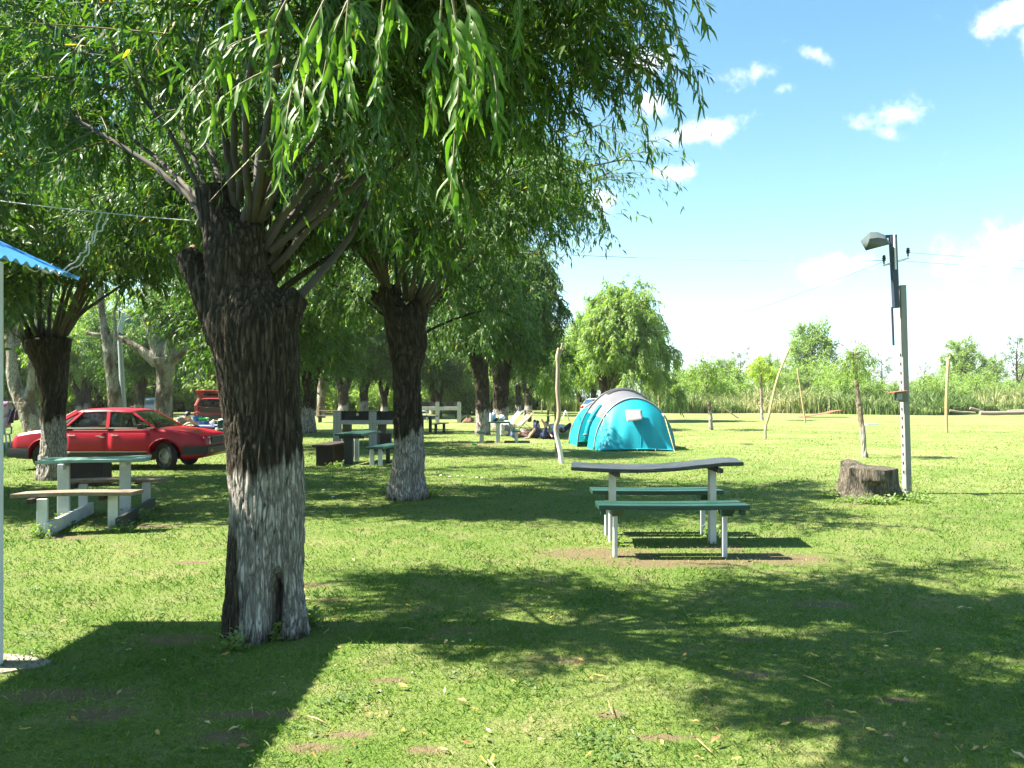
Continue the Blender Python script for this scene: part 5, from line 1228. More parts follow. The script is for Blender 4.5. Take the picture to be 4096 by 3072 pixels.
mb = MB(); A = between(.9); mb.add([A[0] + Vector((.3, -.6, 0)), A[0] + Vector((.32, .5, 0)), A[4] + Vector((.25, .5, 0)), A[4] + Vector((.25, -.5, 0))], [(0, 1, 2, 3)]); mb.build('inner_wall', M_TDARK, TN)
for k, a in enumerate(ARCH):
    mb = MB(); mb.tube([p + Vector((0, 0, .006)) for p in arch(a[0], a[1], a[2] + .012, a[3] + .012, 41)], .022, 8); mb.build('pole_sleeve', M_PIPE if k != 1 else M_TGREY, TN, 180)
mb = MB(); A = between(.5); cap = between(1.0)
mb.loft([[p + Vector((0, 0, .02 + .015 * math.sin(math.pi * i / 6))) for i, p in enumerate(between(.86 + .3 * j / 4)[9:16])] for j in range(5)], False, False); mb.build('ridge_cover', M_TDARK, TN, 180)
# window flap on the front
def on_front(px, py, Y): return P(px, py, Y)
c0 = [on_front(2500, 1640, 21.86), on_front(2566, 1638, 21.86), on_front(2570, 1679, 21.66), on_front(2507, 1688, 21.63)]
mb = MB(); v = []; 
for j in range(6):
    for i in range(8):
        w, u = j / 5, i / 7; p = c0[0].lerp(c0[1], u).lerp(c0[3].lerp(c0[2], u), w); v.append(p + Vector((0, -.06 * w - .012 * math.sin(9 * u + 4 * w), .012 * math.sin(8 * u) * w)))
mb.add(v, [(j * 8 + i, j * 8 + i + 1, j * 8 + i + 9, j * 8 + i + 8) for j in range(5) for i in range(7)]); o = mb.build('window_flap', fabric('light_grey_nylon', (.24, .24, .24), .5, .1), TN, 180, fix=False)
sd = o.modifiers.new('t', 'SOLIDIFY'); sd.thickness = .008
for k in (10, 30):
    p = arch(*A0, n=41)[k]; mb = MB(); mb.add([p + Vector((-.05, -.03, .02)), p + Vector((.06, -.03, .02)), p + Vector((.015, -.10, -.09))], [(0, 1, 2)]); mb.build('guy_patch', M_PIPE, TN)
for a, b in ((arch(*A0, n=41)[31], P(2700, 1822, 20.9)), (arch(*A0, n=41)[9], Vector((2.2, 20.9, 0))), (arch(*ARCH[1], n=41)[34], Vector((4.95, 23.3, 0)))):
    b = Vector(b); b.z = 0.01; mb = MB(); mb.tube([a, a.lerp(b, .5) + Vector((0, 0, -.01)), b], .006, 5); mb.build('guy_line', M_GUY, TN, 180)
    mb = MB(); mb.tube([b + Vector((0, 0, -.03)), b + Vector((.01, -.01, .05))], .006, 5); mb.build('peg', M_WIRE, TN)

# ------------------------------------------------------------------ lamp posts
M_CPOLE = plain('concrete_post', (.22, .22, .205), .85, .14, 4, .25)
M_STEEL = plain('dark_steel_tube', (.022, .033, .055), .5, .3, 5, .1)
M_SHADE = plain('grey_enamel_shade', (.065, .080, .068), .45, .2, 4, .1)
M_RUST = plain('rusty_red_sheet', (.25, .085, .045), .75, .35, 5, .25)
def lamp_big():
    Y = 12.1; b = G(3628, 1975); b = Vector((P(3632, 1975, Y).x, Y, 0)); s = Y / F
    t = thing('lamp_post', 'tall concrete lamp post with a big metal shade, beside the tree stump', 'lamp post', b, group='camp lamp posts')
    def L(px, py, dy=0): return P(px, py, Y + dy)
    def slab(name, a, b_, w, d, mat, dy=0, bev=.006):
        mb = MB(); a, b_ = L(*a, dy), L(*b_, dy); ax_ = (b_ - a); mb.obox((a + b_) / 2, ax_, (ax_.length, d, w), (1, 0, 0)); return mb.build(name, mat, t, bevel=bev)
    # ribbed post in two offset runs, leaning a little
    slab('post', (3629, 1990), (3606, 1142), .090, .13, M_CPOLE)
    slab('post_rib', (3641, 1990), (3618, 1395), .030, .06, M_CPOLE, .01)
    slab('steel_tube', (3584, 1232), (3569, 945), .085, .085, M_STEEL, -.06); slab('steel_strip', (3574, 1382), (3568, 1228), .028, .03, M_STEEL, -.05)
    slab('white_batten', (3583, 1078), (3577, 938), .024, .03, M_WHITE, -.115); slab('side_rail', (3590, 1140), (3582, 940), .030, .05, plain('weathered_batten', (.30, .26, .22)), -.04)
    for k in range(14):
        y = 1420 + k * 36; mb = MB(); mb.obox(L(3612 + (y - 1400) * .027, y, -.0) + Vector((-.048, -.01, 0)), (0, 0, 1), (.045, .02, .008), (1, 0, 0)); mb.build('slot', M_DARK, t)
    slab('lamp_arm', (3540, 946), (3586, 944), .045, .045, M_STEEL, -.05)
    # shade: bent sheet, open below
    mb = MB(); r0 = [(3441, 965, -.30), (3480, 928, -.12), (3510, 927, .02), (3545, 938, .05), (3562, 975, -.02)]; r1 = [(3462, 1001, -.34), (3490, 990, -.36), (3520, 984, -.34), (3545, 977, -.30), (3561, 972, -.26)]
    mb = MB(); v = [L(3441, 965, .12), L(3480, 928, .02), L(3512, 928, 0), L(3540, 940, -.02), L(3560, 975, -.05), L(3463, 1001, -.38), L(3478, 955, -.28), L(3512, 950, -.28), L(3542, 955, -.26), L(3562, 976, -.24)]
    mb.add(v, [(0, 1, 6, 5), (1, 2, 7, 6), (2, 3, 8, 7), (3, 4, 9, 8), (5, 6, 7, 8, 9)]); o = mb.build('lamp_shade', M_SHADE, t, 30); sd = o.modifiers.new('t', 'SOLIDIFY'); sd.thickness = .008
    mb = MB(); mb.ball(L(3510, 968, -.14), (.05, .05, .065)); mb.build('bulb', plain('milky_bulb', (.7, .7, .68), .2, .02, 2, 0), t, 180)
    for a, b_ in (((3534, 1062), (3563, 1054)), ((3590, 1046), (3636, 1032))): slab('crossarm', a, b_, .03, .03, M_WHITE, -.03, .003)
    for px, py in ((3536, 1040), (3632, 1010)):
        mb = MB(); mb.lathe(L(px, py + 16, -.03), (0, 0, 1), [(0, .012), (.05, .012), (.05, .03), (.075, .02), (.085, .034), (.11, .018), (.125, .028), (.145, 0)], 12); mb.build('insulator', M_DARK, t, 40)
    for py in (1016, 1024): slab('wire_band', (3561, py), (3588, py), .012, .20, M_WHITE, -.05, .002)
    # meter box with a rusty hood
    mb = MB(); mb.obox(L(3605, 1588, -.12), (1, 0, 0), (.155, .13, .155)); bx = mb.build('meter_box', plain('olive_box', (.11, .12, .09), .6), t, bevel=.006)
    mb = MB(); mb.obox(L(3598, 1586, -.192), (1, 0, 0), (.085, .012, .10)); mb.build('meter_window', plain('box_glass', (.20, .24, .22), .15, .1, 3, 0), bx, bevel=.003)
    mb = MB(); mb.obox(L(3592, 1567, -.15), (1, 0, .12), (.22, .20, .014)); mb.build('hood', M_RUST, bx, bevel=.002)
    return t
lamp_big()
def lamp_small(label, px, py, Y, top, head, mat, hs=1.0, arm=True, up=None):
    b = Vector(((px - CX) / F * Y, Y, 0)); t = thing('lamp_post', label, 'lamp post', b, group='camp lamp posts'); s = Y / F
    T = P(*top, Y); mb = MB(); n = 10; mb.tube([b.lerp(T, i / n) for i in range(n + 1)], [(.13 - .05 * i / n) * hs for i in range(n + 1)], 10); mb.build('post', mat, t, 60)
    H = P(*head, Y - .25)
    mb = MB(); mb.tube([T + Vector((0, 0, -.05)), T + Vector((0, 0, .28 * (up or 1))), H], .045 * hs, 8); mb.build('lamp_arm', M_STEEL, t, 60)
    return t, H, T
t, H, T = lamp_small('grey lamp post with a green angled lamp behind the red saloon', 499, 1700, 36, (478, 1340), (525, 1268), plain('galvanised_post', (.30, .33, .34), .5, .15, 3, .1, .3), 1.15, up=4.2)
mb = MB(); mb.obox(P(528, 1282, 35.6), (1, 0, -.15), (.50, .34, .30), (.15, 0, 1)); mb.build('lamp_head', plain('green_lamp_box', (.05, .16, .15), .4), t, bevel=.04)
mb = MB(); mb.obox(P(488, 1290, 35.8), (.25, 0, 1), (.95, .12, .22)); mb.build('bracket', plain('pale_bracket', (.32, .40, .42), .5), t, bevel=.02)
mb = MB(); mb.obox(P(475, 1338, 36), (1, 0, 0), (.62, .08, .06)); mb.build('crossarm', M_STEEL, t)
t, H, T = lamp_small('distant thin lamp post with tilted dark lamp before the round willow', 2568, 1640, 55, (2553, 1303), (2522, 1282), plain('dull_post', (.23, .27, .28), .6, .15, 3, .1), 1.0, up=.6)
mb = MB(); mb.obox(P(2527, 1293, 54.7), (1, 0, .25), (.62, .4, .5), (-.2, 0, 1)); mb.build('lamp_head', M_STEEL, t, bevel=.05)
mb = MB(); mb.obox(P(2503, 1272, 54.7), (1, 0, -.6), (.75, .3, .05)); mb.build('lamp_plate', M_STEEL, t)

# ---- wires
def wire(label, pts, r, mat, sag=0.0, name='overhead_wire', n=24, group='overhead wires', wav=0.0):
    mb = MB(); c = [Vector(p) for p in pts]; out = []
    if len(c) == 2:
        for i in range(n + 1): u = i / n; out.append(c[0].lerp(c[1], u) - Vector((0, 0, sag * 4 * u * (1 - u))))
    else:
        for i, p in enumerate(spline([tuple(q) for q in c], n)): out.append(Vector(p) + Vector((0, wav * math.cos(i * 1.1), wav * math.sin(i * .9))))
    mb.tube(out, r, 5); return mb.single(name, mat, label, 'wire', out[0], group, 180)
wire('pale wire from the lamp post leftwards behind the nearest willow', [P(3534, 1042, 12.07), P(1150, 930, 15)], .0045, M_WIRE, .16)
wire('upper thin wire running from the lamp post off to the right', [P(3634, 1010, 12.07), P(4700, 1058, 16)], .0035, M_WIRE_DARK, .05)
wire('lower thin wire running from the lamp post off to the right', [P(3592, 1042, 12.07), P(4700, 1090, 16)], .0035, M_WIRE_DARK, .05)
wire('thin wire sloping down from the lamp post to the distant lamp by the round willow', [P(3534, 1046, 12.07), P(2556, 1312, 55)], .0045, M_WIRE_DARK, .55)
wire('pale wire across the leaves left of the nearest willow, ending at its trunk', [P(-300, 760, 6.2), P(790, 884, 5.0)], .0035, M_WIRE, .02)
wire('faint wire from the lamp post behind the red saloon to the left', [P(478, 1336, 36), P(-200, 1392, 30)], .012, M_WIRE_DARK, .1)
for k, (lab, dx) in enumerate((('wavy cable from the blue roof edge up to the wire, left one of two', 0), ('wavy cable from the blue roof edge up to the wire, right one of two', 26))):
    wire(lab, [P(90 + 60 * k, 1066 + 4 * k, 4.7), P(180 + 40 * k, 1085 + 8 * k, 4.9), P(255 + 12 * k, 1078 + 10 * k, 5.1), P(318 + dx * .6, 1025 + dx * .6, 5.15), P(362 + dx * .3, 960 + dx * .2, 5.2), P(392 + dx, 900, 5.3), P(405 + dx, 855, 5.4)], .0045, plain('grey_cable', (.52, .52, .46), .5, .1, 3, 0), 0, 'cable', 60, 'cables at the kiosk roof', .012)

# ------------------------------------------------------------------ tree stump by the lamp post
rs = np.random.default_rng(61); random.seed(61)
sb = Vector((P(3482, 2000, 11.6).x, 11.6, 0))
S = lambda px, py, dy: tuple(P(px, py, 11.6 + dy))
s_ = 11.6 / F
mb = MB(); n = 56; rings = []
for j in range(16):
    w = j / 15; r = []
    for k in range(n):
        a = 2 * math.pi * k / n; fl = 1 + .20 * (1 - w) ** 2 + .07 * math.sin(3 * a + .6) + .05 * math.sin(5 * a + 2) + .10 * (1 - w) * max(math.sin(4 * a + 2.6), 0)
        ca = math.cos(a); sa = math.sin(a); fr = max(0, -sa)
        hollow = -.16 * fr * math.exp(-((ca + .12) / .36) ** 2) * math.sin(min(w * 1.5, 1) * math.pi) ** .6 - .10 * fr * math.exp(-((ca - .55) / .10) ** 2)
        R0 = .375 * fl * (1 + .03 * math.sin(23 * a + 4 * w) + .02 * math.sin(41 * a)); top = .44 + .012 * math.sin(2 * a) + (.12 * max(0, math.sin(a - .5)) ** 6 if math.cos(a - 1.0) > 0 else 0)
        rr = R0 + hollow; r.append(sb + Vector((ca * rr, sa * rr * .92 + .05, w * top - .03 * (1 - w))))
    rings.append(r)
top = rings[-1]; c = sum(top, Vector()) / n; c.z -= .03
rings.append([p.lerp(c, .10) + Vector((0, 0, .004)) for p in top]); rings.append([p.lerp(c, .55) + Vector((0, 0, .0)) for p in top]); rings.append([p.lerp(c, .97) for p in top])
mb.loft(rings, True, False); me = mb.mesh('tree_stump', Matrix.Translation(-sb), 60)
nv = len(me.vertices); zz = np.array([v.co.z for v in me.vertices]); rg = np.array([.5 + .5 * noise.noise((v.co.x * 22, v.co.y * 22, v.co.z * 4)) for v in me.vertices])
for k, a in (('paint', np.zeros(nv)), ('ridge', rg)):
    at = me.attributes.new(k, 'FLOAT', 'POINT'); at.data.foreach_set('value', a.astype(np.float32))
o = link('tree_stump', me, None, bark_material('stump_bark', (.06, .05, .038), (.30, .26, .20), k=1.2)); o.location = sb
tag(o, 'broad hollow tree stump with weeds at its foot, beside the lamp post', 'tree stump')
def weeds(name, label, spots, mat, big=.05):
    B, D, Ls = [], [], []
    for (px, py, n, rad) in spots:
        c = G(px, py)
        for i in range(n):
            a = rnd(0, 6.28); r = rad * math.sqrt(random.random()); p = c + Vector((math.cos(a) * r, math.sin(a) * r * .6, 0)); h = rnd(.02, .16)
            for q in range(5):
                B.append(p + Vector((rnd(-.02, .02), rnd(-.02, .02), h * q / 5))); e = rnd(0, 6.28); D.append((math.cos(e), math.sin(e), rnd(.1, .9))); Ls.append(rnd(.6, 1.4) * big)
    B = np.array([tuple(b) for b in B]); D = np.array(D); n = len(B); co, fa, rv = leaf_arrays2(B, D, np.array(Ls), np.array(Ls) * rs.uniform(.3, .6, n), unit(rs.normal(0, .4, (n, 3)) + np.array([0, 0, 1.0])), rs.random(n) * .9)
    tag(link(name, np_mesh(name, co, fa, {'rnd': rv}), None, mat), label, 'weeds', kind='stuff')
weeds('weeds', 'low green weeds around the stump and the trunk foots', [(3340, 1985, 40, .22), (3430, 2012, 50, .3), (3520, 2015, 60, .3), (3590, 2000, 60, .25), (3660, 1990, 40, .3), (3690, 2010, 30, .25), (1545, 1975, 14, .12), (1715, 1985, 40, .15), (1730, 1975, 25, .18),
      (1240, 2510, 20, .06), (1090, 2560, 20, .06), (930, 2600, 15, .08), (255, 2100, 30, .12), (165, 2150, 26, .12), (560, 2080, 40, .2), (490, 2130, 30, .15), (1340, 1870, 26, .2), (2470, 2185, 12, .06), (2850, 2150, 20, .12)], M_LEAF_SAP, .055)
def grass_tufts():
    pass

# ---- half buried rusty sheet, flat slab, cover, logs
Y = 58; mb = MB(); rings = []
for j in range(2):
    pass
prof = [(3185, 1672), (3215, 1667), (3260, 1661), (3305, 1654), (3345, 1644), (3372, 1641), (3384, 1644)]
v = []; f = []
for (px, py) in prof:
    a = P(px, py, Y); a.z = max(a.z, .0); v += [a, a + Vector((.55, 2.2, -.0)), a + Vector((.55, 2.2, -.03)), a + Vector((0, 0, -.03))]
for i in range(len(prof) - 1):
    for k in range(4): f.append((4 * i + k, 4 * i + (k + 1) % 4, 4 * i + 4 + (k + 1) % 4, 4 * i + 4 + k))
mb.add(v, f + [(0, 1, 2, 3)]); b = P(3290, 1670, Y); b.z = 0
mb.single('metal_sheet', M_RUST, 'curved rusty red metal sheet lying at the foot of the reeds', 'metal sheet', b, smooth=40)
mb = MB(); a = G(2985, 1777); mb.lathe(a, (0, 0, 1), [(-.01, .20), (.025, .20), (.03, .185), (.03, 0)], 24); mb.single('manhole_cover', plain('cast_iron', (.09, .075, .06), .7, .3), 'round dark iron cover in the lawn right of the tent', 'cover', a, smooth=40)
mb = MB(); a = G(3475, 1699); mb.obox(a + Vector((.1, 0, .03)), (1, .1, 0), (.66, .5, .08)); mb.single('concrete_slab', M_WHITE, 'flat pale slab in the lawn behind the thick sapling', 'slab', a, bevel=.01)
M_LOG = plain('old_log', (.20, .16, .13), .85, .4, 6, .4, stretch=(4, 1, 1))
for k, (lab, p0, p1, r) in enumerate((('long grey log lying at the reeds at the right edge', (3920, 1658), (4240, 1650), .16), ('short upturned log end at the reeds, left end of the pile', (3880, 1637), (3960, 1660), .11), ('pale log lying left in the wood pile at the reeds', (3800, 1648), (3900, 1655), .10), ('whitish log at the far right of the wood pile', (4030, 1652), (4180, 1640), .13))):
    Y = 62 + k; a, b = P(*p0, Y), P(*p1, Y); a.z = max(a.z + .1, r * .8); b.z = max(b.z + .05, r * .8)
    mb = MB(); mb.tube([a.lerp(b, i / 6) + Vector((0, rnd(-.05, .05), rnd(-.03, .03))) for i in range(7)], [r * rnd(.85, 1.1) for i in range(7)], 9); mb.single('log', M_LOG, lab, 'log', (a.x, Y, 0), 'logs at the reed edge', 50)
# ------------------------------------------------------------------ cars
random.seed(91); rs = np.random.default_rng(91)
def car_paint(name, col, fade=.3):
    t = NT(name); v = t.coord('Object'); f = t.noise(v, 1.6, 4, .6); g = t.noise(v, 24, 4, .7)
    c = t.mix(t.rng(f, .35, .7), col, tuple(min(x * (1 - fade) + fade * .10, .9) for x in col))
    return t.out(t.principled(c, t.rng(g, .2, .8, .30, .48), 0, None, Coat_Weight=.12, Coat_Roughness=.12, Specular_IOR_Level=.25))
def glass_mat(name, tint=(.34, .42, .38), opac=.10):
    t = NT(name); tr = t.n('ShaderNodeBsdfTransparent'); t.plug(tr.inputs[0], tint); gl = t.n('ShaderNodeBsdfGlossy'); gl.inputs['Roughness'].default_value = .04
    lw = t.n('ShaderNodeFresnel'); lw.inputs[0].default_value = 1.5; df = t.n('ShaderNodeBsdfDiffuse'); t.plug(df.inputs[0], (.06, .07, .065))
    m0 = t.n('ShaderNodeMixShader'); m0.inputs[0].default_value = opac; t.t.links.new(tr.outputs[0], m0.inputs[1]); t.t.links.new(df.outputs[0], m0.inputs[2])
    m = t.n('ShaderNodeMixShader'); t.plug(m.inputs[0], t.math('ADD', t.math('MULTIPLY', lw.outputs[0], .9), .04)); t.t.links.new(m0.outputs[0], m.inputs[1]); t.t.links.new(gl.outputs[0], m.inputs[2]); return t.out(m.outputs[0])
M_GLASS = glass_mat('car_glass'); M_CHROME = plain('chrome_strip', (.62, .62, .60), .25, .05, 3, 0, 1.0); M_PLAST = plain('black_trim', (.010, .011, .011), .55, .2, 5, .05)
M_TYRE = plain('tyre_rubber', (.015, .015, .014), .85, .35, 8, .2); M_RIM = plain('steel_rim', (.22, .22, .21), .45, .3, 6, .1, .6); M_SEAT = plain('dark_upholstery', (.018, .016, .016), .9, .2, 4, .1)
M_LAMP = plain('headlamp_glass', (.55, .58, .56), .12, .1, 9, .05); M_TAIL = plain('tail_lamp', (.30, .012, .012), .2, .15, 9, .05); M_AMBER = plain('amber_lamp', (.55, .20, .02), .25, .1, 9, .05)
M_PLATE = plain('number_plate', (.5, .5, .48), .5, .1, 3, 0)

class Car:
    def __init__(s, name, label, loc, rz, scale, st, paint, axles, wheel_r=.31, group=None, wy=.69):
        s.t = thing(name, label, 'car', loc, rz, group, scale); s.st = st; s.paint = paint; s.axles = axles; s.wr = wheel_r; s.wy = wy
    def ring(s, x):
        st = s.st
        for a, b in zip(st[:-1], st[1:]):
            if x <= b[0] or b is st[-1]:
                u = min(max((x - a[0]) / (b[0] - a[0]), 0), 1); w, zb, zt = (a[k] + (b[k] - a[k]) * u for k in (1, 2, 3)); break
        h = zt - zb
        pr = [(0, zb), (w * .86, zb), (w * .95, zb + .06), (w * .985, zb + .30 * h), (w, zb + .50 * h), (w * .99, zb + .72 * h), (w * .965, zt - .07), (w * .90, zt - .018), (w * .70, zt), (0, zt + .012)]
        return pr
    def side(s, x, z):
        pr = s.ring(x); best = pr[1][0]
        for (y0, z0), (y1, z1) in zip(pr[1:-1], pr[2:]):
            if z0 <= z <= z1 or (z1 - z0) > 1e-6 and z > z1: best = y0 + (y1 - y0) * min(max((z - z0) / max(z1 - z0, 1e-6), 0), 1)
        return best
    def body(s):
        mb = MB(); rings = []
        xs = sorted(set([q[0] for q in s.st] + [s.st[0][0] + (s.st[-1][0] - s.st[0][0]) * i / 28 for i in range(29)]))
        for x in xs:
            pr = s.ring(x); rings.append([Vector((x, -y, z)) for y, z in pr] + [Vector((x, y, z)) for y, z in pr[-2:0:-1]])
        mb.loft(rings); me = mb.mesh('body', None, 32); o = link('body', me, None, s.paint)
        cut = MB()
        for ax_ in s.axles:
            for sg in (-1, 1): cut.lathe((ax_, sg * .42, s.wr + .03), (0, sg, 0), [(0, .001), (0, s.wr + .075), (.8, s.wr + .075), (.8, .001)], 28)
        co = link('cut', cut.mesh('cut'), None, M_PLAST)
        m = o.modifiers.new('b', 'BOOLEAN'); m.operation = 'DIFFERENCE'; m.object = co; m.solver = 'EXACT'
        dg = bpy.context.evaluated_depsgraph_get(); dg.update(); me2 = bpy.data.meshes.new_from_object(o.evaluated_get(dg))
        bpy.data.objects.remove(o); bpy.data.objects.remove(co); me2.name = 'body'; me2.set_sharp_from_angle(angle=R(32))
        me2.materials.clear(); me2.materials.append(s.paint); s.b = link('body', me2, s.t); return s.b
    def panel(s, name, x0, x1, z0, z1, mat, off=.005, sides=(-1, 1), nx=8, nz=5, parent=None, slant=0):
        r = []
        for sg in sides:
            mb = MB(); v = []
            for j in range(nz + 1):
                for i in range(nx + 1):
                    z = z0 + (z1 - z0) * j / nz; x = x0 + (x1 - x0) * i / nx + slant * (j / nz); v.append((x, sg * (s.side(x, z) + off), z))
            mb.add(v, [(j * (nx + 1) + i, j * (nx + 1) + i + 1, (j + 1) * (nx + 1) + i + 1, (j + 1) * (nx + 1) + i) for j in range(nz) for i in range(nx)])
            o = mb.build(name, mat, parent or s.t, 180, local=True, fix=False); sd = o.modifiers.new('t', 'SOLIDIFY'); sd.thickness = .004; sd.offset = 0; r.append(o)
        return r
    def arches(s):
        for ax_ in s.axles:
            for sg in (-1, 1):
                mb = MB(); pts = []
                for k in range(15):
                    a = R(-8 + 196 * k / 14); x = ax_ + (s.wr + .075) * math.cos(a); z = s.wr + .03 + (s.wr + .075) * math.sin(a); pts.append((x, sg * (s.side(x, z) + .004), z))
                mb.tube(pts, .014, 6); mb.build('wheel_arch', s.paint, s.t, 180, local=True)
    def greenhouse(s, xrb, xfb, xrt, xft, wb, wt, zb, zr, pill=(), seats=True, roof_crown=.03, back=True):
        mb = MB(); rings = []
        for i in range(13):
            u = i / 12; x = xrt + (xft - xrt) * u; dz = -.035 * (2 * u - 1) ** 2 - (.02 if i in (0, 12) else 0); w = wt * (1 - .03 * (2 * u - 1) ** 2); c = roof_crown
            pr = [(0, zr + c + dz), (w * .6, zr + c * .8 + dz), (w * .9, zr + c * .2 + dz), (w * 1.0, zr - .025 + dz), (w * 1.025, zr - .055 + dz), (w * .97, zr - .06 + dz), (w * .6, zr - .03 + dz), (0, zr - .03 + dz)]
            rings.append([Vector((x, y, z)) for y, z in pr] + [Vector((x, -y, z)) for y, z in pr[-2:0:-1]])
        mb.loft(rings); mb.build('roof', s.paint, s.t, 40, local=True)
        zt = zr - .06
        def edge(xb, xt, u): return xb + (xt - xb) * u
        for sg in (-1, 1):
            A, B = Vector((xfb, sg * wb, zb)), Vector((xft - .02, sg * wt, zt)); C, D = Vector((xrb, sg * wb, zb)), Vector((xrt + .02, sg * wt, zt))
            cols = [(A, B, .05, 'pillar'), (C, D, .10, 'pillar')] + [(Vector((xa, sg * wb, zb)), Vector((xb_, sg * wt, zt)), wd, 'pillar') for xa, xb_, wd in pill]
            for (p, q, wd, nm) in cols:
                d = q - p; mb = MB(); mb.obox((p + q) / 2, d, (d.length + .02, .035, wd), (1, 0, 0)); mb.build(nm, s.paint, s.t, local=True, bevel=.006)
            mb = MB(); mb.obox((Vector((xfb, sg * (wb + .004), zb)) + Vector((xrb, sg * (wb + .004), zb))) / 2, (1, 0, 0), (xfb - xrb, .02, .022)); mb.build('window_strip', M_CHROME, s.t, local=True)
            xsb = sorted([(xrb, xrt + .02)] + [(a, b) for a, b, w_ in pill] + [(xfb, xft - .02)])
            for (b0, t0), (b1, t1) in zip(xsb[:-1], xsb[1:]):
                i = sg * -.012
                mb = MB(); mb.add([(b0, sg * wb + i, zb), (b1, sg * wb + i, zb), (t1, sg * wt + i, zt), (t0, sg * wt + i, zt)], [(0, 1, 2, 3)])
                mb.build('side_window', M_GLASS, s.t, local=True)
        def screen(name, xb, xt, bow):
            mb = MB(); v = []
            for j in range(5):
                for i in range(9):
                    u = i / 8 * 2 - 1; w = j / 4; y = u * (wb * (1 - w) + wt * w) * .97; x = xb + (xt - xb) * w + bow * (1 - u * u); v.append((x, y, zb + (zt - zb) * w + .02 * math.sin(math.pi * w)))
            mb.add(v, [(j * 9 + i, j * 9 + i + 1, j * 9 + i + 10, j * 9 + i + 9) for j in range(4) for i in range(8)]); return mb.build(name, M_GLASS, s.t, 180, local=True, fix=False)
        screen('windscreen', xfb, xft, .06)
        if back: screen('rear_window', xrb, xrt, -.05)
        if seats:
            for x, nm in ((xfb - 1.15, 'front_seat'), (xrb + .45, 'rear_seat')):
                for y in ((-.35, .35) if nm == 'front_seat' else (0,)):
                    w = .46 if y else 1.15; mb = MB(); mb.obox((x, y, zb - .02), (-.2, 0, 1), (.62, w, .12), (1, 0, .2)); mb.obox((x + .02 - .12, y, zb + .30), (-.1, 0, 1), (.17, min(w, .28), .08), (1, 0, .1)); mb.build(nm, M_SEAT, s.t, local=True, bevel=.03)
            mb = MB(); mb.obox((xfb - .35, 0, zb - .04), (1, 0, 0), (.5, wb * 1.8, .10)); mb.build('dashboard', M_PLAST, s.t, local=True, bevel=.03)
            mb = MB(); c = Vector((xfb - .55, .35, zb + .02)); mb.tube([c + Vector((-.06 * math.sin(a), .18 * math.cos(a), .17 * math.sin(a))) for a in [2 * math.pi * k / 16 for k in range(17)]], .015, 6); mb.build('steering_wheel', M_PLAST, s.t, local=True)
    def wheels(s, steer=0):
        for ax_ in s.axles:
            for sg in (-1, 1):
                a = steer if ax_ == max(s.axles) else 0; d = Vector((-math.sin(a) * sg, math.cos(a) * sg, 0)); c = Vector((ax_, sg * s.wy, s.wr)); r = s.wr
                mb = MB(); mb.lathe(c, d, [(-.09, r * .6), (-.095, r * .8), (-.075, r * .97), (-.04, r), (.04, r), (.075, r * .97), (.095, r * .8), (.085, r * .64), (.06, r * .60)], 32); w = mb.build('wheel', M_TYRE, s.t, 50, local=True)
                mb = MB(); mb.lathe(c, d, [(.062, r * .61), (.07, r * .56), (.04, r * .50), (.035, r * .30), (.06, r * .22), (.065, r * .12), (.05, 0)], 24); mb.build('rim', M_RIM, w, 50, local=True)
    def door(s, x0, x1, z0, z1, handle=True, sides=(-1, 1)):
        ds = s.panel('door', x0, x1, z0, z1, s.paint, .005, sides)
        for d, sg in zip(ds, sides):
            if handle:
                mb = MB(); x = x0 + .16; z = z1 - .14; y = s.side(x, z)
                mb.obox((x, sg * (y + .022), z), (1, 0, 0), (.17, .028, .028)); mb.build('handle', M_CHROME, d, local=True, bevel=.008)

# ---- the red saloon behind the left willow
carp = G(420, 1886); M_RED = car_paint('faded_red_paint', (.33, .002, .016), .04)
st = [(0.0, .70, .40, .70), (.02, .74, .32, .80), (.12, .785, .27, .86), (.45, .825, .25, .925), (.9, .84, .23, .975), (1.4, .845, .22, .985), (2.2, .845, .22, .98), (3.1, .845, .22, .985), (3.3, .84, .22, .985), (3.7, .835, .23, .955), (4.1, .82, .25, .90), (4.35, .80, .28, .845), (4.42, .785, .32, .80), (4.46, .77, .40, .72)]
Yc = 15.85; xr = (32 - CX) / F * Yc
RC = Car('red_saloon_car', 'faded red four-door saloon car parked behind the whitewashed left willow', (xr, Yc + .74, 0), R(2), .885, st, M_RED, (.78, 3.52), .315)
RC.body(); RC.arches(); RC.greenhouse(.86, 3.30, 1.42, 2.72, .80, .64, .985, 1.42, [(1.24, 1.60, .045), (2.22, 2.18, .085)])
RC.wheels(R(-32))
RC.door(1.26, 2.20, .40, .955); RC.door(2.24, 3.20, .40, .955)
RC.panel('sill_cladding', 1.15, 3.12, .25, .42, M_PLAST, .012); RC.panel('side_strip', 1.15, 3.12, .425, .44, M_CHROME, .016, nz=1)
RC.panel('side_strip', .05, .40, .47, .485, M_CHROME, .016, nz=1); RC.panel('rear_cladding', .06, .40, .27, .47, M_PLAST, .012)
def bumper(car, x0, x1, w, z0, z1, wrap, front):
    mb = MB(); r = []
    for i in range(17):
        u = i / 16 * 2 - 1; xx = x1 if abs(u) < .9 else x1 - (x1 - x0) * ((abs(u) - .9) / .1) ** .8; k = 1 if front else -1
        q = [(0, z0), (.05 * k, z0 + .03), (.06 * k, (z0 + z1) / 2), (.05 * k, z1 - .02), (0, z1)]
        y = w * max(-1, min(1, u / .93)); r.append([Vector((xx + dx, y, z)) for dx, z in q])
    mb.loft(r, True); return mb.build('bumper', M_PLAST, car.t, 40, local=True)
bumper(RC, 3.95, 4.47, .86, .36, .56, .4, True); bumper(RC, .45, -.02, .86, .30, .52, .4, False)
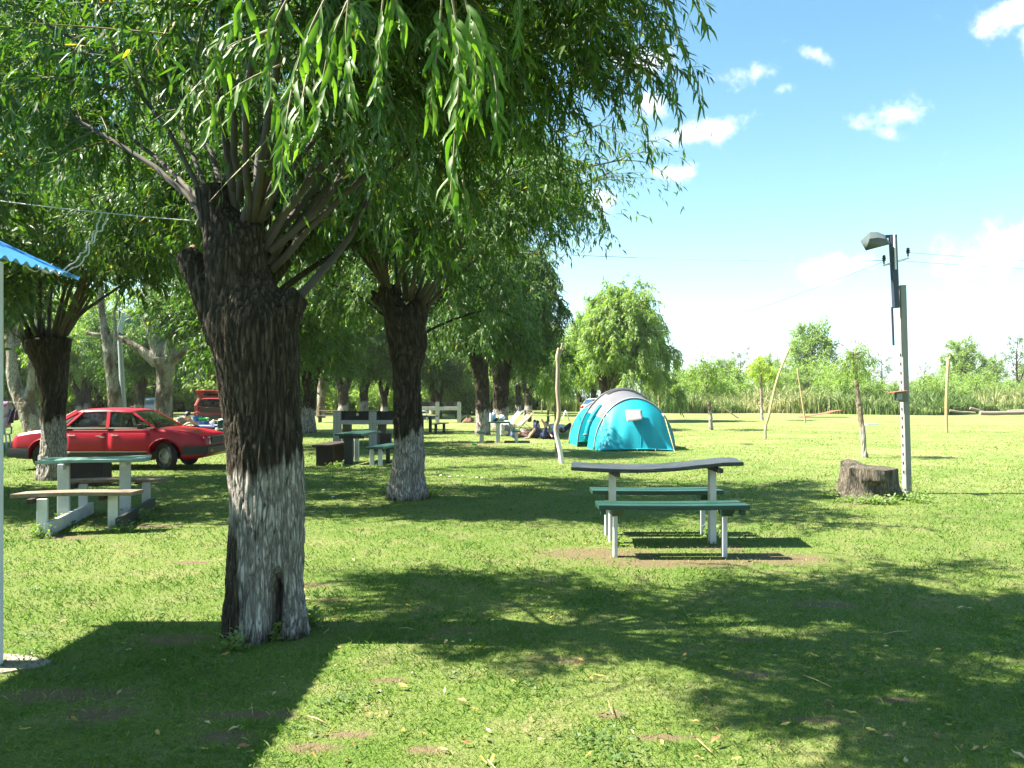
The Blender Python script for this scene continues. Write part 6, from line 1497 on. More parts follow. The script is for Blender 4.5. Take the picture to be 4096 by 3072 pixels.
mb = MB(); mb.obox((4.475, 0, .68), (0, 1, 0), (.90, .03, .17), (0, 0, 1)); gr = mb.build('grille', M_PLAST, RC.t, local=True)
for k in range(5): mb = MB(); mb.obox((4.495, 0, .62 + .03 * k), (0, 1, 0), (.88, .012, .010), (0, 0, 1)); mb.build('grille_bar', M_STEEL, gr, local=True)
for sg in (-1, 1):
    y0, y1 = .47 * sg, .76 * sg
    mb = MB(); mb.add([(4.475, y0, .60), (4.43, y1, .58), (4.41, y1, .76), (4.455, y0, .765), (4.33, y0, .60), (4.30, y1, .58), (4.28, y1, .76), (4.31, y0, .765)], [(0, 1, 2, 3), (4, 7, 6, 5), (0, 4, 5, 1), (1, 5, 6, 2), (2, 6, 7, 3), (3, 7, 4, 0)]); mb.build('headlight', M_LAMP, RC.t, local=True, bevel=.01)
    mb = MB(); mb.obox((4.525, .55 * sg, .44), (0, 1, 0), (.14, .02, .05), (0, 0, 1)); mb.build('indicator', M_AMBER, RC.t, local=True, bevel=.006)
    mb = MB(); mb.obox((.0, .58 * sg, .62), (0, 1, 0), (.26, .04, .13), (0, 0, 1)); mb.build('tail_light', M_TAIL, RC.t, local=True, bevel=.01)
    mb = MB(); mb.obox((3.02, .93 * sg, 1.02), (0, 1, 0), (.16, .09, .11), (0, 0, 1)); mb.obox((3.05, .86 * sg, .99), (0, 1, 0), (.10, .04, .03), (0, 0, 1)); mb.build('wing_mirror', M_PLAST, RC.t, local=True, bevel=.02)
    mb = MB(); q = [(.86, .985, .80), (1.25, .985, .80), (1.60, 1.365, .645), (1.40, 1.365, .645)]
    mb.add([(x, sg * y, z) for x, z, y in q] + [(x, sg * (y - .03), z) for x, z, y in q], [(0, 1, 2, 3), (7, 6, 5, 4), (0, 4, 5, 1), (1, 5, 6, 2), (2, 6, 7, 3), (3, 7, 4, 0)]); mb.build('rear_quarter', M_RED, RC.t, local=True, bevel=.004)
    mb = MB(); mb.add([(.97, sg * .806, 1.0), (1.17, sg * .806, 1.0), (1.40, sg * .70, 1.24), (1.30, sg * .70, 1.24)], [(0, 1, 2, 3)]); mb.build('quarter_vent', M_PLAST, RC.t, local=True)
mb = MB(); mb.tube([(2.55, 0, 1.44), (2.50, 0, 1.475), (2.36, 0, 1.48)], .008, 6); mb.build('roof_vent', M_PLAST, RC.t, 180, local=True)
for (x, z, l, h) in ((2.06, .80, .22, .035),):
    mb = MB(); v = []
    for i in range(7):
        xx = x - l / 2 + l * i / 6; zz = z - .02 * i / 6 + .012 * math.sin(i); y = -(RC.side(xx, zz) + .011); v += [(xx, y, zz - h / 2 * math.sin(math.pi * (i + .5) / 7)), (xx, y, zz + h / 2 * math.sin(math.pi * (i + .5) / 7))]
    mb.add(v, [(2 * i, 2 * i + 2, 2 * i + 3, 2 * i + 1) for i in range(6)]); mb.build('scraped_patch', plain('bare_filler', (.62, .52, .50), .6), RC.t, local=True, fix=False)
mb = MB(); mb.obox((2.3, 0, .35), (1, 0, 0), (3.9, 1.3, .12)); mb.build('underbody', M_PLAST, RC.t, local=True)

# ---- red hatchback with its tailgate up, seen from behind
M_RED2 = car_paint('dark_red_paint', (.26, .014, .016), .2)
st2 = [(0.0, .74, .35, .72), (.03, .78, .28, .84), (.2, .82, .24, .98), (1.0, .83, .22, 1.0), (2.2, .83, .22, 1.0), (2.7, .82, .23, .98), (3.3, .80, .26, .90), (3.65, .74, .32, .74), (3.72, .70, .40, .62)]
Yh = 43; HB = Car('red_hatchback', 'small red hatchback with its tailgate and side door open', ((842 - CX) / F * Yh, Yh, 0), R(97), 1.0, st2, M_RED2, (.55, 2.95), .29)
HB.body(); HB.arches(); HB.greenhouse(.10, 2.65, .38, 2.05, .78, .62, 1.0, 1.46, [(1.35, 1.35, .07)], back=False); HB.wheels()
mb = MB(); mb.obox((.06, 0, .80), (0, 1, 0), (1.10, .14, .28), (0, 0, 1)); mb.build('boot_opening', M_PLAST, HB.t, local=True)
mb = MB(); mb.obox((.5, 0, 1.06), (1, 0, 0), (.5, 1.2, .10)); mb.build('boot_load', M_SEAT, HB.t, local=True, bevel=.03)
bumper(HB, .35, -.02, .82, .32, .54, .3, False)
for sg in (-1, 1):
    mb = MB(); mb.obox((.02, .70 * sg, .80), (0, 0, 1), (.34, .13, .10), (0, 1, 0)); mb.build('tail_light', M_TAIL, HB.t, local=True, bevel=.01)
    mb = MB(); mb.obox((.16, .74 * sg, 1.22), (.28, -.14 * sg, .46), (.50, .10, .14), (0, 1, 0)); mb.build('rear_pillar', M_RED2, HB.t, local=True, bevel=.02)
    for k, z in enumerate((1.36, 1.14)):
        if sg < 0: mb = MB(); mb.obox((.03, .76 * sg, z), (0, 1, 0), (.11, .02, .12), (0, 0, 1)); mb.build('sticker', M_PLATE, HB.t, local=True)
tg = MB()
hb, hd = Vector((.40, 0, 1.47)), Vector((-.86, 0, .36)).normalized(); nn = Vector((.36, 0, .86)).normalized()
def gp(u, y, o=0): return hb + hd * u + Vector((0, y, 0)) + nn * o
for (u0, u1, y0, y1) in ((.0, .12, -.62, .62), (.12, .62, -.66, -.52), (.12, .62, .52, .66), (.62, 1.02, -.66, .66)):
    tg.add([gp(u0, y0), gp(u1, y0), gp(u1, y1), gp(u0, y1), gp(u0, y0, .05), gp(u1, y0, .05), gp(u1, y1, .05), gp(u0, y1, .05)], [(0, 3, 2, 1), (4, 5, 6, 7), (0, 1, 5, 4), (1, 2, 6, 5), (2, 3, 7, 6), (3, 0, 4, 7)])
tgo = tg.build('tailgate', M_RED2, HB.t, local=True, bevel=.012)
mb = MB(); mb.add([gp(.12, -.52, .03), gp(.62, -.52, .03), gp(.62, .52, .03), gp(.12, .52, .03)], [(0, 1, 2, 3)]); mb.build('tailgate_window', M_GLASS, tgo, local=True)
mb = MB(); mb.obox(gp(.80, 0, -.02), (0, 1, 0), (.5, .03, .12), hd); mb.build('plate_recess', M_PLAST, tgo, local=True)
for sg in (-1, 1): mb = MB(); mb.tube([(.14, .60 * sg, 1.05), gp(.45, .60 * sg, -.01)], .012, 6); mb.build('strut', M_PLAST, HB.t, local=True)
od = Vector((.55, .85, 0)).normalized(); p0 = Vector((2.2, .82, 0)); mb = MB(); mb.obox(p0 - od * -.45 + Vector((0, 0, .65)), od, (.95, .07, .70)); dr = mb.build('open_door', M_RED2, HB.t, local=True, bevel=.02)
for (a, b) in ((Vector((2.2, .82, 1.0)), Vector((2.1, .80, 1.40))), (Vector((2.1, .80, 1.40)), Vector((2.5, 1.45, 1.42))), (Vector((2.5, 1.45, 1.42)), Vector((2.72, 1.62, 1.0)))): mb = MB(); mb.tube([a, b], .028, 6); mb.build('door_frame', M_RED2, dr, local=True)

# clutter round the open boot
for k, (x, y, z, d, m, nm) in enumerate(((.30, -.35, 1.14, (.3, .34, .22), M_SEAT, 'boot_bag'), (.34, .2, 1.16, (.3, .4, .26), M_PLAST, 'boot_box'))):
    mb = MB(); mb.obox((x, y, z), (1, 0, 0), d); mb.build(nm, m, HB.t, local=True, bevel=.05)

# ---- silver cars
M_SILV = car_paint('silver_paint', (.36, .38, .37), .1)
st3 = [(0.0, .72, .36, .72), (.03, .77, .30, .90), (.15, .81, .26, .99), (.6, .83, .24, 1.02), (2.9, .835, .22, .98), (3.4, .82, .24, .92), (4.0, .78, .30, .78), (4.12, .70, .40, .66)]
Ys = 53.5; SV = Car('silver_saloon_car', 'silver saloon car parked behind the turquoise tent', ((2366 - CX) / F * Ys, Ys, 0), R(72), 1.0, st3, M_SILV, (.75, 3.25), .31)
SV.body(); SV.arches(); SV.greenhouse(.62, 3.0, 1.15, 2.3, .78, .62, 1.0, 1.42, [(1.75, 1.75, .07)]); SV.wheels(); bumper(SV, .4, -.02, .83, .32, .56, .3, False)
SV.door(.95, 1.72, .4, .96); SV.door(1.78, 2.75, .4, .96)
for sg in (-1, 1): mb = MB(); mb.ball((.05, .66 * sg, .84), (.06, .14, .10)); mb.build('tail_light', M_TAIL, SV.t, 180, local=True)
mb = MB(); mb.obox((.0, 0, .74), (0, 1, 0), (.5, .03, .12), (0, 0, 1)); mb.build('number_plate', M_PLATE, SV.t, local=True)
Yv = 60; FV = Car('silver_estate_car', 'pale car far behind, half hidden by the peeling gum tree', ((596 - CX) / F * Yv, Yv, 0), R(100), 1.0, st2, M_SILV, (.55, 2.95), .29)
FV.body(); FV.greenhouse(.10, 2.65, .38, 2.05, .78, .62, 1.0, 1.46, [(1.35, 1.35, .07)], seats=False); FV.wheels(); bumper(FV, .35, -.02, .82, .32, .54, .3, False)
for sg in (-1, 1): mb = MB(); mb.obox((.02, .70 * sg, .80), (0, 0, 1), (.30, .13, .10), (0, 1, 0)); mb.build('tail_light', M_TAIL, FV.t, local=True)

# ------------------------------------------------------------------ people
def skin_mat(name, col): return plain(name, col, .55, .10, 8, .05, Subsurface_Weight=.1)
M_SKIN = skin_mat('sunned_skin', (.42, .23, .15)); M_SKIN2 = skin_mat('pale_skin', (.52, .33, .25))
M_HAIRD = plain('black_hair', (.012, .010, .010), .45, .3, 20, .3); M_HAIRB = plain('brown_hair', (.085, .035, .018), .5, .3, 20, .3)
def cloth(name, col): return plain(name, col, .85, .18, 6, .25)
HEADR = .105
def hand(mb, wrist, d, palm_n, s=1.0):
    d = Vector(d).normalized(); n = Vector(palm_n); n = (n - d * n.dot(d)).normalized(); w = d.cross(n)
    p = wrist + d * .05 * s; mb.tube([wrist, p, wrist + d * .095 * s], [.028 * s, .036 * s, .034 * s], 8)
    for k, L in enumerate((.065, .078, .072, .055)):
        b = wrist + d * .088 * s + w * (k - 1.5) * .021 * s; mb.tube([b, b + d * L * .5 * s, b + (d * L * .85 - n * L * .35) * s], [.0105 * s, .0095 * s, .008 * s], 6)
    b = wrist + d * .03 * s - w * .03 * s; mb.tube([b, b + (d * .035 - w * .03) * s, b + (d * .068 - w * .04 - n * .01) * s], [.013 * s, .012 * s, .009 * s], 6)
def foot(mb, ankle, d, s=1.0):
    d = Vector(d).normalized(); mb.tube([ankle - d * .05 * s + Vector((0, 0, -.03)), ankle + d * .06 * s + Vector((0, 0, -.045)), ankle + d * .16 * s + Vector((0, 0, -.06)), ankle + d * .20 * s + Vector((0, 0, -.062))], [.042 * s, .042 * s, .036 * s, .02 * s], 8)
def person(label, j, skin, hair, wear, face, up, base, long_hair=0, group=None, voxel=.016):
    "j: joints in world space; wear: list of (part name, material, limbs covered, extra radius)"
    t = thing('person', label, 'person', base, group=group); limbs = {}
    J = {k: Vector(v) for k, v in j.items()}
    limbs['torso'] = [[(J['pelvis'], .135), ((J['pelvis'] * .6 + J['chest'] * .4), .125), (J['chest'], .145), (J['neck'] * .35 + J['chest'] * .65, .13), (J['neck'], .055)]]
    limbs['hips'] = [[(J['hipL'], .10), (J['pelvis'], .13), (J['hipR'], .10)]]
    limbs['shoulders'] = [[(J['shL'], .062), (J['chest'] * .4 + J['neck'] * .6, .10), (J['shR'], .062)]]
    for s in 'LR':
        limbs['arm' + s] = [[(J['sh' + s], .056), (J['el' + s], .041)]]; limbs['fore' + s] = [[(J['el' + s], .041), (J['wr' + s], .028)]]
        limbs['thigh' + s] = [[(J['hip' + s], .092), (J['kn' + s], .058)]]; limbs['shin' + s] = [[(J['kn' + s], .056), (J['kn' + s] * .7 + J['an' + s] * .3, .058), (J['an' + s], .036)]]
    limbs['neck'] = [[(J['neck'], .052), (J['head'], .052)]]
    mb = MB()
    for l in limbs.values():
        for seg in l: mb.tube([p for p, r in seg], [r for p, r in seg], 12); [mb.ball(p, r, 10, 7) for p, r in (seg[0], seg[-1])]
    f = Vector(face).normalized(); u = Vector(up); u = (u - f * u.dot(f)).normalized(); w = u.cross(f); H = J['head']
    Mx = Matrix((w, f, u)).transposed().to_4x4(); Mx.translation = H
    hd = MB(); hd.ball((0, 0, 0), (.075, .092, .112), 16, 12); hd.ball((0, .04, -.055), (.052, .055, .055), 12, 8); hd.tube([(0, .085, .012), (0, .108, -.022), (0, .09, -.03)], [.010, .015, .012], 6)
    for sg in (-1, 1): hd.ball((sg * .076, -.005, -.005), (.012, .02, .03), 8, 6)
    mb.add([Mx @ v for v in hd.v], hd.f)
    for s in 'LR':
        d = (J['wr' + s] - J['el' + s]); hand(mb, J['wr' + s], d, u if abs(u.dot(d.normalized())) < .9 else f); fd = J.get('toe' + s); foot(mb, J['an' + s], (fd - J['an' + s]) if fd else f)
    co, no, me = remeshed(mb, voxel, 3, base); me.name = 'body'; me.materials.clear(); me.materials.append(skin); link('body', me, t)
    ey = MB()
    for sg in (-1, 1): ey.ball(Mx @ Vector((sg * .031, .083, .012)), .011, 8, 6)
    ey.build('eyes', plain('dark_eyes', (.02, .015, .01), .2, .1, 3, 0), t, 180)
    mt = MB(); mt.obox(Mx @ Vector((0, .093, -.062)), w, (.045, .012, .012), u); mt.build('mouth', plain('lips', (.30, .10, .09), .5, .1, 5, 0), t)
    hr = MB(); hr.ball((0, -.018, .026), (.086, .094, .102), 16, 10)
    if long_hair: hr.tube([(0, -.07, .03), (.0, -.11, -.06), (.01, -.10, -.06 - long_hair)], [.085, .075, .04], 12)
    hh = MB(); hh.add([Mx @ v for v in hr.v], hr.f); hh.build('hair', hair, t, 180)
    for nm, mat, parts, ex in wear:
        c = MB()
        for k in parts:
            for seg in limbs[k]: c.tube([p for p, r in seg], [r + ex for p, r in seg], 12); [c.ball(p, r + ex, 10, 7) for p, r in (seg[0], seg[-1])]
        co, no, m2 = remeshed(c, .016, 4, base); m2.name = nm; m2.materials.clear(); m2.materials.append(mat); link(nm, m2, t)
    return t
def lying(x, y, ang, knees=True, flip=1, h=.13):
    "joints of someone on the back, head towards ang"
    d = Vector((math.cos(ang), math.sin(ang), 0)); s = Vector((-d.y, d.x, 0)); o = Vector((x, y, 0)); Z = Vector((0, 0, 1))
    J = dict(pelvis=o + Z * h, chest=o + d * .34 + Z * (h + .01), neck=o + d * .52 + Z * (h + .0), head=o + d * .66 + Z * (h + .03))
    for k, sg in (('L', 1), ('R', -1)):
        J['hip' + k] = o + s * .09 * sg + Z * h; J['sh' + k] = o + d * .46 + s * .18 * sg + Z * h; J['el' + k] = o + d * .26 + s * .36 * sg + Z * .07; J['wr' + k] = o + d * .12 + s * .16 * sg + Z * (h + .16)
        if knees: J['kn' + k] = o - d * .28 + s * .09 * sg + Z * (.44 - .05 * (sg > 0)); J['an' + k] = o - d * (.44 + .08 * sg) + s * .10 * sg + Z * .08; J['toe' + k] = J['an' + k] - d
        else: J['kn' + k] = o - d * .42 + s * .10 * sg + Z * .12; J['an' + k] = o - d * .83 + s * .12 * sg + Z * .09; J['toe' + k] = J['an' + k] - d * .5 + Z
    return J, d
Yp = 28.6
bx = lambda px, Y: (px - CX) / F * Y
J, d = lying(bx(2146, Yp), Yp, R(172)); 
J['knL'] = Vector((bx(2139, Yp), Yp + .1, .62)); J['knR'] = Vector((bx(2150, Yp), Yp - .05, .60)); J['anL'] = Vector((bx(2153, Yp), Yp + .1, .10)); J['anR'] = Vector((bx(2163, Yp), Yp - .05, .10)); J['toeL'] = J['anL'] + Vector((1, 0, 0)); J['toeR'] = J['anR'] + Vector((1, 0, 0))
person('person with long brown hair lying on the grass, bare knees up', J, M_SKIN, M_HAIRB, [('shirt', cloth('dark_brown_shirt', (.05, .025, .02)), ('torso', 'shoulders', 'armL', 'armR'), .014), ('shorts', cloth('navy_shorts', (.03, .04, .10)), ('hips', 'thighL', 'thighR'), .010)], (0, -.2, 1), d, (J['pelvis'].x, Yp, 0), .18)
J, d = lying(bx(2176, 28.0), 28.0, R(8)); J['knR'] = Vector((bx(2182, 28), 27.8, .42)); J['anR'] = Vector((bx(2174, 28), 27.7, .62)); J['toeR'] = J['anR'] + Vector((-.4, 0, .8)); J['wrL'] += Vector((.1, 0, .1)); J['head'] += Vector((0, 0, .16)); J['neck'] += Vector((0, 0, .06))
person('person with black hair lying in navy clothes on the grass, one foot raised', J, M_SKIN, M_HAIRD, [('shirt', cloth('navy_shirt', (.018, .025, .085)), ('torso', 'shoulders', 'armL', 'armR'), .014), ('shorts', cloth('dark_blue_shorts', (.025, .03, .09)), ('hips', 'thighL', 'thighR'), .010)], (.5, .4, .8), Vector((.3, 0, 1)), (J['pelvis'].x, 28, 0))
J, d = lying(bx(2252, 30.5), 30.5, R(178)); J['pelvis'].z = .30; J['chest'].z = .33; J['neck'].z = .38; J['head'] += Vector((0, 0, .30)); J['shL'].z = J['shR'].z = .36; J['hipL'].z = J['hipR'].z = .22
person('person in a pale patterned shirt propped up on the grass next to the crooked pole', J, M_SKIN2, M_HAIRB, [('shirt', plain('pale_patterned_shirt', (.45, .46, .52), .85, .5, 16, .2), ('torso', 'shoulders', 'armL', 'armR'), .016), ('shorts', cloth('dark_shorts', (.03, .03, .05)), ('hips', 'thighL', 'thighR'), .010)], (-.6, -.6, .3), Vector((0, 0, 1)), (J['pelvis'].x, 30.5, 0))
# at the camp table: someone bent over it, and one standing by the hatchback
Yb = 20.9; X = lambda px: bx(px, Yb); Zp = lambda py: EYE + (HY - py) / F * Yb
J = dict(pelvis=(X(712), Yb + .1, .47), chest=(X(722), Yb, .80), neck=(X(742), Yb - .02, .96), head=(X(755), Yb - .08, 1.00), hipL=(X(706), Yb + .18, .47), hipR=(X(706), Yb - .02, .47), knL=(X(770), Yb + .2, .48), knR=(X(770), Yb - .02, .48), anL=(X(768), Yb + .2, .07), anR=(X(768), Yb, .07),
         shL=(X(742), Yb + .18, .93), shR=(X(728), Yb - .19, .91), elL=(X(770), Yb + .25, .74), elR=(X(722), Yb - .28, .66), wrL=(X(782), Yb + .05, .80), wrR=(X(756), Yb - .22, .78), toeL=(X(800), Yb + .2, .07), toeR=(X(800), Yb, .07))
person('person in a grey sleeveless top seated and bent over the camp table', J, M_SKIN2, M_HAIRD, [('top', cloth('grey_top', (.15, .16, .165)), ('torso', 'shoulders'), .012), ('shorts', cloth('dark_camp_shorts', (.03, .03, .04)), ('hips', 'thighL', 'thighR'), .012)], (.75, -.3, -.5), Vector((.4, 0, 1)), (X(712), Yb, 0))
Yb = 41.5; X = lambda px: bx(px, Yb)
J = dict(pelvis=(X(907), Yb, .88), chest=(X(907), Yb, 1.20), neck=(X(907), Yb, 1.40), head=(X(904), Yb - .03, 1.53), hipL=(X(907) + .09, Yb, .86), hipR=(X(907) - .09, Yb, .86), knL=(X(907) + .10, Yb - .04, .47), knR=(X(907) - .12, Yb - .02, .47), anL=(X(907) + .10, Yb + .03, .08), anR=(X(907) - .14, Yb + .03, .08),
         shL=(X(907) + .18, Yb, 1.34), shR=(X(907) - .18, Yb, 1.34), elL=(X(907) + .26, Yb, 1.06), elR=(X(907) - .28, Yb, 1.08), wrL=(X(907) + .22, Yb - .15, .86), wrR=(X(907) - .22, Yb - .2, .95), toeL=(X(907) + .1, Yb - .2, .08), toeR=(X(907) - .2, Yb - .2, .08))
person('person in black shorts and top standing by the red hatchback', J, M_SKIN, M_HAIRD, [('top', cloth('black_top', (.015, .015, .02)), ('torso',), .012), ('shorts', cloth('black_shorts', (.012, .012, .015)), ('hips', 'thighL', 'thighR'), .02)], (-1, -.3, 0), Vector((0, 0, 1)), (X(907), Yb, 0))

# ------------------------------------------------------------------ camp things
M_PLBLUE = plain('blue_plastic', (.015, .07, .26), .4, .12, 4, .05); M_PLGRN = plain('bright_green_plastic', (.03, .42, .045), .4, .1, 4, .05); M_PLWHITE = plain('white_plastic', (.50, .51, .51), .45, .06, 4, .03); M_DKGREEN = plain('dark_green_plastic', (.012, .045, .035), .45, .15, 4, .05)
def stripes(name, a, b, scale, axis, w=.5):
    t = NT(name); s = t.n('ShaderNodeSeparateXYZ'); t.plug(s.inputs[0], t.coord('Object')); f = t.math('FRACT', t.math('MULTIPLY', s.outputs[axis], scale)); c = t.mix(t.math('GREATER_THAN', f, w), a, b); return t.out(t.principled(c, .8, 0, t.bump(t.noise(t.coord('Object'), 30, 3), .2, .01)))
def prints(name, cols, scale):
    t = NT(name); v = t.n('ShaderNodeTexVoronoi'); v.inputs['Scale'].default_value = scale; t.plug(v.inputs['Vector'], t.coord('Object')); s = t.n('ShaderNodeSeparateColor'); t.plug(s.inputs[0], v.outputs['Color'])
    n = len(cols); c = t.ramp(s.outputs[0], [(i / n, c_) for i, c_ in enumerate(cols)], 'CONSTANT'); return t.out(t.principled(c, .85, 0, t.bump(t.noise(t.coord('Object'), 14, 3), .3, .02)))
M_STRIPE = stripes('striped_cloth', (.45, .47, .52), (.03, .04, .12), 11, 1, .55)
Yt = 21.4; X = lambda px: bx(px, Yt)
ct = thing('camp_table', 'camp table with a striped cloth behind the bonnet of the red saloon', 'table', (X(830), Yt, 0))
tx0, tx1 = X(735), X(880)
mb = MB(); mb.obox(((tx0 + tx1) / 2, Yt, .70), (1, 0, 0), (tx1 - tx0, .75, .035)); mb.build('tabletop', M_DKWOOD, ct, bevel=.006)
for xx in (tx0 + .08, tx1 - .08):
    for yy in (Yt - .3, Yt + .3): mb = MB(); mb.obox((xx, yy, .34), (0, 0, 1), (.70, .045, .045), (1, 0, 0)); mb.build('leg', M_DKWOOD, ct)
def drape(name, x0, x1, y0, y1, z, hang, mat, label, cat, group=None, n=16):
    mb = MB(); v = []; L = (y1 - y0) + hang
    for i in range(n + 1):
        for j in range(n + 1):
            x = x0 + (x1 - x0) * i / n; q = L * j / n; y, zz = (y1 - q, z) if q < (y1 - y0) else (y0 - .012 - .02 * math.sin(9 * x * 3) * (q - (y1 - y0)), z - (q - (y1 - y0)))
            v.append((x, y, zz + .006 * math.sin(14 * x) + .008 * math.sin(9 * y + 3 * x)))
    mb.add(v, [(i * (n + 1) + j, (i + 1) * (n + 1) + j, (i + 1) * (n + 1) + j + 1, i * (n + 1) + j + 1) for i in range(n) for j in range(n)])
    o = mb.single(name, mat, label, cat, ((x0 + x1) / 2, (y0 + y1) / 2, z), group, 180); sd = o.modifiers.new('t', 'SOLIDIFY'); sd.thickness = .006; return o
drape('striped_cloth', X(808), X(884), Yt - .385, Yt + .35, .735, .10, M_STRIPE, 'blue and white striped cloth on the right half of the camp table', 'cloth')
drape('patterned_cloth', X(745), X(806), Yt - .385, Yt + .35, .735, .06, prints('dark_print_cloth', [(.03, .03, .05), (.40, .40, .42), (.05, .06, .12), (.25, .22, .1)], 26), 'dark patterned cloth under the hands of the bent person', 'cloth')
mb = MB(); c = Vector((X(780), Yt + .15, .745)); mb.lathe(c, (0, 0, 1), [(0, .001), (0, .105), (.22, .125), (.225, .132), (.235, .13), (.235, .12), (.03, .10), (.03, 0)], 24); b = mb.single('bucket', M_PLBLUE, 'blue plastic bucket standing on the camp table', 'bucket', c, smooth=40)
mb = MB(); mb.tube([c + Vector((.13 * math.cos(a), 0, .235 + .12 * math.sin(a))) for a in [math.pi * k / 12 for k in range(13)]], .007, 6); WM[b] = Matrix.Translation(c); mb.build('bucket_handle', plain('red_handle', (.4, .04, .03), .5), b, 180)
mb = MB(); c = Vector((X(808), Yt + .1, .745)); mb.lathe(c, (0, 0, 1), [(0, .001), (0, .13), (.10, .17), (.11, .18), (.11, .165), (.02, .12), (.02, 0)], 24); mb.single('blue_basin', M_PLBLUE, 'blue basin beside the bucket on the camp table', 'basin', c, smooth=40)
mb = MB(); mb.lathe(c + Vector((0, 0, .11)), (0, 0, 1), [(0, .001), (0, .10), (.07, .15), (.08, .155), (.08, .14), (.015, .09), (.015, 0)], 24); mb.single('green_bowl', M_PLGRN, 'bright green bowl stacked in the basin on the camp table', 'bowl', c + Vector((0, 0, .112)), smooth=40)
mb = MB(); c = Vector((X(852), Yt - .05, .76)); mb.ball(c + Vector((0, 0, .045)), (.075, .06, .055), 12, 8); mb.ball(c + Vector((.03, 0, .10)), (.035, .03, .035), 10, 6); mb.single('white_bundle', M_PLWHITE, 'small white bundle lying on the striped cloth', 'bundle', c, smooth=180)
# plastic chairs
def plastic_chair(label, px, Y, rz, mat, group='plastic garden chairs'):
    t = thing('plastic_chair', label, 'chair', (bx(px, Y), Y, 0), rz, group)
    mb = MB(); mb.obox((0, 0, .43), (1, 0, 0), (.46, .46, .03)); mb.build('seat', mat, t, local=True, bevel=.012)
    mb = MB(); rings = [[Vector((-.21 + .42 * i / 6, .22 + .05 * math.sin(math.pi * i / 6) + .10 * j / 4, .45 + .40 * j / 4 + (.03 * math.sin(math.pi * i / 6) if j == 4 else 0))) for i in range(7)] for j in range(5)]
    mb.loft(rings, False, False); o = mb.build('backrest', mat, t, 180, local=True); sd = o.modifiers.new('t', 'SOLIDIFY'); sd.thickness = .015
    for sx in (-1, 1):
        for sy in (-1, 1): mb = MB(); mb.tube([(sx * .20, sy * .20, .42), (sx * .24, sy * .25, 0)], [.024, .02], 8); mb.build('leg', mat, t, 180, local=True)
        mb = MB(); mb.tube([(sx * .24, -.22, .43), (sx * .26, -.20, .63), (sx * .26, .10, .65), (sx * .22, .27, .62)], .022, 8); mb.build('armrest', mat, t, 180, local=True)
    return t
plastic_chair('white plastic chair at the right end of the camp table', 903, 23.0, R(20), M_PLWHITE)
plastic_chair('white plastic chair at the left edge beside the tail of the red saloon', -2, 22.5, R(200), M_PLWHITE)
plastic_chair('white plastic chair far off between the second willow and the double willow', 1693, 49, R(90), M_PLWHITE)
plastic_chair('dark green plastic chair close to the right end of the camp table', 925, 21.0, R(60), M_DKGREEN)
for k, (px, py, w, h) in enumerate(((878, 1720, 18, 24), (905, 1742, 11, 10))):
    pass
# the table by the double willow
z0 = .705
def at(px, Y): return Vector((bx(px, Y), Y, z0))
c = at(1964, 25.75); mb = MB(); mb.lathe(c, (0, 0, 1), [(0, .001), (0, .055), (.22, .055), (.235, .045), (.25, .045), (.285, .042), (.29, 0)], 18); b = mb.single('thermos_flask', M_PLWHITE, 'tall white thermos flask standing on the table with the hanging cloth', 'thermos', c, smooth=40)
WM[b] = Matrix.Translation(c); mb = MB(); mb.lathe(c + Vector((0, 0, .288)), (0, 0, 1), [(0, .044), (.03, .042), (.034, 0)], 18); mb.build('lid', M_DARK, b, 40)
c = at(1992, 26.3); mb = MB(); mb.lathe(c, (0, 0, 1), [(0, .001), (0, .04), (.14, .04), (.19, .016), (.23, .016), (.23, 0)], 16); mb.single('bottle', plain('oil_bottle', (.50, .46, .10), .2, .1, 3, 0), 'clear yellowish bottle standing on the table with the hanging cloth', 'bottle', c, smooth=40)
c = at(1980, 26.0); mb = MB(); mb.ball(c + Vector((0, 0, .06)), (.12, .16, .07), 12, 8); mb.ball(c + Vector((-.12, .0, .05)), (.08, .1, .055), 12, 8); mb.single('dark_bag', cloth('dark_blue_bag', (.02, .03, .07)), 'dark soft bag lying on the table with the hanging cloth', 'bag', c, smooth=180)
c = at(1972, 25.9); mb = MB(); mb.ball(c + Vector((0, 0, .15)), (.10, .09, .15), 12, 8); mb.single('white_bag', cloth('blue_white_bag', (.42, .48, .58)), 'pale plastic bag behind the thermos flask', 'bag', c, smooth=180)
c = at(2006, 26.6); mb = MB(); mb.ball(c + Vector((0, 0, .10)), (.13, .15, .11), 12, 8); mb.single('plastic_bag', M_PLWHITE, 'crumpled white plastic bag on the right half of the table', 'bag', c, smooth=180)
mb = MB(); v = []; n = 14
for i in range(n + 1):
    for j in range(n + 1):
        q = 1.05 * j / n; y = 25.75 + 1.0 * i / n; x = bx(2018, 26) + (q if q < .14 else .14 + (q - .14) * .32); z = z0 + .008 if q < .14 else z0 + .008 - (q - .14) * .84
        tap = 1 - .75 * max(0, (q - .14) / .91); v.append((x + .03 * math.sin(11 * y + 2 * q), 26.2 + (y - 26.2) * tap, max(z, .04)))
mb.add(v, [(i * (n + 1) + j, (i + 1) * (n + 1) + j, (i + 1) * (n + 1) + j + 1, i * (n + 1) + j + 1) for i in range(n) for j in range(n)])
o = mb.single('hanging_cloth', cloth('pale_blue_cloth', (.42, .50, .54)), 'pale blue-grey cloth hanging to the ground off the table end', 'cloth', (bx(2035, 26), 26.2, 0), None, 180); sd = o.modifiers.new('t', 'SOLIDIFY'); sd.thickness = .008
M_FLOR = prints('floral_cushion', [(.42, .36, .26), (.10, .11, .16), (.45, .42, .33), (.16, .16, .2)], 9); M_FLOR2 = prints('bright_floral', [(.52, .5, .46), (.40, .12, .08), (.55, .5, .4), (.25, .2, .12)], 12)
Yq = 29.5
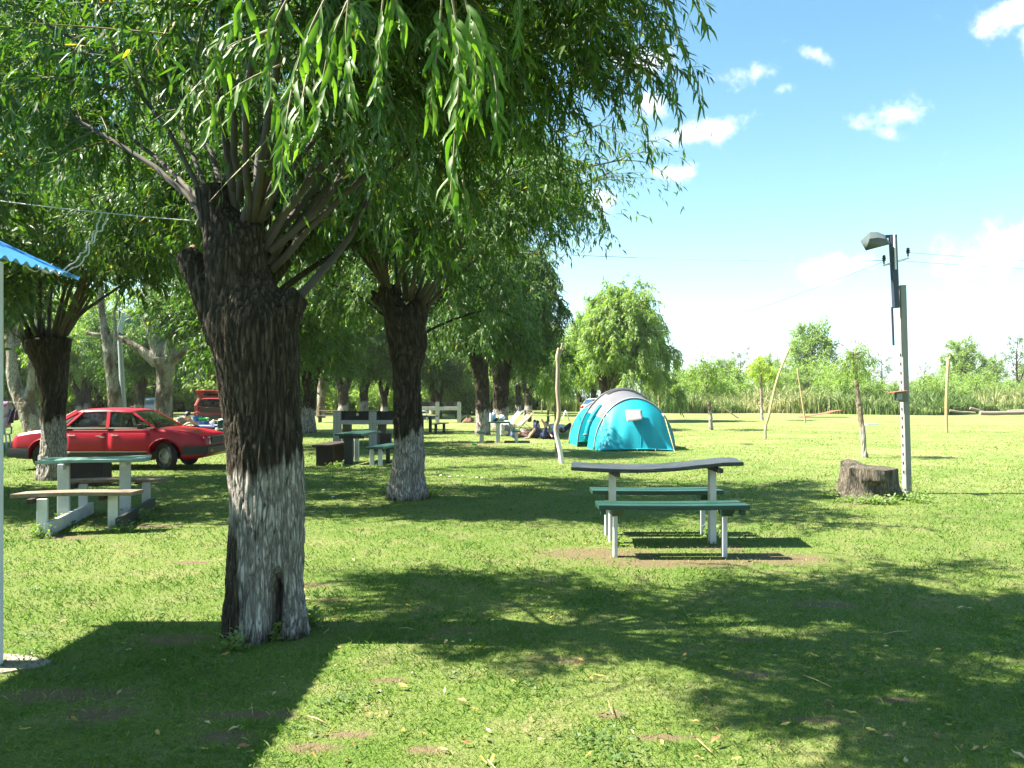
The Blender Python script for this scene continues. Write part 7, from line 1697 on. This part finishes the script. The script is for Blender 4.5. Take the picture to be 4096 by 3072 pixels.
mb = MB(); mb.obox((bx(2030, Yq), Yq, .27), (.95, .2, 0), (.58, .17, .48)); mb.single('seat_cushion', M_FLOR, 'upright cushion with a dark and beige print behind the hanging cloth', 'cushion', (bx(2030, Yq), Yq, 0), bevel=.06)
mb = MB(); mb.ball((bx(2090, Yq), Yq, .16), (.21, .2, .15), 16, 10); mb.ball((bx(2090, Yq), Yq - .02, .06), (.24, .2, .06), 16, 8); mb.single('flowered_bag', M_FLOR2, 'round flowered bag with pink base lying left of the long-haired person', 'bag', (bx(2090, Yq), Yq, 0), smooth=180)
mb = MB(); mb.ball((bx(2055, 28.5), 28.5, .14), (.12, .1, .13), 12, 8); mb.single('blue_bag', cloth('blue_cloth_bag', (.08, .10, .30)), 'small blue bag at the foot of the hanging cloth', 'bag', (bx(2055, 28.5), 28.5, 0), smooth=180)
mb = MB(); c = G(1898, 1782); mb.lathe(c, (0, 0, 1), [(0, .001), (0, .06), (.06, .09), (.07, .09), (.07, .08), (.01, .05), (.01, 0)], 16); mb.single('green_toy_bucket', M_PLGRN, 'small bright green bowl lying on the bare earth before the green bench', 'bowl', c, smooth=40)
mb = MB(); c = G(2092, 1748); mb.obox(c + Vector((0, 0, .02)), (1, .1, 0), (.18, .12, .03)); mb.single('white_packet', M_PLWHITE, 'flat white packet on the ground beside the hanging cloth', 'packet', c, bevel=.005)
mb = MB(); mb.obox(G(2095, 1755) + Vector((0, 0, .015)), (1, -.2, 0), (.30, .14, .02)); mb.single('flip_flops', plain('pale_blue_rubber', (.2, .3, .32), .7), 'flat pale blue-green mat piece on the ground by the hanging cloth', 'mat', G(2095, 1755))
mb = MB(); c = Vector((bx(2163, 28.3), 28.25, .2)); mb.ball(c, (.09, .08, .06), 10, 7); mb.single('orange_bag', plain('orange_cloth', (.42, .14, .02), .8), 'small orange bundle on the lap of the long-haired person', 'bundle', c, smooth=180)
# clay hearth / brown log at the double willow
mb = MB(); c = G(1873, 1691); mb.loft([[c + Vector((math.cos(2 * math.pi * k / 18) * r * (1 + .18 * math.sin(3 * k)), .1 + math.sin(2 * math.pi * k / 18) * r * .8, z + .05 * math.sin(2.2 * k) * (z > 0))) for k in range(18)] for r, z in ((.46, -.02), (.38, .12), (.26, .24), (.13, .33), (.02, .35))]); mb.ball(c + Vector((.42, .1, .04)), (.22, .2, .13), 12, 8)
mb.single('clay_mound', plain('reddish_clay', (.14, .075, .045), .9, .45, 6, .4), 'reddish clay mound left of the double willow foot', 'mound', c, smooth=180)
# deck chairs
def deck_chair(label, pxa, Y, mat, flip):
    t = thing('deck_chair', label, 'deck chair', (bx(pxa, Y), Y, 0), R(24), 'deck chairs on the grass')
    mb = MB(); rings = []
    for i in range(13):
        u = i / 12; x = -.55 + 1.15 * u; z = .30 - .10 * math.sin(math.pi * min(u / .6, 1)) + max(0, u - .45) ** 1.3 * 1.15; rings.append([Vector((x, -.28, z)), Vector((x, 0, z - .02)), Vector((x, .28, z))])
    mb.loft(rings, False, False); o = mb.build('sling', mat, t, 180, local=True); sd = o.modifiers.new('t', 'SOLIDIFY'); sd.thickness = .012
    for sg in (-1, 1):
        for a, b in (((-.6, 0, .30), (.15, 0, .02)), ((.62, 0, .86), (-.2, 0, .02)), ((.05, 0, .30), (.5, 0, .02))): mb = MB(); mb.tube([(a[0], sg * .30, a[2]), (b[0], sg * .30, b[2])], .014, 6); mb.build('frame_tube', M_PLWHITE, t, 180, local=True)
deck_chair('deck chair with yellow and white striped sling', 2082, 36.5, stripes('yellow_sling', (.42, .30, .02), (.36, .34, .28), 5, 1), 1)
deck_chair('deck chair with blue and white checked sling, left of the yellow one', 2038, 38.5, stripes('blue_sling', (.03, .08, .26), (.30, .33, .38), 9, 0), 1)
t = thing('folding_stand', 'white folding trestle standing alone on the lawn left of the tent', 'trestle', (bx(2262, 48.5), 48.5, 0))
for sg in (-1, 1):
    for a in (-1, 1): mb = MB(); mb.tube([(0, sg * .3, .68), (a * .26, sg * .32, 0)], .02, 6); mb.build('leg', M_PLWHITE, t, 180, local=True)
mb = MB(); mb.tube([(0, -.32, .68), (0, .32, .68)], .02, 6); mb.build('bar', M_PLWHITE, t, 180, local=True)
# washing line at the left
Yl = 27; X = lambda px: bx(px, Yl); Z = lambda py: EYE + (HY - py) / F * Yl
wire('washing line with towels at the left edge of the view', [P(-150, 1596, Yl), P(40, 1608, Yl), P(112, 1612, Yl)], .006, M_WIRE, 0, 'washing_line', 12)
def towel(label, x0, x1, y0, y1, mat, skew=0, name='towel'):
    mb = MB(); v = []; n = 8
    for j in range(n + 1):
        for i in range(n + 1): u, w = i / n, j / n; v.append((X(x0 + (x1 - x0) * u + skew * w), Yl + .05 * math.sin(6 * u + 2 * w) * (.3 + w), Z(y0 + (y1 - y0) * w + 4 * math.sin(3 * u))))
    mb.add(v, [(j * (n + 1) + i, j * (n + 1) + i + 1, (j + 1) * (n + 1) + i + 1, (j + 1) * (n + 1) + i) for j in range(n) for i in range(n)])
    o = mb.single(name, mat, label, 'towel' if name == 'towel' else 'clothes', (X((x0 + x1) / 2), Yl, Z(y1)), 'washing on the line', 180); sd = o.modifiers.new('t', 'SOLIDIFY'); sd.thickness = .012
t_ = NT('pink_print_towel'); s_ = t_.n('ShaderNodeSeparateXYZ'); t_.plug(s_.inputs[0], t_.coord('Object')); nn_ = t_.noise(t_.coord('Object'), 4.2, 2, .5)
c_ = t_.mix(t_.rng(nn_, .45, .55), (.30, .12, .36), (.48, .38, .42)); c_ = t_.mix(t_.rng(t_.noise(t_.coord('Object'), 7, 1, .5), .60, .66), c_, (.40, .06, .14))
towel('large lilac towel with a pink and white print on the washing line', -30, 34, 1604, 1708, t_.out(t_.principled(c_, .9)), 6)
towel('dark blue garment on the washing line, right of the lilac towel', 30, 56, 1634, 1690, cloth('navy_cloth', (.015, .022, .06)), -6, 'garment')
towel('short dark purple garment on the washing line, rightmost piece', 54, 70, 1636, 1678, cloth('plum_cloth', (.07, .03, .06)), 0, 'garment')

# ------------------------------------------------------------------ broad-leaved weeds in the near lawn
random.seed(303); rs = np.random.default_rng(303)
wb, wd_, wl = [], [], []
for k in range(230):
    y = math.exp(rnd(math.log(2.9), math.log(13))); x = rnd(-.68, .68) * y
    if lawn_tone(np.array([x]), np.array([y]))[0] > .62: continue
    rr = rnd(.03, .13)
    for q in range(int(rr * 190)):
        a = rnd(0, 6.28); r = rr * math.sqrt(random.random()); wb.append((x + r * math.cos(a), y + r * math.sin(a), rnd(.008, .034))); e = rnd(0, 6.28); wd_.append((math.cos(e), math.sin(e), rnd(.0, .7))); wl.append(rnd(.014, .036))
wb, wd_, wl = np.array(wb), np.array(wd_), np.array(wl); n = len(wb)
co, fa, rv = leaf_arrays2(wb, wd_, wl, wl * rs.uniform(.35, .7, n), unit(rs.normal(0, .4, (n, 3)) + np.array([0, 0, 1.0])), rs.random(n) * .8)
M_CLOVER = leaf_material('lawn_weed_leaf', (.030, .085, .012), (.085, .165, .025), (.08, .13, .05), trans=.3, yl=.99)
tag(link('weeds', np_mesh('clover', co, fa, {'rnd': rv}), None, M_CLOVER), 'broad-leaved weeds scattered through the near lawn', 'weeds', kind='stuff')

# ------------------------------------------------------------------ fallen leaves and scraps on the lawn
random.seed(404)
LM = []
for k, col in enumerate(((.34, .23, .07), (.32, .18, .04), (.36, .28, .15), (.20, .10, .04), (.33, .28, .06))):
    v = []; w = .011 + .002 * (k % 2); L = .062 + .006 * k
    for i, q in enumerate((.05, .7, 1, .75, .05)): z = .004 + .010 * math.sin(i * 1.1 + k) ** 2; v += [(-w * q, L * i / 4, z + .006 * q), (0, L * i / 4, z), (w * q, L * i / 4, z + .004 * q)]
    f = []
    for i in range(4): a = 3 * i; f += [(a, a + 1, a + 4, a + 3), (a + 1, a + 2, a + 5, a + 4)]
    me = bpy.data.meshes.new('fallen_leaf'); me.from_pydata(v, [], f); me.shade_smooth(); me.materials.append(plain('dry_leaf', col, .75, .3, 20, .1)); LM.append(me)
for k in range(210):
    py = 1990 + 1080 * random.random() ** .8; px = rnd(-60, 4150); p = G(px, py); r = random.random()
    if px < 1300 and py < 2500 and r < .6: px += 900; p = G(px, py)
    o = bpy.data.objects.new('fallen_leaf', LM[random.randrange(5)]); COL.objects.link(o); o.location = p + Vector((0, 0, rnd(.012, .026))); o.rotation_euler = (rnd(-.35, .35), rnd(-.5, .5), rnd(0, 6.28)); s = rnd(.35, .85); o.scale = (s, s, s)
    tag(o, 'dry yellow or tan leaf fallen on the lawn', 'leaf', 'dry leaves fallen on the lawn')
for k in range(9):
    p = G(rnd(900, 3900), rnd(2250, 3060)); mb = MB(); a = rnd(0, 6.28); d = Vector((math.cos(a), math.sin(a), 0)); L = rnd(.08, .22)
    mb.tube([p + Vector((0, 0, .022)), p + d * L * .5 + Vector((rnd(-.01, .01), 0, .03)), p + d * L + Vector((0, 0, .024))], [.0025, .003, .0018], 5); mb.single('twig', M_POLE2, 'thin dry twig lying on the lawn', 'twig', p, 'dry twigs on the lawn', 180)
for k, (px, py) in enumerate(((1760, 1907), (1795, 1913), (1830, 1910), (1848, 1909), (1905, 1917), (1925, 1918), (1290, 1968), (1330, 1995))):
    p = G(px, py); mb = MB(); mb.add([p + Vector((rnd(-.02, .0), rnd(-.03, 0), .028)), p + Vector((rnd(.02, .04), rnd(-.02, .02), .03)), p + Vector((rnd(.0, .03), rnd(.02, .05), .04)), p + Vector((-.02, .03, .028))], [(0, 1, 2, 3)])
    o = mb.single('paper_scrap', M_PLWHITE, 'white scrap of paper on the grass in front of the second willow', 'scrap', p, 'white scraps on the grass'); sd = o.modifiers.new('t', 'SOLIDIFY'); sd.thickness = .003

# ------------------------------------------------------------------ humid air over the whole place
hm = bpy.data.materials.new('humid_air'); hm.use_nodes = True; hn = hm.node_tree; hn.nodes.clear()
pv = hn.nodes.new('ShaderNodeVolumePrincipled'); pv.inputs['Color'].default_value = (.93, .97, 1, 1); pv.inputs['Density'].default_value = .00022; pv.inputs['Anisotropy'].default_value = .2
ho = hn.nodes.new('ShaderNodeOutputMaterial'); hn.links.new(pv.outputs[0], ho.inputs['Volume'])
mb = MB(); mb.box((0, 70, 9.0), (420, 190, 20)); tag(mb.single('haze', hm, None, None, (0, 70, 0)), kind='stuff')
